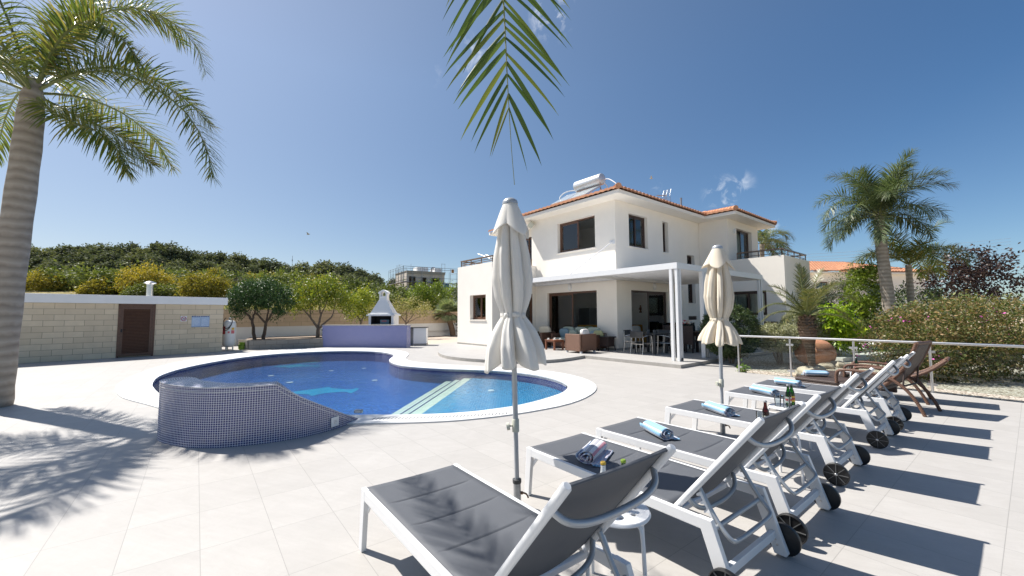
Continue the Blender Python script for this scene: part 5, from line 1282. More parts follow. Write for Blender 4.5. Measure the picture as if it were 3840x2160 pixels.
tumbler((3.03, 4.70, .447), 'clear tumbler beside the two green bottles, nearer the pool'); tumbler((3.065, 4.60, .447), 'clear tumbler nearest the camera on the green bottle stool')
bottle('bottle_green', (6.36, 7.56, .447), 'green bottle on the stool beside the wicker chaises'); tumbler((6.20, 7.52, .447), 'clear tumbler left of the green bottle on the farthest stool'); tumbler((6.24, 7.62, .447), 'clear tumbler behind the other one on the farthest stool')

# brown wicker chaises
def chaise(back):
    t = thing('wicker_chaise', 'x', 'chaise longue'); mb = MB()
    def bed(u, v): return (1.25 * u, .02 + .61 * v, .36 - .01 * math.sin(math.pi * v))
    mb.box(-.02, 1.22, 0, .65, .30, .36); mb.box(-.03, .03, 0, .65, .06, .30); mb.box(.03, 1.2, .0, .04, .20, .30); mb.box(.03, 1.2, .61, .65, .2, .30); mb.build('bed', M['wicker_dark'], t, bevel=.02)
    A = Vector((1.18, 0, .34)); q = []
    a = R(back); 
    for k in range(13): s = k / 12; q.append(A + Vector((.80 * s * math.cos(a) + .05 * math.sin(2.6 * s), 0, .80 * s * math.sin(a) - .06 * math.sin(math.pi * s) + .03 * s * s)))
    mb = MB(); mb.grid(lambda u, v: q[min(12, int(round(v * 12)))] + Vector((0, .05 + .55 * u, 0)), 4, 12); mb.build('backrest', M['wicker_dark'], t, smooth=True, solid=.02)
    mb = MB()
    for y in (.035, .615): mb.tube([p + Vector((0, y, 0)) for p in q], .026, 8)
    mb.tube([q[-1] + Vector((0, .035, 0)), q[-1] + Vector((0, .615, 0))], .026, 8); mb.build('back_frame', M['wicker'], t, smooth=True)
    for y in (.0, .65):
        mb = MB(); mb.tube(smooth_open([(.62, y, .34), (.62, y, .52), (.70, y, .57), (1.05, y, .57), (1.3, y, .52), (1.5, y, .36), (1.62, y, .16), (1.68, y, 0)], 2), .024, 8); mb.build('arm_leg', M['wicker'], t, smooth=True)
        mb = MB(); mb.tube([(.05, y * .94 + .02, .30), (.03, y * .94 + .02, 0)], .025, 8); mb.build('leg', M['wicker_dark'], t)
    mb = MB(); mb.tube([(1.45, .03, .40), q[7] + Vector((0, .05, 0))], .014, 6); mb.tube([(1.45, .62, .40), q[7] + Vector((0, .60, 0))], .014, 6); mb.tube([(1.45, 0, .40), (1.45, .65, .40)], .014, 6); mb.build('back_strut', M['wicker_dark'], t)
    return t
c1 = chaise(58); c1.location = (5.13, 7.42, 0); c1.rotation_euler = (0, 0, R(-60)); tag(c1, 'brown wicker chaise with a raised back and a blue towel on its foot end', group='brown wicker chaises')
c2 = chaise(27); c2.location = (5.70, 8.00, 0); c2.rotation_euler = (0, 0, R(-49)); tag(c2, 'brown wicker chaise reclined low, nearest the bougainvillea', group='brown wicker chaises')
towel('towel_blue', (5.52, 7.45, .37), R(160), 'rolled blue towel on the raised brown wicker chaise', .36, 7)

# ------------------------------------------------------------------ closed umbrellas
def umbrella(loc, tilt, label, seed, mat, H_=2.40, twist=.2, scale=1.0, nf=8, D=1.28):
    t = thing('closed_umbrella', label, 'umbrella', loc); t.rotation_euler = (0, tilt, 0)
    rng = random.Random(seed); ph = [rng.uniform(0, 6.28) for _ in range(12)]; am = [rng.uniform(.5, 1.3) for _ in range(nf)]
    prof = [(0, .055), (.10, .085), (.25, .105), (.42, .135), (.62, .150), (.76, .135), (.885, .094), (.915, .094), (.95, .118), (1.03, .165), (1.13, .208), (1.22, .224), (1.32, .230)]
    ds = [p[0] for p in prof]; rs = [p[1] for p in prof]; wid = [rng.uniform(.7, 1.35) for _ in range(nf)]; tot = sum(wid); cum = [0]
    for w in wid: cum.append(cum[-1] + w / tot)
    top = H_ - .06; sink = [rng.uniform(-.06, .08) for _ in range(nf)]; swing = [rng.uniform(-.5, .5) for _ in range(nf)]
    def fn(u, v):
        d = D * v; u = u % 1.0; k = max(i for i in range(nf) if cum[i] <= u + 1e-9); f = (u - cum[k]) / (cum[k + 1] - cum[k])
        r = float(np.interp(d, ds, rs)) * scale * (1 + .12 * (am[k] - .9) * math.sin(math.pi * f))
        tri = 1 - abs(2 * f - 1)                                    # each panel folds out to a flattened ridge with a sharp valley either side
        amp = float(np.interp(d, [0, .12, .3, .6, .84, .885, .92, 1.0, 1.3], [.03, .22, .42, .52, .42, .26, .26, .42, .62]))
        ridge = min(1., tri * 1.7) ** .62
        fine = .03 * math.sin(2 * math.pi * (3 * f + .35 * math.sin(3 * d + ph[k % 12]))) * min(1, d * 3) + .025 * math.sin(7 * d + 5 * f + ph[(k + 3) % 12])
        rr = r * (1 - amp + amp * 1.18 * ridge + fine * ridge)
        drop = 0.0
        if d > 1.0: drop = ((d - 1.0) / .28) ** 1.3 * (sink[k] * math.sin(math.pi * f) + .055 * (math.sin(math.pi * f) ** .7 - .55))
        at = 2 * math.pi * u + twist * d + .16 * swing[k] * math.sin(math.pi * f) * math.sin(2.6 * d + ph[k % 12]) + (.22 * swing[k] * math.sin(math.pi * f) * ((d - 1) / .28) if d > 1 else 0)
        return (rr * math.cos(at), rr * math.sin(at), top - d - drop)
    mb = MB(); mb.grid(fn, nf * 22, 64, closeu=True); mb.build('canopy', M[mat], t, smooth=True, solid=.004)
    def vent(u, v):
        d = .235 * v; a = 2 * math.pi * u; q = (4 * u + ph[7]) % 1.0; tri = 1 - abs(2 * q - 1)
        r = (.054 + .098 * v ** .95) * (1 + v * (.42 * tri ** .8 - .22) + .06 * v * math.sin(2 * a + ph[8])) * scale
        drop = v ** 1.6 * (.075 * (tri - .45) + .02 * math.sin(3 * a + ph[9]))
        return (r * math.cos(a + .1 * v), r * math.sin(a + .1 * v), top + .012 - d - drop)
    mb = MB(); mb.grid(vent, 96, 16, closeu=True); mb.build('vent_cap', M[mat], t, smooth=True, solid=.004)
    mb = MB(); mb.lathe([(.064, -.015), (.064, .0), (.058, .018), (.035, .034), (0, .040)], 20, (0, 0, top + .02)); mb.build('finial', M['umb_gray'], t, smooth=True)
    mb = MB(); rr = .106 * scale
    def tie(u, v): a = 2 * math.pi * u; q = fn(u, .900 / D); r = math.hypot(q[0], q[1]); r = max(r, .082) * 1.02 + .003; return (r * math.cos(a), r * math.sin(a), top - .882 - .04 * v + .004 * math.sin(3 * a))
    mb.grid(tie, 90, 2, closeu=True); mb.build('tie_strap', M[mat], t, smooth=True, solid=.003)
    mb = MB(); mb.tube([(0, 0, .02), (0, 0, .62)], .0185, 12); mb.tube([(0, 0, .62), (0, 0, top)], .022, 12); mb.build('pole', M['umb_gray'], t, smooth=True)
    mb = MB(); mb.lathe([(.028, .58), (.028, .675), (.024, .68)], 16); cl = mb.build('pole_joint', M['beige_plastic'], t, smooth=True); mb = MB(); mb.lathe([(.008, 0), (.008, .02), (.03, .022), (.03, .045), (0, .047)], 14, (-.026, -.01, .63), Matrix.Rotation(R(-100), 4, 'Y')); mb.build('knob', M['beige_plastic'], cl)
    mb = MB(); mb.lathe([(.029, -.02), (.029, .19)], 16); mb.build('ground_sleeve', M['galv'], t, smooth=True)
    mb = MB(); mb.lathe([(.033, .185), (.035, .19), (.035, .215), (.02, .222)], 16); mb.build('collar', M['charcoal'], t, smooth=True); mb = MB(); mb.tube(smooth_open([(.025, 0, .11), (.06, -.01, .11), (.075, -.012, .10), (.085, -.014, .075)], 2), .007, 6); mb.ball((.036, -.004, .11), .013); mb.build('clamp_bolt', M['rust'], t)
    return t
umbrella((.036, 3.27, 0), R(-1.15), 'near closed cream umbrella standing between the first two loungers', 11, 'fabric', 2.46, .22, 1.0, 7, 1.27)
umbrella((2.63, 5.17, 0), R(.45), 'farther closed cream umbrella in front of the pergola and round bush', 23, 'fabric_warm', 2.39, -.2, 1.06, 8, 1.19)

# ------------------------------------------------------------------ glass fence
FP = [(5.84, 10.54), (6.62, 9.72), (7.33, 8.76), (7.97, 7.79), (8.62, 6.80), (9.3, 5.85)]
fe = thing('glass_fence', 'stainless steel and glass pool fence along the garden bed', 'fence', (5.84, 10.54, 0))
FL = [Vector((x - 5.84, y - 10.54, 0)) for x, y in FP]
for p in FL:
    mb = MB(); mb.tube([p, p + Vector((0, 0, .90))], .0215, 12); mb.lathe([(.045, 0), (.045, .01), (.0215, .014)], 14, p); mb.build('post', M['steel'], fe, smooth=True)
mb = MB(); mb.tube([p + Vector((0, 0, .93)) for p in ([FL[0] - (FL[1] - FL[0]) * .04] + FL)], .0255, 12); mb.build('handrail', M['steel'], fe, smooth=True)
for a, b in zip(FL, FL[1:]):
    d = (b - a).normalized(); mb = MB(); mb.bar(a + d * .05 + Vector((0, 0, .45)), b - d * .05 + Vector((0, 0, .45)), .010, .74); mb.build('glass_panel', M['fence_glass'], fe)
    for q, s in ((a, 1), (b, -1)):
        for z in (.14, .76): mb = MB(); mb.bar(q + d * s * .018 + Vector((0, 0, z)), q + d * s * .075 + Vector((0, 0, z)), .03, .045); mb.build('clamp', M['steel'], fe, bevel=.003)

# ------------------------------------------------------------------ amphora and garden stones, steps
am_ = thing('amphora', 'large cracked terracotta jar lying on its side in the gravel', 'jar', (8.55, 12.0, .30)); am_.rotation_euler = (0, 0, R(14))
Mj = Matrix.Rotation(R(97), 4, 'Y'); prof = [(.30, 0), (.31, -.04), (.27, -.02), (.26, .02)] 
outer_p = [(.235, -.02), (.27, 0), (.31, .03), (.29, .06)] + [(.33 + .085 * math.sin(math.pi * k / 16 * .98) - .15 * max(0, (k - 9) / 7) ** 2 * 1.2 + .008 * math.cos(k * math.pi), .10 + .92 * k / 16) for k in range(17)] + [(.14, 1.07), (0, 1.10)]
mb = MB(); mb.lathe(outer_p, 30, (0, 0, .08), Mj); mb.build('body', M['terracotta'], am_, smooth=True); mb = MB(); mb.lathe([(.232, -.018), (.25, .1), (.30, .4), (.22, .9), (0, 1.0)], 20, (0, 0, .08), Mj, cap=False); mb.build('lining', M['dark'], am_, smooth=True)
def rock(x, y, s, seed, lab, z=-.03):
    rng = random.Random(seed); mb = MB(); ph = [rng.uniform(0, 6) for _ in range(6)]
    mb.grid(lambda u, v: tuple(np.array([math.cos(2 * math.pi * u) * math.cos(math.pi * (v - .5)) * 1.3, math.sin(2 * math.pi * u) * math.cos(math.pi * (v - .5)), .55 * math.sin(math.pi * (v - .5))]) * s * (1 + .22 * math.sin(3 * 2 * math.pi * u + ph[0]) * math.sin(5 * v + ph[1]) + .15 * math.sin(5 * 2 * math.pi * u + ph[2]))), 18, 10, closeu=True)
    o = mb.build('garden_rock', M['rock'], smooth=True); o.location = (x, y, z + .28 * s); o.rotation_euler = (0, 0, rng.uniform(0, 6)); tag(o, lab, 'rock', 'tan rocks in the gravel bed')
rock(7.55, 10.4, .22, 1, 'tan rock at the small palm trunk, left side'); rock(8.0, 10.75, .20, 2, 'tan rock in front of the amphora mouth'); rock(8.75, 11.4, .16, 3, 'flat tan rock under the amphora body'); rock(9.3, 11.7, .18, 4, 'tan rock at the amphora base end'); rock(8.3, 11.2, .13, 5, 'small tan rock between the palm and the amphora'); rock(7.0, 10.0, .12, 6, 'small tan rock nearest the glass fence'); rock(9.9, 10.6, .2, 7, 'tan rock right of the amphora near the bougainvillea')
mb = MB()
sd_ = Vector((.62, .78, 0))
def stepslab(name, c, L_, W_, z0, z1, ang, lab):
    t = MB(); t.box(-L_ / 2, L_ / 2, -W_ / 2, W_ / 2, z0, z1); o = t.build(name, M['stepstone'], bevel=.01); o.location = c; o.rotation_euler = (0, 0, ang); tag(o, lab, 'garden step', 'wide pale garden steps'); return o
stepslab('garden_step', (12.1, 14.4, 0), 4.6, 1.2, -.1, .10, R(28), 'lowest wide pale garden step behind the amphora')
stepslab('garden_step', (12.75, 15.4, 0), 4.6, 1.2, -.1, .22, R(28), 'middle wide pale garden step behind the amphora')
stepslab('garden_step', (14.2, 17.6, 0), 4.8, 3.6, -.1, .34, R(28), 'highest wide pale garden step leading to the lawn')
# ------------------------------------------------------------------ vegetation builders
def leafquads(P, Dr, Nr, ln, wd):
    """diamond leaves: P base points, Dr directions, Nr side directions"""
    tip = P + Dr * ln[:, None]; mid = P + Dr * (ln * .45)[:, None]
    a = mid + Nr * (wd * .5)[:, None]; b = mid - Nr * (wd * .5)[:, None]
    V = np.stack([P, a, tip, b], 1).reshape(-1, 3); F = np.arange(len(P) * 4).reshape(-1, 4)
    return V, F
def unit(a): return a / np.maximum(1e-9, np.linalg.norm(a, axis=-1, keepdims=True))
def cloud(seed, blobs, leaf, aspect=.45, clump=.16, per=26, outward=.6, droop=.1, shell=.55, rough=1.0):
    """blobs: (center, radii, n clumps). leaves gathered in clumps filling the outer part of each ellipsoid"""
    rng = np.random.default_rng(seed); Vs = []; Fs = []; o = 0
    for c, r, n in blobs:
        d = unit(rng.normal(size=(n, 3))); rad = rng.uniform(shell, 1.0, n) ** .7
        rad *= 1 + rough * (.10 * np.sin(3.1 * d[:, 0] + 5 * d[:, 1] + 4 * d[:, 2] + seed) + .07 * np.sin(9 * d[:, 0] - 7 * d[:, 2]))
        cc = np.array(c) + d * rad[:, None] * np.array(r)
        P = np.repeat(cc, per, 0) + rng.normal(size=(n * per, 3)) * clump * rng.uniform(.5, 1.2, (n * per, 1))
        D = unit(rng.normal(size=(n * per, 3)) + outward * np.repeat(d, per, 0) + np.array([0, 0, -droop]))
        N = unit(np.cross(D, rng.normal(size=(n * per, 3))))
        ln = leaf * rng.uniform(.6, 1.25, n * per); V, F = leafquads(P, D, N, ln, ln * aspect)
        Vs.append(V); Fs.append(F + o); o += len(V)
    return np.concatenate(Vs), np.concatenate(Fs)
def limb(mb, p, q, r0, r1, seed=0, n=6, wob=.06):
    rng = random.Random(seed); p = Vector(p); q = Vector(q); L_ = (q - p).length
    pts = [p.lerp(q, k / n) + Vector((rng.uniform(-1, 1), rng.uniform(-1, 1), rng.uniform(-.3, .3))) * wob * L_ * (0 < k < n) * .5 for k in range(n + 1)]
    mb.tube(pts, [r0 + (r1 - r0) * k / n for k in range(n + 1)], 8)
def tree(name, label, cat, loc, trunks, blobs, leafm, leaf, seed, bark='bark', group=None, fruit=None, **kw):
    t = thing(name, label, cat, loc, 0, group); mb = MB()
    for i, (p, q, r0, r1) in enumerate(trunks): limb(mb, p, q, r0, r1, seed + i)
    mb.build('trunk', M[bark], t, smooth=True)
    V, F = cloud(seed, blobs, leaf, **kw); quads_obj('crown', V, F, L[leafm], t)
    if fruit:
        rng = random.Random(seed)
        mb = MB()
        for k in range(fruit):
            c, r, _ = rng.choice(blobs); d = Vector((rng.gauss(0, 1), rng.gauss(0, 1), rng.gauss(0, 1))).normalized(); mb.ball((c[0] + d.x * r[0] * .95, c[1] + d.y * r[1] * .95, c[2] + d.z * r[2] * .95), .035, .035, .045, 8, 6)
        mb.build('fruit', M['fruit'], t, smooth=True)
    return t

# --- trees in the planter on the left
tree('shade_tree', 'dark green clipped tree with a flat round crown and two trunks', 'tree', (-12.32, 19.75, .36),
     [((-.12, -.1, 0), (-.30, -.05, .95), .085, .06), ((-.30, -.05, .95), (-.75, -.1, 1.5), .06, .04), ((-.30, -.05, .95), (-.2, .1, 1.6), .05, .035), ((.18, .1, 0), (.28, .1, .8), .085, .065), ((.28, .1, .8), (-.15, 0, 1.3), .055, .04), ((.28, .1, .8), (.8, .0, 1.55), .055, .035), ((.28, .1, .8), (.35, .2, 1.6), .05, .03)],
     [((-.55, 0, 2.1), (.95, .95, .75), 130), ((.55, 0, 2.1), (1.0, .95, .75), 130), ((0, 0, 2.25), (1.25, 1.0, .70), 130), ((-1.05, 0, 1.85), (.45, .6, .55), 46), ((1.1, 0, 1.8), (.45, .6, .6), 46), ((.95, -.1, 1.25), (.28, .3, .22), 10), ((-.95, -.1, 1.3), (.3, .3, .25), 10)],
     'ficus', .10, 3, 'bark_dark', clump=.11, per=30, shell=.45)
tree('lemon_tree', 'large yellow green lemon tree with a forked trunk left of the barbecue', 'tree', (-10.28, 21.5, .36),
     [((0, 0, 0), (.02, 0, .45), .11, .09), ((.02, 0, .45), (-.4, 0, 1.05), .07, .05), ((-.4, 0, 1.05), (-.9, 0, 1.6), .05, .03), ((.0, 0, .45), (.1, .1, 1.2), .065, .045), ((.1, .1, 1.2), (-.1, .1, 2.1), .045, .02), ((.02, 0, .45), (.7, 0, 1.05), .06, .04), ((.7, 0, 1.05), (.95, 0, 1.9), .04, .02), ((.1, .1, 1.2), (.55, .0, 2.2), .04, .02), ((-.4, 0, 1.05), (-.5, .1, 2.1), .04, .02)],
     [((-.9, 0, 1.95), (.75, .7, .6), 60), ((0, 0, 2.35), (1.0, .9, .8), 90), ((.95, 0, 2.2), (.85, .8, .7), 74), ((.35, 0, 2.85), (.7, .7, .55), 50), ((-.55, 0, 2.6), (.6, .6, .5), 36), ((1.45, 0, 1.85), (.5, .5, .5), 26), ((-1.25, 0, 1.6), (.4, .4, .35), 16)],
     'lemon', .12, 8, fruit=34, clump=.16, per=22, shell=.3)
tree('lemon_tree', 'small bright lemon tree just left of the barbecue chimney', 'tree', (-8.55, 22.6, .36),
     [((.05, 0, 0), (.15, 0, .8), .08, .06), ((.15, 0, .8), (-.3, 0, 1.4), .05, .03), ((.15, 0, .8), (.4, 0, 1.5), .05, .03)],
     [((-.25, 0, 1.5), (.75, .7, .6), 64), ((.2, 0, 2.0), (.65, .6, .6), 54), ((.35, 0, 2.45), (.35, .35, .3), 18), ((.55, 0, 1.4), (.45, .5, .45), 24)], 'lemon', .12, 14, clump=.14, per=24, shell=.35)
tree('blossom_tree', 'pale cream blossoming shrub tree right of the barbecue', 'tree', (-7.0, 26.6, .36),
     [((0, 0, 0), (.05, 0, .6), .09, .07), ((.05, 0, .6), (-.5, 0, 1.4), .04, .02), ((.05, 0, .6), (.1, 0, 1.6), .04, .02), ((.05, 0, .6), (.7, 0, 1.4), .04, .02), ((.05, 0, .6), (1.0, 0, 1.1), .03, .015)],
     [((-.55, 0, 1.6), (.8, .7, .65), 44), ((.35, 0, 1.75), (.95, .8, .65), 54), ((1.2, 0, 1.5), (.6, .6, .5), 24)], 'pale', .12, 21, clump=.17, per=17, shell=.3)
tree('garden_tree', 'fresh green multi trunk tree left of the fan palm', 'tree', (-6.6, 31.5, .36),
     [((-.1, 0, 0), (-.4, 0, 1.4), .09, .06), ((.1, 0, 0), (.3, 0, 1.3), .09, .06), ((0, 0, 0), (0, 0, 1.8), .07, .04), ((.3, 0, 1.3), (.9, 0, 2.1), .05, .03), ((-.4, 0, 1.4), (-.7, 0, 2.4), .05, .03)],
     [((-.6, 0, 2.7), (1.05, 1, .85), 90), ((.5, 0, 2.5), (1.1, 1, .9), 96), ((.75, 0, 3.35), (.45, .45, .4), 20), ((-.45, 0, 3.3), (.5, .5, .4), 20), ((-1.3, 0, 2.1), (.6, .6, .5), 28)], 'fresh', .15, 28, clump=.18, per=24, shell=.3)
def bush(name, label, loc, blobs, leafm, leaf, seed, group=None, stem=True, cat='bush', **kw):
    t = thing(name, label, cat, loc, 0, group)
    mb = MB(); c = blobs[0][0]
    for k in range(4): a = k * 1.57 + seed; limb(mb, (.05 * math.cos(a), .05 * math.sin(a), 0), (c[0] + .4 * blobs[0][1][0] * math.cos(a), c[1] + .4 * blobs[0][1][1] * math.sin(a), c[2]), .035, .015, seed + k)
    mb.build('stem', M['bark'], t, smooth=True)
    V, F = cloud(seed, blobs, leaf, **kw); quads_obj('foliage', V, F, L[leafm], t); return t
bush('planter_shrub', 'small round green shrub left of the fan palm trunk', (-5.9, 30.9, .36), [((0, 0, .55), (.55, .5, .5), 60)], 'hedge', .12, 31, clump=.1, per=18)
bush('planter_shrub', 'small spiky shrub between the fan palm and the villa corner', (-3.6, 30.0, .0), [((0, 0, .75), (.55, .5, .6), 50)], 'hedge', .14, 32, clump=.1, per=18)
bush('planter_shrub', 'tiny green shrub at the foot of the forked lemon tree', (-9.75, 21.2, .36), [((0, 0, .22), (.22, .2, .22), 22)], 'hedge', .08, 33, clump=.06, per=14)
bush('backdrop_bush', 'yellow flowering bush behind the boundary wall beside the barbecue', (-7.2, 37, 1.2), [((0, 0, 1.0), (2.4, 1.2, .9), 110)], 'mimosa', .18, 34, clump=.25, per=22)
bush('backdrop_bush', 'grey green bush behind the wall at the villa edge', (-4.6, 35.6, .6), [((.4, 0, 2.0), (1.5, 1.2, 1.6), 120)], 'olive', .16, 35, clump=.22, per=22)
bush('backdrop_bush', 'tall light green bush rising behind the fan palm crown', (-6.2, 41, 1.4), [((.6, 0, 1.7), (2.3, 1.2, 1.5), 130)], 'fresh', .2, 36, clump=.3, per=22)

# --- palms
def frond(P0, D0, length, g, nleaf, leaf, seed=0, curl=.55, spread=1.0, width=.03, plum=.25, twist=0., start=.12, seg=3, path=None):
    rng = random.Random(seed); n = 40
    if path is not None:
        q = [Vector(a) for a in smooth_open([tuple(a) for a in path], 3)]; ac = [0]
        for a, b in zip(q, q[1:]): ac.append(ac[-1] + (b - a).length)
        length = ac[-1]; pts = []
        for k in range(n + 1):
            s = min(length * k / n, length - 1e-6); i = max(j for j in range(len(q) - 1) if ac[j] <= s); pts.append(q[i].lerp(q[i + 1], (s - ac[i]) / max(1e-6, ac[i + 1] - ac[i])))
        dirs = [(pts[min(n, k + 1)] - pts[max(0, k - 1)]).normalized() for k in range(n + 1)]; D0 = pts[12] - pts[0]
    p = Vector(P0); d = Vector(D0).normalized(); ds = length / n
    if path is None: pts = [p.copy()]; dirs = [d.copy()]
    for k in range(n if path is None else 0):
        d = (d + Vector((0, 0, -g * ds * (.5 + 1.4 * k / n)))).normalized(); p = p + d * ds; pts.append(p.copy()); dirs.append(d.copy())
    V = []; F = []
    side0 = Vector(D0).cross(Vector((0, 0, 1)))
    if side0.length < .05: side0 = Vector((1, 0, 0))
    side0.normalize()
    for k in range(nleaf):
        s = start + (1 - start) * (k + rng.random() * .5) / nleaf; f = s * n; i = min(n - 1, int(f)); pp = pts[i].lerp(pts[i + 1], f - i); t = dirs[i]
        sd = (side0 - t * side0.dot(t)).normalized(); up = sd.cross(t).normalized()
        prof = (1.0 - .62 * ((s - .5) / .5) ** 1.6) if s > .5 else min(1, .5 + s * 1.1)
        for sg in (-1, 1):
            L_ = leaf * prof * rng.uniform(.85, 1.1); ca = R(28 + 40 * (1 - s) * spread + rng.uniform(-6, 6)); ua = plum * rng.uniform(-1, 1.1)
            d = (t * math.cos(ca) + sd * sg * math.sin(ca) + up * ua).normalized(); q = pp.copy(); w0 = width * (.7 + .3 * prof)
            nrm = d.cross(up).normalized()
            nrm = (nrm + up * twist * rng.uniform(-1, 1)).normalized()
            row = []
            for m in range(seg + 1):
                e = m / seg; w = w0 * (1 - e ** 1.6) * (.55 + .9 * min(1, e * 2.5)) / 1.2 + .0015
                row.append((q + nrm * w / 2, q - nrm * w / 2)); q = q + d * (L_ / seg); d = (d + Vector((0, 0, -curl / seg * (.4 + e)))).normalized()
            o = len(V)
            for a, b in row: V += [tuple(a), tuple(b)]
            for m in range(seg): F.append((o + 2 * m, o + 2 * m + 1, o + 2 * m + 3, o + 2 * m + 2))
    return V, F, pts
def palm(name, label, loc, trunk, fronds, leafm, bark='bark', leaf=.5, nleaf=60, group=None, crown=None, paths=(), **kw):
    """trunk: list of (point, radius); fronds: (azimuth deg, elevation deg, length, droop)"""
    t = thing(name, label, 'palm tree', loc, 0, group); mb = MB()
    tp_ = smooth_open([(*p, r) for p, r in trunk], 2); mb.tube([p[:3] for p in tp_], [p[3] * (1 + .05 * (i % 2)) for i, p in enumerate(tp_)], 14); mb.build('trunk', M[bark], t, smooth=True)
    c = Vector(crown if crown else trunk[-1][0]); V = []; F = []; rm = MB()
    for k, pth in enumerate(paths):
        v, f, pts = frond(c, (1, 0, 0), 1, 0, int(nleaf * 1.7), leaf, seed=k * 5 + 3, path=[tuple(c + Vector(a)) for a in pth], **kw); o = len(V); V += v; F += [tuple(o + i for i in q) for q in f]; rm.tube(pts[::4], [.028 * (1 - .85 * i / 10) for i in range(len(pts[::4]))], 5)
    for k, (az, el, ln, g) in enumerate(fronds):
        D = Vector((math.cos(R(az)) * math.cos(R(el)), math.sin(R(az)) * math.cos(R(el)), math.sin(R(el))))
        v, f, pts = frond(c + D * .05, D, ln, g, nleaf, leaf, seed=k * 7 + len(label), **kw); o = len(V); V += v; F += [tuple(o + i for i in q) for q in f]
        rm.tube(pts[::4], [.028 * (1 - .85 * i / 10) for i in range(len(pts[::4]))], 5)
    quads_obj('fronds', V, F, L[leafm], t); rm.build('leaf_stem', M['leafstem'], t, smooth=True); return t
M['leafstem'] = plain('green_leaf_stem', (.17, .19, .06), .5, var=.25)
def trunkmat(name, c1, c2, ring=9.):
    nt = NT(name); p = nt.sep(nt.obj()); n = nt.noise(nt.obj(), 5, 5); z = nt.m('ADD', nt.m('MULTIPLY', p[2], ring), nt.m('MULTIPLY', n, .8)); f = nt.m('ABSOLUTE', nt.m('SUBTRACT', nt.m('FRACT', z), .5))
    c = nt.ramp(nt.m('ADD', nt.m('MULTIPLY', f, .9), nt.m('MULTIPLY', n, .5)), [(.2, c1), (.75, c2)]); nt.set(c, .9, spec=.15); nt.bump(f, .5, .02); return nt.mat
M['ringed'] = trunkmat('ringed_palm_trunk', (.25, .21, .17), (.42, .37, .31), 6.)
M['shaggy'] = trunkmat('shaggy_palm_trunk', (.10, .065, .045), (.24, .17, .12), 14.)
def ringfr(n, seed, els, length, g, az0=0, span=360):
    rng = random.Random(seed); return [(az0 + span * k / n + rng.uniform(-8, 8), els[k % len(els)] + rng.uniform(-7, 7), length * rng.uniform(.85, 1.1), g * rng.uniform(.85, 1.15)) for k in range(n)]
# tall queen palm on the right
palm('queen_palm', 'tall queen palm with a pale ringed trunk on the right', (15.7, 17.0, .3), [((.25, 0, 0), .25), ((.12, 0, 1.6), .215), ((0, 0, 3.4), .20), ((-.05, 0, 4.4), .20), ((-.05, 0, 5.1), .17), ((-.05, 0, 5.5), .09)],
     ringfr(11, 1, [68, 54, 76, 46], 2.6, .66, 10) + ringfr(9, 2, [25, 36, 10], 2.4, .8, 35) + [(185, 42, 3.0, .62), (175, 5, 1.9, .75), (355, 10, 1.7, .8), (200, 62, 2.8, .5), (270, 70, 2.7, .42), (250, 52, 2.6, .6), (300, 60, 2.6, .55)], 'palm_blue', 'ringed', .78, 100, width=.030, plum=.7, curl=1.45, crown=(-.05, 0, 5.3))
palm('queen_palm', 'shorter palm right behind the tall queen palm trunk', (17.3, 17.55, .3), [((.05, 0, 0), .15), ((0, 0, 1.8), .12), ((0, 0, 3.3), .11)],
     ringfr(9, 4, [55, 35, 68], 2.3, .7, 0) + [(20, 30, 2.8, .55), (190, 50, 2.4, .8), (250, 40, 2.2, .8), (300, 45, 2.3, .8)], 'palm', 'ringed', .72, 76, width=.032, plum=.55, curl=1.1)
palm('queen_palm', 'palm crown showing behind the villa above the right balcony', (18.3, 29.5, 0), [((0, 0, 0), .2), ((0, 0, 3.5), .17), ((.1, 0, 6.6), .15)],
     ringfr(9, 5, [60, 30, 45], 2.5, .85, 0) + [(10, 40, 2.3, .9), (340, 30, 2.2, .95), (30, 20, 2.3, .9)], 'palm', 'ringed', .8, 70, width=.04, plum=.5, curl=1.2)
# small date palm behind the fence with a stubby shaggy trunk
dp = palm('date_palm', 'small date palm with a stubby shaggy trunk behind the glass fence', (7.82, 10.75, -.03), [((.06, 0, 0), .085), ((.05, 0, .40), .08), ((.02, 0, .70), .12), ((-.02, 0, .98), .185), ((-.03, 0, 1.20), .185), ((-.02, 0, 1.46), .10)],
     [(180, 40, 1.35, 1.05), (172, 62, 1.2, .9), (195, 12, 1.0, 1.3), (95, 83, 1.35, .1), (60, 78, 1.3, .15), (0, 48, 1.55, .9), (10, 30, 1.5, .95), (350, 60, 1.5, .75), (330, 15, 1.2, 1.1), (280, 60, 1.2, .8), (240, 55, 1.2, .9), (120, 55, 1.3, .8), (40, 55, 1.5, .8), (160, 25, 1.1, 1.2), (20, 70, 1.4, .5)], 'date', 'shaggy', .30, 60, width=.016, plum=.25, curl=.45, start=.1)
mb = MB(); rng = random.Random(9)
for k in range(150):
    a = rng.uniform(0, 6.28); z = rng.uniform(.82, 1.45); r = .10 + .085 * math.sin(min(1, (z - .8) / .5) * math.pi * .75); mb.bar((r * .8 * math.cos(a), r * .8 * math.sin(a), z), (r * 1.28 * math.cos(a), r * 1.28 * math.sin(a), z + .075), .035, .014)
mb.build('leaf_base', M['shaggy'], dp)
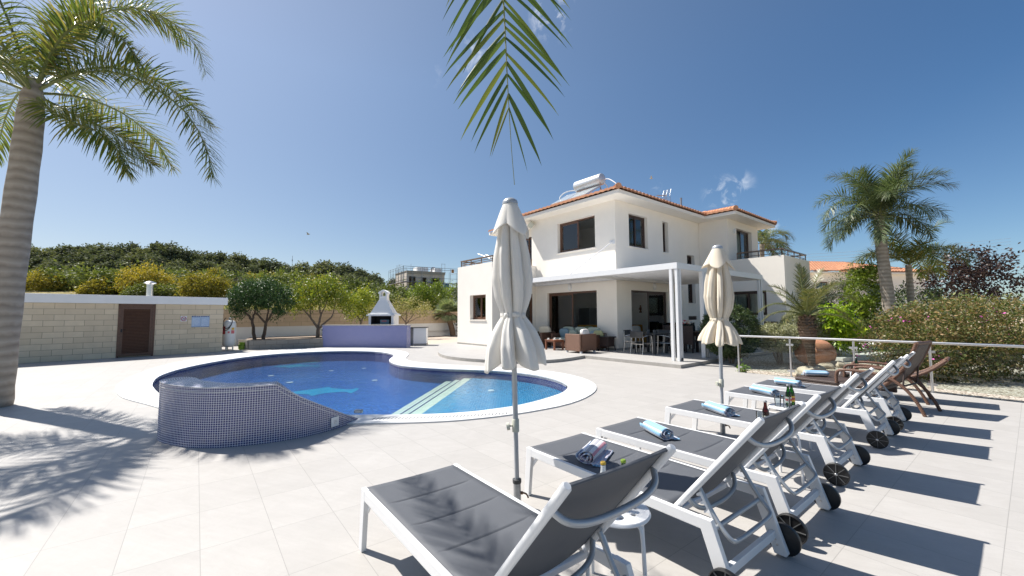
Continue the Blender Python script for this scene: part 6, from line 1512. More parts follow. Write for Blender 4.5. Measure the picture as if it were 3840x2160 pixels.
# fan palm on the left by the villa
fpalm = thing('fan_palm', 'fan palm with a shaggy leaning trunk by the villa left corner', 'palm tree', (-4.5, 29.9, 0))
mb = MB(); mb.tube(smooth_open([(.15, 0, 0), (.05, 0, .6), (-.15, 0, 1.2), (-.30, 0, 1.7)], 2), .205, 12); mb.build('trunk', M['shaggy'], fpalm, smooth=True)
V = []; F = []; rng = random.Random(12); rm = MB(); c = Vector((-.32, 0, 1.75))
for k in range(46):
    az = k * 2.399; el = R(rng.uniform(-40, 80)); D = Vector((math.cos(az) * math.cos(el), math.sin(az) * math.cos(el), math.sin(el))); st_ = c + D * .5 + Vector((0, 0, -.04)); rm.tube([c, st_], .012, 4)
    sd = D.cross(Vector((0, 0, 1))).normalized(); up = sd.cross(D)
    for j in range(22):
        b = R(-95 + 190 * j / 21); d = (D * math.cos(b) + sd * math.sin(b) + up * .12).normalized(); L_ = .72 * (1 - .25 * abs(b) / 1.6); nn = d.cross(up).normalized(); q = st_; d2 = (d + Vector((0, 0, -.55))).normalized(); m_ = q + d * L_ * .6; e = m_ + d2 * L_ * .4
        o = len(V); V += [tuple(q), tuple(m_ + nn * .034), tuple(e), tuple(m_ - nn * .034)]; F.append((o, o + 1, o + 2, o + 3))
quads_obj('fan_leaves', V, F, L['fan'], fpalm); rm.build('leaf_stem', M['leafstem'], fpalm)
# big palm at the left edge, crown over the frame corner
palm('queen_palm', 'big queen palm at the far left edge whose fronds arch into the sky', (-8.45, 6.9, 0), [((-.3, 0, 0), .24), ((-.2, 0, 1.8), .20), ((-.05, 0, 4.0), .18), ((0, 0, 5.2), .17), ((0, 0, 5.7), .09)],
     [(-60, 15, 2.6, .6), (85, 30, 3.0, .5), (120, 50, 3, .5), (150, 25, 3, .5), (180, 45, 3, .5), (210, 20, 3, .5), (235, 50, 3, .5), (262, 30, 3.0, .5), (290, 40, 3.0, .55), (100, 75, 3, .3), (220, 76, 3, .3)],
     'palm', 'ringed', .66, 104, width=.026, plum=.85, curl=1.3, crown=(0, 0, 5.45),
     paths=[[(0, 0, 0), (.35, .2, 1.3), (.8, .7, 2.25), (1.25, 1.4, 2.4), (1.42, 1.85, 2.1), (1.36, 2.15, 1.65)], [(0, 0, 0), (.45, -.1, .9), (1.0, -.15, 1.3), (1.5, -.2, 1.05), (1.85, -.2, .75), (2.0, -.2, .42)],
            [(0, 0, 0), (.6, .05, .40), (1.2, .1, .50), (2.0, .1, .22), (2.7, .1, -.32), (3.05, .1, -.95), (3.18, .1, -1.5)], [(0, 0, 0), (.4, -.1, -.35), (.9, -.15, -.62), (1.35, -.2, -.75), (1.75, -.2, -1.05), (1.95, -.2, -1.5)],
            [(0, 0, 0), (.4, .4, .75), (1.0, .8, .95), (1.7, 1.1, .6), (2.2, 1.3, .0)], [(0, 0, 0), (.3, .5, -.2), (.8, .9, -.4), (1.2, 1.1, -.9)], [(0, 0, 0), (.1, .3, 1.4), (.4, .9, 2.4), (.7, 1.5, 2.7), (.9, 2.0, 2.3)]])
# palm standing behind the photographer: one frond hangs down in front
np_ = thing('overhead_palm', 'palm frond hanging down from above at the top centre', 'palm tree', (-1.6, -1.4, 0))
mb = MB(); mb.tube([(0, 0, 0), (.03, 0, 2), (0, 0, 4.6)], [.2, .17, .15], 14); mb.build('trunk', M['ringed'], np_, smooth=True)
hang = smooth_open([(0, 0, 4.6), (.5, 1.3, 5.3), (1.1, 2.9, 5.25), (1.45, 3.75, 4.6), (1.535, 3.95, 3.9), (1.56, 3.99, 3.45), (1.578, 4.0, 3.0), (1.60, 4.01, 2.60), (1.62, 4.03, 2.36)], 3)
mb = MB(); mb.tube(hang, [max(.0022, .022 * (1 - (i / len(hang)) ** .55)) for i in range(len(hang))], 6); mb.build('leaf_stem', M['leafstem'], np_, smooth=True)
V = []; F = []; rng = random.Random(31); HP = [Vector(p) for p in hang]
acc_ = [0]
for a, b in zip(HP, HP[1:]): acc_.append(acc_[-1] + (b - a).length)
def at_len(s):
    for i in range(len(acc_) - 1):
        if acc_[i + 1] >= s: 
            f = (s - acc_[i]) / (acc_[i + 1] - acc_[i]); return HP[i].lerp(HP[i + 1], f), (HP[i + 1] - HP[i]).normalized()
    return HP[-1], (HP[-1] - HP[-2]).normalized()
TL = acc_[-1]
def near_leaf(s, sg, L_, ang, w0, dep=0.0):
    pp, t = at_len(s); sd = Vector((1, 0, 0)); sd = (sd - t * sd.dot(t)).normalized(); fw = t.cross(sd).normalized()
    d = (t * math.cos(ang) + sd * sg * math.sin(ang) + fw * dep).normalized(); q = pp.copy(); nrm = d.cross(fw).normalized(); nrm = (nrm + fw * rng.uniform(-.5, .5)).normalized(); seg = 7; o = len(V); fold = d.cross(nrm).normalized()
    for m in range(seg + 1):
        e = m / seg; w = w0 * (math.sin(math.pi * min(1, .10 + .9 * e) ** .75)) ** .9 + .0012 * (1 - e)
        V.extend([tuple(q + nrm * w / 2), tuple(q - fold * w * .16), tuple(q - nrm * w / 2)]); q = q + d * (L_ / seg); d = (d + Vector((0, 0, -.030 - .10 * (e > .6)))).normalized()
    for m in range(seg): F.append((o + 3 * m, o + 3 * m + 1, o + 3 * m + 4, o + 3 * m + 3)); F.append((o + 3 * m + 1, o + 3 * m + 2, o + 3 * m + 5, o + 3 * m + 4))
s = TL - .58
near_leaf(TL - .52, 1, .46, R(14), .012); near_leaf(TL - .52, -1, .36, R(24), .014); near_leaf(TL - .60, -1, .44, R(21), .020)
k = 0
while s > 1.0:
    u = (TL - .40 - s)
    s_ = s - .04
    L_ = min(.66, .50 + .14 * u) * rng.uniform(.9, 1.1); ang = R(21 + 22 * min(1, max(0, u) / .5) + rng.uniform(-5, 5))
    for sg in (-1, 1):
        if u < .3 and rng.random() < .2: continue
        near_leaf(s_ + rng.uniform(-.02, .02), sg, L_, ang + R(rng.uniform(-3, 4)), .030 * rng.uniform(.75, 1.15), rng.uniform(-.14, .14))
    s -= .072; k += 1
quads_obj('fronds', V, F, L['palm_near'], np_, smooth=False)
# the rest of that palm's crown, above and behind the camera; two of its fronds shade the nearest lounger
V = []; F = []; rm = MB(); c = Vector((0, 0, 4.6))
for k, pth in enumerate([[(0, 0, 0), (-.6, 1.4, .8), (-1.35, 3.2, 1.3), (-2.0, 4.7, 1.3), (-2.6, 5.85, 1.0)], [(0, 0, 0), (-.4, 1.5, .9), (-1.0, 3.3, 1.45), (-1.6, 4.9, 1.4), (-2.05, 6.1, 1.0)], [(0, 0, 0), (-.3, 1.3, 1.1), (-.75, 3.0, 1.8), (-1.2, 4.5, 1.8), (-1.6, 5.6, 1.4)]]):
    v, f, pts = frond(c, (1, 0, 0), 1, 0, 70, .5, seed=k + 80, width=.035, plum=.3, curl=.3, path=[tuple(c + Vector(a)) for a in pth]); o = len(V); V += v; F += [tuple(o + i for i in q) for q in f]; rm.tube(pts[::5], [.025, .022, .02, .018, .015, .012, .009, .006, .004], 5)
for k, (az, el, ln, g) in enumerate([(160, 40, 3.5, .35), (200, 30, 3.4, .4), (240, 45, 3.4, .4), (280, 30, 3.2, .4), (320, 45, 3.2, .4), (350, 55, 3.0, .4)]):
    D = Vector((math.cos(R(az)) * math.cos(R(el)), math.sin(R(az)) * math.cos(R(el)), math.sin(R(el)))); v, f, pts = frond(c, D, ln, g, 60, .55, seed=k + 50, width=.03, plum=.4, curl=.4); o = len(V); V += v; F += [tuple(o + i for i in q) for q in f]; rm.tube(pts[::5], [.025, .022, .02, .018, .015, .012, .009, .006, .004], 5)
quads_obj('crown', V, F, L['palm'], np_); rm.build('crown_stem', M['leafstem'], np_)

# --- garden on the right
bush('clipped_bush', 'big round clipped dark green bush beside the pergola', (6.62, 12.35, -.03), [((0, 0, 1.0), (.78, .76, .78), 620), ((0, 0, .95), (.62, .6, .62), 130)], 'hedge', .06, 41, clump=.035, per=34, shell=.93, rough=.15)
bush('clipped_bush', 'low grey green clipped bush right of the round one', (8.2, 12.5, -.03), [((-.2, 0, .80), (.48, .5, .40), 300), ((.2, 0, .78), (.45, .48, .38), 300)], 'grey', .05, 42, clump=.035, per=34, shell=.93, rough=.15)
bush('clipped_bush', 'large grey clipped bush with squared sides behind the small palm', (10.2, 14.0, -.03), [((-.22, 0, 1.05), (.55, .6, .68), 380), ((.22, 0, 1.05), (.55, .6, .68), 380), ((0, 0, 1.3), (.62, .6, .48), 240), ((0, 0, .75), (.68, .6, .5), 200)], 'grey', .05, 43, clump=.035, per=34, shell=.93, rough=.15)
tree('yellow_green_tree', 'small bright yellow green round headed tree behind the amphora', 'tree', (10.83, 13.57, -.03), [((0, 0, 0), (.0, 0, .75), .05, .045)], [((-.1, 0, 1.15), (.62, .6, .58), 110), ((.25, 0, .85), (.55, .5, .5), 70), ((-.15, 0, 1.55), (.4, .4, .28), 40), ((0, 0, .62), (.5, .5, .3), 36)], 'citrus', .15, 44, clump=.10, per=16, droop=.9, aspect=.36, shell=.5)
tree('climber_tree', 'tall yellowish green leafy tree left of the tall palm trunk', 'tree', (15.6, 18.0, .2), [((0, 0, 0), (0, 0, 2.0), .1, .06)], [((0, 0, 2.3), (.75, .7, 1.05), 100), ((-.25, 0, 1.3), (.55, .6, .9), 60), ((.35, 0, 3.0), (.5, .5, .55), 36), ((.3, 0, 1.2), (.6, .6, .8), 50)], 'fresh', .14, 45, clump=.14, per=24, shell=.4)
tree('olive_tree', 'silvery olive tree in front of the neighbouring house', 'tree', (18.3, 22.0, 0), [((0, 0, 0), (.1, 0, 1.6), .12, .09), ((.1, 0, 1.6), (-.5, 0, 2.4), .07, .04), ((.1, 0, 1.6), (.6, 0, 2.6), .07, .04)], [((-.5, 0, 2.3), (.9, .9, 1.0), 110), ((.5, 0, 2.7), (.95, .9, 1.1), 120), ((.0, 0, 3.3), (.7, .7, .6), 50), ((.9, 0, 1.6), (.5, .6, .8), 40)], 'olive', .10, 46, clump=.15, per=30, aspect=.28, shell=.35)
tree('olive_tree', 'smaller olive tree at the right edge of the villa balcony block', 'tree', (15.4, 21.0, 0), [((0, 0, 0), (0, 0, 1.2), .1, .07)], [((0, 0, 1.9), (.8, .8, .8), 90), ((.5, 0, 1.3), (.6, .6, .6), 50)], 'olive', .10, 47, clump=.14, per=28, aspect=.28, shell=.35)
bush('cypress_bush', 'dark upright conifer bush beside the olive trees', (14.6, 18.8, .1), [((0, 0, 1.2), (.5, .5, 1.1), 110)], 'hedge', .09, 48, clump=.08, per=26, shell=.6)
bush('low_hedge', 'low green hedge behind the garden steps', (14.6, 17.3, .3), [((-.3, 0, .5), (.75, .5, .42), 90), ((.6, .2, .5), (.6, .5, .4), 70)], 'scrub', .07, 49, clump=.08, per=26, shell=.7)
bush('dark_hedge', 'dark feathery hedge behind the tall palm trunk', (18.4, 18.6, .3), [((0, 0, 1.5), (1.3, .8, .9), 140)], 'hedge', .12, 50, clump=.14, per=24)
bush('bougainvillea', 'large rounded bougainvillea hedge with magenta flowers at the right edge', (9.75, 9.6, -.03), [((-.35, 0, .85), (.95, .8, .85), 200), ((.9, .2, 1.0), (1.2, 1.0, .88), 240), ((2.2, .3, 1.1), (1.2, 1.0, .85), 180), ((.3, -.2, .5), (1.25, .8, .55), 170), ((1.8, -.1, .5), (1.2, .9, .55), 130), ((.5, -.1, .9), (1.3, .9, .8), 160)], 'boug', .075, 51, clump=.10, per=26, shell=.7)
bg_ = [o for o in bpy.data.objects if o.name.startswith('bougainvillea')][0]
V, F = cloud(77, [((-.35, -.1, .75), (1.0, .85, .7), 16), ((.9, .1, .8), (1.25, 1.05, .75), 14), ((2.2, .2, .9), (1.2, 1.0, .7), 8)], .05, aspect=.8, clump=.08, per=6, shell=.95); 
o = quads_obj('flower_bracts', V, F, M['pink_flower'], bg_); o['kind'] = 'stuff'
mb = MB(); rng = random.Random(8)
for k in range(60): a = rng.uniform(0, 6.28); p = Vector((rng.uniform(-.8, 2.6), rng.uniform(-.7, .5), rng.uniform(1.3, 1.75))); mb.tube([p, p + Vector((rng.uniform(-.3, .3), rng.uniform(-.2, .2), rng.uniform(.05, .3)))], .004, 3)
o = mb.build('bare_twig', L['twig'], bg_); o['kind'] = 'stuff'
tree('purple_tree', 'purple leaved tree at the right edge behind the palms', 'tree', (23.3, 21.0, .5), [((0, 0, 0), (0, 0, 1.6), .1, .07), ((0, 0, 1.6), (-.6, 0, 2.6), .05, .02), ((0, 0, 1.6), (.7, 0, 2.8), .05, .02)], [((-.9, 0, 2.7), (1.1, 1, 1.1), 80), ((.4, 0, 3.4), (1.3, 1.1, 1.0), 90), ((1.8, 0, 2.9), (1.3, 1.1, 1.4), 90), ((0, 0, 1.8), (1.9, 1.1, .8), 80)], 'purple', .16, 52, clump=.19, per=17, shell=.3, aspect=.6)
bush('backdrop_shrubs', 'mixed green shrubs along the garden behind the bougainvillea', (14.2, 13.5, 0), [((-.6, 0, .9), (1.2, .9, .9), 120), ((1.4, .2, 1.1), (1.6, .9, 1.0), 130), ((3.5, 0, 1.0), (1.6, .9, 1.1), 120)], 'scrub', .12, 53, clump=.15, per=24)
bush('fence_weed', 'tuft of weeds at the foot of the first glass fence post', (6.0, 10.62, -.03), [((0, 0, .10), (.13, .1, .1), 16)], 'lawn', .07, 54, clump=.04, per=10, cat='weeds')
def blades(name, seed, n, area, h, mat, wid=.012, lean=.35):
    rng = np.random.default_rng(seed); P = area(rng, n); a = rng.uniform(0, 6.283, n); D = unit(np.stack([np.cos(a) * lean, np.sin(a) * lean, np.ones(n)], 1)); N = unit(np.cross(D, rng.normal(size=(n, 3)))); ln = h * rng.uniform(.5, 1.2, n)
    V, F = leafquads(P, D, N, ln, np.full(n, wid)); o = quads_obj(name, V, F, mat); o['kind'] = 'stuff'; return o
lw = blades('lawn_grass', 3, 14000, lambda r, n: np.stack([r.uniform(13.2, 20, n), r.uniform(14.8, 17.2, n), np.full(n, .05)], 1), .16, L['lawn'], .02); tag(lw, 'bright green lawn behind the garden steps', 'grass')
# ------------------------------------------------------------------ hillside beyond the boundary wall
bd = (BW1 - BW0).normalized(); bn = Vector((-bd.y, bd.x, 0))
def hillz(x, y):
    s = (Vector((x, y, 0)) - BW0).dot(bn); a = x / max(5., y)
    k = float(np.interp(a, [-1.6, -1.1, -.7, -.316, -.2, 0, .4], [.14, .132, .106, .054, .046, .02, .004]))
    base = 1.55 if a < -.1 else 1.55 * max(0, 1 - (a + .1) * 3)
    d = max(0., y - 22 - max(0, (x + 14)) * .9); d = min(d, 78) + .25 * max(0, d - 78)
    return base + k * d + .25 * math.sin(x * .21) * math.sin(y * .17) * min(1, d / 12) - (.02 if s > .2 else 2.2)
mb = MB(); nx, ny = 90, 70
def hp(u, v):
    x = -170 + 260 * u; y0 = BW0.y + (x - BW0.x) * bd.y / bd.x + .3 if x < 2 else 37 + (x - 2) * .3
    y = y0 + (190 - y0) * v ** 1.7
    return (x, y, hillz(x, y) if v > 0 else hillz(x, y + .5))
mb.grid(hp, nx, ny); struct('hillside', mb, M['hill'], smooth=True)
def pxw(px, Y): return (px - 1920) / 1517.21 * Y
def topz(py, Y): return 1.5 + (1181 - py) / 1517.21 * Y
def proto(seed, kind):
    if kind == 'euca':
        t = tree('eucalyptus_tree', 'x', 'tree', (0, 0, 0), [((0, 0, 0), (.1, 0, 2.2), .22, .14), ((.1, 0, 2.2), (-.7, 0, 4.0), .11, .05), ((.1, 0, 2.2), (.8, 0, 4.2), .11, .05)],
                 [((-.9, 0, 4.2), (1.5, 1.4, 1.3), 60), ((.9, .2, 4.4), (1.5, 1.4, 1.4), 60), ((0, 0, 5.5), (1.3, 1.2, 1.3), 56), ((.3, .4, 3.0), (1.7, 1.4, 1.0), 44), ((-1.2 + .3 * seed, 0, 5.2), (.7, .7, .7), 18), ((1.3, 0, 5.6 - .3 * seed), (.6, .6, .7), 16)], 'euca', .40, 100 + seed, 'bark', clump=.30, per=22, shell=.72, aspect=.55)
        t['height'] = 6.8
    else: t = None
    return t
random.seed(12)
EU = [proto(s, 'euca') for s in range(3)]
used = [False] * 3
def put(protos, used, x, y, h, base_h, lab, grp, sxy=None, z=None):
    i = random.randrange(len(protos)); s = h / base_h; w = (sxy or random.uniform(.9, 1.3)) * s
    args = ((x, y, z if z is not None else hillz(x, y) - .1)); rot = random.uniform(0, 6.28)
    if not used[i]:
        o = protos[i]; o.location = args; o.rotation_euler = (0, 0, rot); o.scale = (w, w, s); used[i] = True; o['label'] = lab; o['group'] = grp
    else: o = dup(protos[i], args, rot, lab, grp, (w, w, s))
    return o
ridge_px = [0, 300, 390, 480, 640, 760, 860, 960, 1040, 1100, 1180, 1300, 1440, 1500, 1700, 1760]
ridge_py = [915, 908, 903, 908, 918, 940, 942, 952, 975, 985, 978, 990, 1018, 1030, 1085, 1090]
EL = 'dark grey green eucalyptus tree in the wood along the hill ridge'; EG = 'eucalyptus trees on the hill ridge'
px = -120
while px < 1480:
    Y = random.uniform(76, 86); zt_ = topz(np.interp(px, ridge_px, ridge_py) + random.uniform(-14, 16), Y); x = pxw(px, Y); h = zt_ - hillz(x, Y)
    put(EU, used, x, Y, max(4.5, h), 6.8, EL, EG, random.uniform(1.2, 1.6)); px += random.uniform(48, 84)
for (Y0, Y1, off, st) in ((66, 74, 34, 90), (56, 63, 72, 110)):
    px = -120
    while px < 1430:
        Y = random.uniform(Y0, Y1); zt_ = topz(np.interp(px, ridge_px, ridge_py) + off + random.uniform(-10, 14), Y); x = pxw(px, Y); h = zt_ - hillz(x, Y)
        if h > 2.2: put(EU, used, x, Y, min(7.5, max(3.2, h)), 6.8, EL, EG, random.uniform(1.3, 1.8))
        px += random.uniform(.75, 1.25) * st
for px, py in ((1480, 1040), (1690, 1085), (1720, 1095), (1760, 1100), (1650, 1090)):
    Y = 112; x = pxw(px, Y); put(EU, used, x, Y, max(4, topz(py, Y) - hillz(x, Y)), 6.8, EL, EG)
# mimosas and scrub
def mim(px, py_top, py_base, wpx, Y, seed, lab, mat='mimosa', cat='bush', name='mimosa_bush'):
    x = pxw(px, Y); zt_ = topz(py_top, Y); zb = min(hillz(x, Y), topz(py_base, Y)); h = zt_ - zb; w = wpx / 1517.21 * Y / 2
    bush(name, lab, (x, Y, zb - .1), [((0, 0, h * .58), (w * .8, w * .7, h * .44), int(70 + 45 * w)), ((-w * .5, 0, h * .42), (w * .5, w * .5, h * .36), 40), ((w * .5, 0, h * .45), (w * .5, w * .5, h * .38), 40), ((0, -.2, h * .3), (w * .85, w * .6, h * .28), 40)], mat, .17, seed, clump=.26, per=26, shell=.5, aspect=.7, cat=cat)
mim(548, 988, 1105, 200, 40, 61, 'big rounded yellow flowering mimosa left of the steel flue'); mim(430, 1024, 1100, 130, 42, 62, 'yellowish mimosa bush above the shed door')
mim(768, 1022, 1116, 190, 38, 63, 'broad golden mimosa bush right of the steel flue'); mim(800, 1002, 1075, 60, 50, 64, 'small golden bush poking above the broad golden mimosa'); mim(1000, 1022, 1090, 170, 45, 65, 'golden mimosa bush behind the dark clipped tree'); mim(352, 1050, 1105, 90, 40, 66, 'low ochre mimosa bush at the left picture edge')
mim(1160, 1030, 1095, 110, 52, 67, 'golden mimosa bush behind the lemon tree'); mim(150, 1010, 1100, 200, 42, 68, 'yellow mimosa bush beyond the shed roof at the far left')
mim(890, 1045, 1110, 90, 44, 69, 'bare grey twiggy bush behind the dark clipped tree', 'twig', name='twiggy_bush'); mim(660, 1035, 1100, 90, 46, 70, 'bare grey twiggy bush between the two mimosas', 'twig', name='twiggy_bush'); mim(1050, 1045, 1110, 80, 48, 71, 'bare grey twiggy bush left of the lemon tree crown', 'twig', name='twiggy_bush')
mim(1350, 1060, 1120, 70, 60, 72, 'rounded bright green bush left of the barbecue chimney', 'fresh', name='green_bush'); mim(1400, 1080, 1130, 100, 62, 73, 'bare grey twiggy bush left of the scaffolded building', 'twig', name='twiggy_bush')
sc0 = bush('scrub_bush', 'green scrub bush growing on the hillside', (0, 0, -50), [((0, 0, .8), (1.3, 1.2, .75), 80), ((.7, .3, .6), (.9, .9, .6), 40)], 'scrub', .2, 80, 'scrub bushes on the hillside', clump=.24, per=20, shell=.5, aspect=.6)
first = True; random.seed(5)
for k in range(74):
    Y = random.uniform(38, 66); px = random.uniform(-100, 1480); x = pxw(px, Y); s = random.uniform(.8, 1.8); z = hillz(x, Y) - .15
    if first: sc0.location = (x, Y, z); sc0.scale = (s, s, s * .9); first = False
    else: dup(sc0, (x, Y, z), random.uniform(0, 6), None, None, (s, s, s * random.uniform(.7, 1.1)))
def hill_area(r, n):
    x = r.uniform(-44, 4, n); y0 = BW0.y + (x - BW0.x) * bd.y / bd.x; y = y0 + .6 + 14 * r.random(n) ** 1.6
    z = np.array([hillz(a, b) for a, b in zip(x, y)]); return np.stack([x, y, z], 1)
dg = blades('dry_grass', 6, 26000, hill_area, .34, L['grass'], .03, .4); tag(dg, 'dry yellow green grass on the slope above the boundary wall', 'grass')
ms_ = thing('radio_mast', 'thin radio mast rising above the wooded ridge', 'mast', (pxw(1091, 110), 110, topz(990, 110) - 2)); mb = MB(); mb.tube([(0, 0, 0), (0, 0, 4.6)], .05, 5); mb.build('pole', M['galv'], ms_); mb = MB(); mb.lathe([(.12, 0), (.12, .5), (0, .5)], 8, (0, 0, 3.1)); mb.build('antenna', M['galv'], ms_)

# ------------------------------------------------------------------ building shell with scaffolding
YB = 88.; XB = pxw(1524, YB); z0b = topz(1140, YB); cb = thing('unfinished_building', 'grey unfinished concrete building wrapped in scaffolding on the hill', 'building', (XB, YB, z0b), R(32))
# local: corner at origin, left face along +y axis?, right face along +x
S_ = YB / 1517.21
Hh = topz(1014, YB) - z0b
mb = MB(); LF = 8.6; RF = 8.8
def cwall(pl, a0, a1, z0, z1, holes): wallgrid(mb, pl, a0, a1, z0, z1, holes, .25)
cwall(('x', 0, 1), 0, LF, 0, Hh - .003, [])
cwall(('y', 0, 1), .25, RF, 0, Hh - .003, [(.5, 2.0, 3.6, 6.2), (3.3, 4.5, 3.6, 6.1), (5.6, 7.6, 3.6, 6.1), (.8, 3.2, .2, 2.6), (4.5, 8, .2, 2.6)])
cwall(('y', LF, -1), .25, RF, 0, Hh - .003, []); cwall(('x', RF, -1), .25, LF - .25, 0, Hh - .003, []); mb.build('wall', M['bare_block'], cb)
mb = MB(); mb.box(-.15, RF + .2, -.25, LF + .15, Hh, Hh + .12); mb.box(-.12, RF + .1, -.15, -.003, Hh - .5, Hh - .003); mb.box(.3, RF - .3, .3, LF - .3, 3.0, 3.2); mb.box(.25, .45, .25, .5, 3.2, Hh); mb.build('concrete_slab', M['concrete'], cb)
mb = MB(); mb.box(3.0, 5.6, 2.0, 5.0, Hh + .12, Hh + 1.3); mb.box(7.0, 8.6, 1.5, 4.5, Hh + .12, Hh + 1.2); mb.build('roof_parapet', M['plaster_white'], cb)
mb = MB(); mb.box(-.05, 0, -.05, .0, 0, .01)
mb = MB()
xs_ = [-1.2, 1.0, 3.2, 5.4, 7.6, 9.8, 11.6, 13.5]; ys_ = [-1.2, .8, 2.8, 4.8, 6.8, 8.8, 10.4]
for x in xs_: mb.tube([(x, -1.1, -1), (x, -1.1, Hh + 1.0)], .045, 5); mb.tube([(x, -.35, 0), (x, -.35, Hh + .2)], .04, 5)
for y in ys_: mb.tube([(-1.1, y, -1), (-1.1, y, Hh + 1.0)], .045, 5); mb.tube([(-.35, y, 0), (-.35, y, Hh + .2)], .04, 5)
for z in (.9, 1.9, 2.9, 3.9, 4.9, 5.9, Hh + .5, Hh + .95): mb.tube([(-1.1, -1.1, z), (13.5, -1.1, z)], .04, 5); mb.tube([(-1.1, -1.1, z), (-1.1, 10.4, z)], .04, 5)
for x in (11.6, 13.5):
    for z in (2.9, 4.9, Hh): mb.tube([(x, -1.1, z), (x, 3, z)], .04, 5)
for k, x in enumerate(np.linspace(1.5, 8.5, 9)): mb.tube([(x, .5, Hh + .1), (x, .5, Hh + 1.1)], .03, 4)
for y in np.linspace(.5, 8.4, 10): mb.tube([(.1, y, Hh + .1), (.1, y, Hh + .9)], .03, 4)
for x, y in ((.2, 6.5), (.2, 8.3), (2.2, 4), (9, .3), (8.2, .3)): mb.tube([(x, y, Hh), (x, y, Hh + 2.2)], .04, 4)
mb.tube([(.2, 4.5, Hh + 1.9), (.2, 8.3, Hh + 1.9)], .035, 4); mb.tube([(8.2, .3, Hh + 2.1), (9, .3, Hh + 2.1)], .035, 4)
o = mb.build('scaffold_tube', M['galv'], cb)
mb = MB()
for z in (2.4, 4.75): mb.box(-1.3, 13.6, -1.3, -.5, z, z + .07); mb.box(-1.3, -.5, -.5, 11.2, z, z + .07)
mb.build('scaffold_plank', M['bark'], cb)
mb = MB(); mb.box(10.1, 10.7, -1.0, -.95, Hh + .0, Hh + .8); ob = mb.build('orange_panel', M['orange_box']); ob.location = cb.location; ob.rotation_euler = cb.rotation_euler; tag(ob, 'small orange panel at the right end of the scaffolding', 'panel')
bd_ = thing('blue_drum', 'blue drum on the slope below the scaffolding', 'drum', (pxw(1672, 80), 80, topz(1088, 80))); mb = MB(); mb.lathe([(.6, 0), (.62, .4), (.6, .8), (.62, 1.1), (.58, 1.3), (0, 1.3)], 14); mb.build('body', M['blue_drum'], bd_, smooth=True); mb = MB(); mb.lathe([(.2, 1.3), (.2, 1.36), (0, 1.36)], 10); mb.build('lid', M['dark'], bd_)
# the bending worker on its roof: one skinned body
def skinned(name, joints, edges, mat, parent, sub=2):
    me = bpy.data.meshes.new(name); me.from_pydata([j[:3] for j in joints], edges, []); me.materials.append(mat); o = bpy.data.objects.new(name, me); COL.objects.link(o); o.parent = parent
    sk = o.modifiers.new('skin', 'SKIN'); sk.use_smooth_shade = True
    for i, j in enumerate(joints): me.skin_vertices[0].data[i].radius = (j[3], j[3])
    me.skin_vertices[0].data[0].use_root = True
    s = o.modifiers.new('sub', 'SUBSURF'); s.levels = sub; s.render_levels = sub; return o
p_ = thing('person', 'worker in dark clothes bending over on the flat concrete roof', 'person', cb.matrix_basis @ Vector((5.9, .9, Hh + .12)), R(32))
J = [(0, 0, .95, .14), (.25, 0, 1.10, .16), (.48, 0, 1.12, .15), (.60, 0, 1.10, .06), (.05, .12, .50, .085), (-.05, .13, .08, .06), (.12, .13, .04, .05), (.05, -.12, .5, .085), (-.02, -.14, .08, .06), (.14, -.14, .04, .05), (.50, .2, 1.0, .06), (.52, .22, .72, .05), (.56, .2, .46, .045), (.5, -.2, 1.0, .06), (.54, -.22, .72, .05), (.60, -.2, .46, .045)]
skinned('body', J, [(0, 1), (1, 2), (2, 3), (0, 4), (4, 5), (5, 6), (0, 7), (7, 8), (8, 9), (2, 10), (10, 11), (11, 12), (2, 13), (13, 14), (14, 15)], M['navy_cloth'], p_)
mb = MB(); mb.ball((.72, 0, 1.10), .11, .09, .10); mb.build('head', M['skin'], p_, smooth=True); mb = MB(); mb.ball((.73, 0, 1.15), .115, .095, .08); mb.build('cap', M['red_label'], p_, smooth=True)

# ------------------------------------------------------------------ neighbouring house, wires, birds
YN = 34.; nb = thing('neighbour_house', 'single storey neighbouring house with a bright orange tiled roof', 'house', (pxw(3020, YN), YN, 0), R(8))
z_e = topz(1030, YN)
mb = MB(); wallgrid(mb, ('y', 0, 1), 0, 12, 0, z_e, [(1.1, 2.3, 2.6, 4.2), (6, 7.6, 2.6, 4.2)], .25); wallgrid(mb, ('x', 0, 1), .25, 8, 0, z_e); wallgrid(mb, ('y', 8, -1), .0, 12, 0, z_e); wallgrid(mb, ('x', 12, -1), .25, 7.75, 0, z_e); mb.build('wall', M['plaster'], nb)
for a0, a1 in ((1.1, 2.3), (6, 7.6)):
    mb = MB(); mb.box(a0, a1, .15, .2, 2.6, 4.2); w = mb.build('window', M['brown_frame'], nb); mb = MB(); mb.box(a0 + .1, a1 - .1, .13, .148, 2.7, 4.1); mb.build('pane', M['pane'], w)
mb = MB(); mb.box(-.5, 12.5, -.5, 8.5, z_e, z_e + .12); mb.build('eave_slab', M['plaster'], nb)
r1_ = slope((-.5, -.5), (1, 0), (0, 1), 13, 4.5, R(17), (1, 1), .30, z_e + .18).build('roof', M['roof'], nb); slope((-.5, 8.5), (0, -1), (1, 0), 9, 4.5, R(17), (1, 1), .30, z_e + .18).build('roof_slope', M['roof'], r1_)
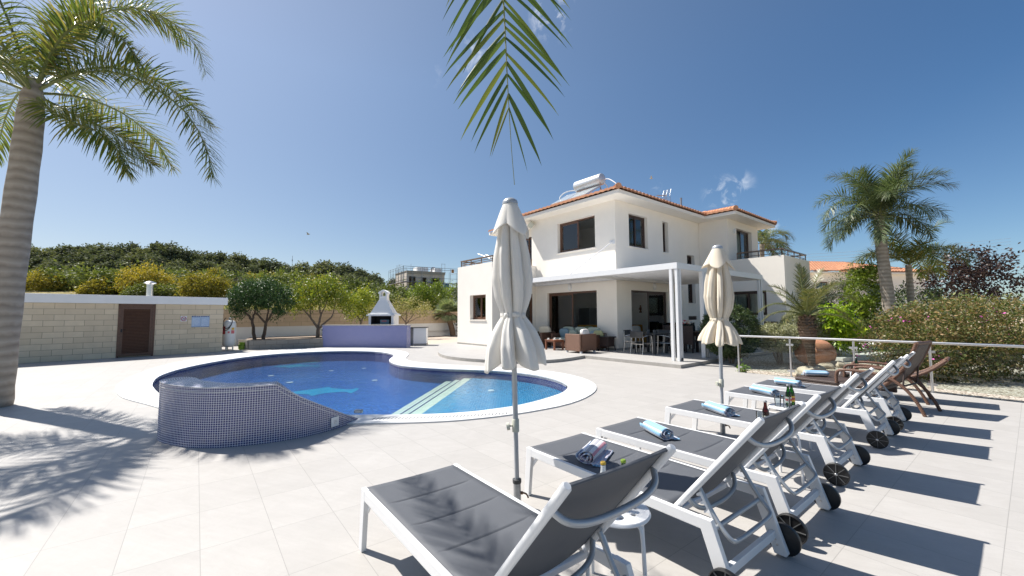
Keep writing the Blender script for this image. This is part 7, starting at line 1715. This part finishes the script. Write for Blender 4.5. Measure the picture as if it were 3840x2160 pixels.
slope((12.5, -.5), (0, 1), (-1, 0), 9, 4.5, R(17), (1, 1), .30, z_e + .18).build('roof_slope', M['roof'], r1_)
slope((3.0, -1.6), (1, 0), (0, 1), 4.6, 2.3, R(17), (1, 1), .30, z_e + .28).build('roof_slope', M['roof'], r1_); slope((3.0, 2.5), (0, -1), (1, 0), 4.1, 2.3, R(17), (0, 1), .30, z_e + .28).build('roof_slope', M['roof'], r1_)
for k, (pa, pb) in enumerate((((3035, 955), (3310, 938)), ((3035, 967), (3310, 950)), ((3035, 977), (3310, 962)), ((3035, 989), (3310, 978)), ((3035, 1001), (3310, 990)))):
    Y = 58 + k; a = Vector((pxw(pa[0] - 400, Y), Y, topz(pa[1] + 22, Y))); b = Vector((pxw(pb[0] + 500, Y), Y, topz(pb[1] - 30, Y))); mb = MB(); mb.tube([a.lerp(b, t) + Vector((0, 0, -.5 * 4 * t * (1 - t) + .3)) for t in np.linspace(0, 1, 21)], .016, 4)
    o = mb.build('power_line', M['wire']); tag(o, ['topmost', 'second from the top', 'middle', 'fourth from the top', 'lowest'][k] + ' of the thin power lines crossing the sky behind the orange roof', 'power line', 'power lines behind the orange roof')
def bird(px, py, Y, lab, wspan, ang):
    t = thing('bird', lab, 'bird', (pxw(px, Y), Y, topz(py, Y)), ang)
    mb = MB(); mb.grid(lambda u, v: (.32 * (v - .5) * 1.0, .055 * math.sin(math.pi * min(1, v * 1.02)) ** .7 * math.cos(2 * math.pi * u), .05 * math.sin(math.pi * min(1, v * 1.02)) ** .7 * math.sin(2 * math.pi * u)), 10, 12, closeu=True)
    for s in (-1, 1): mb.grid(lambda u, v: (.07 - .14 * v * (1 - .5 * u) - .05 * u * u, s * wspan / 2 * u, .10 * math.sin(u * 2.2) + .012 * math.sin(math.pi * v)), 6, 3)
    mb.build('body', M['bird'], t, smooth=True, solid=.012)
bird(1148, 872, 40, 'small bird gliding low over the wooded hill', 1.0, R(10)); bird(2455, 662, 40, 'small bird flying above the villa roof', 1.0, R(-20))
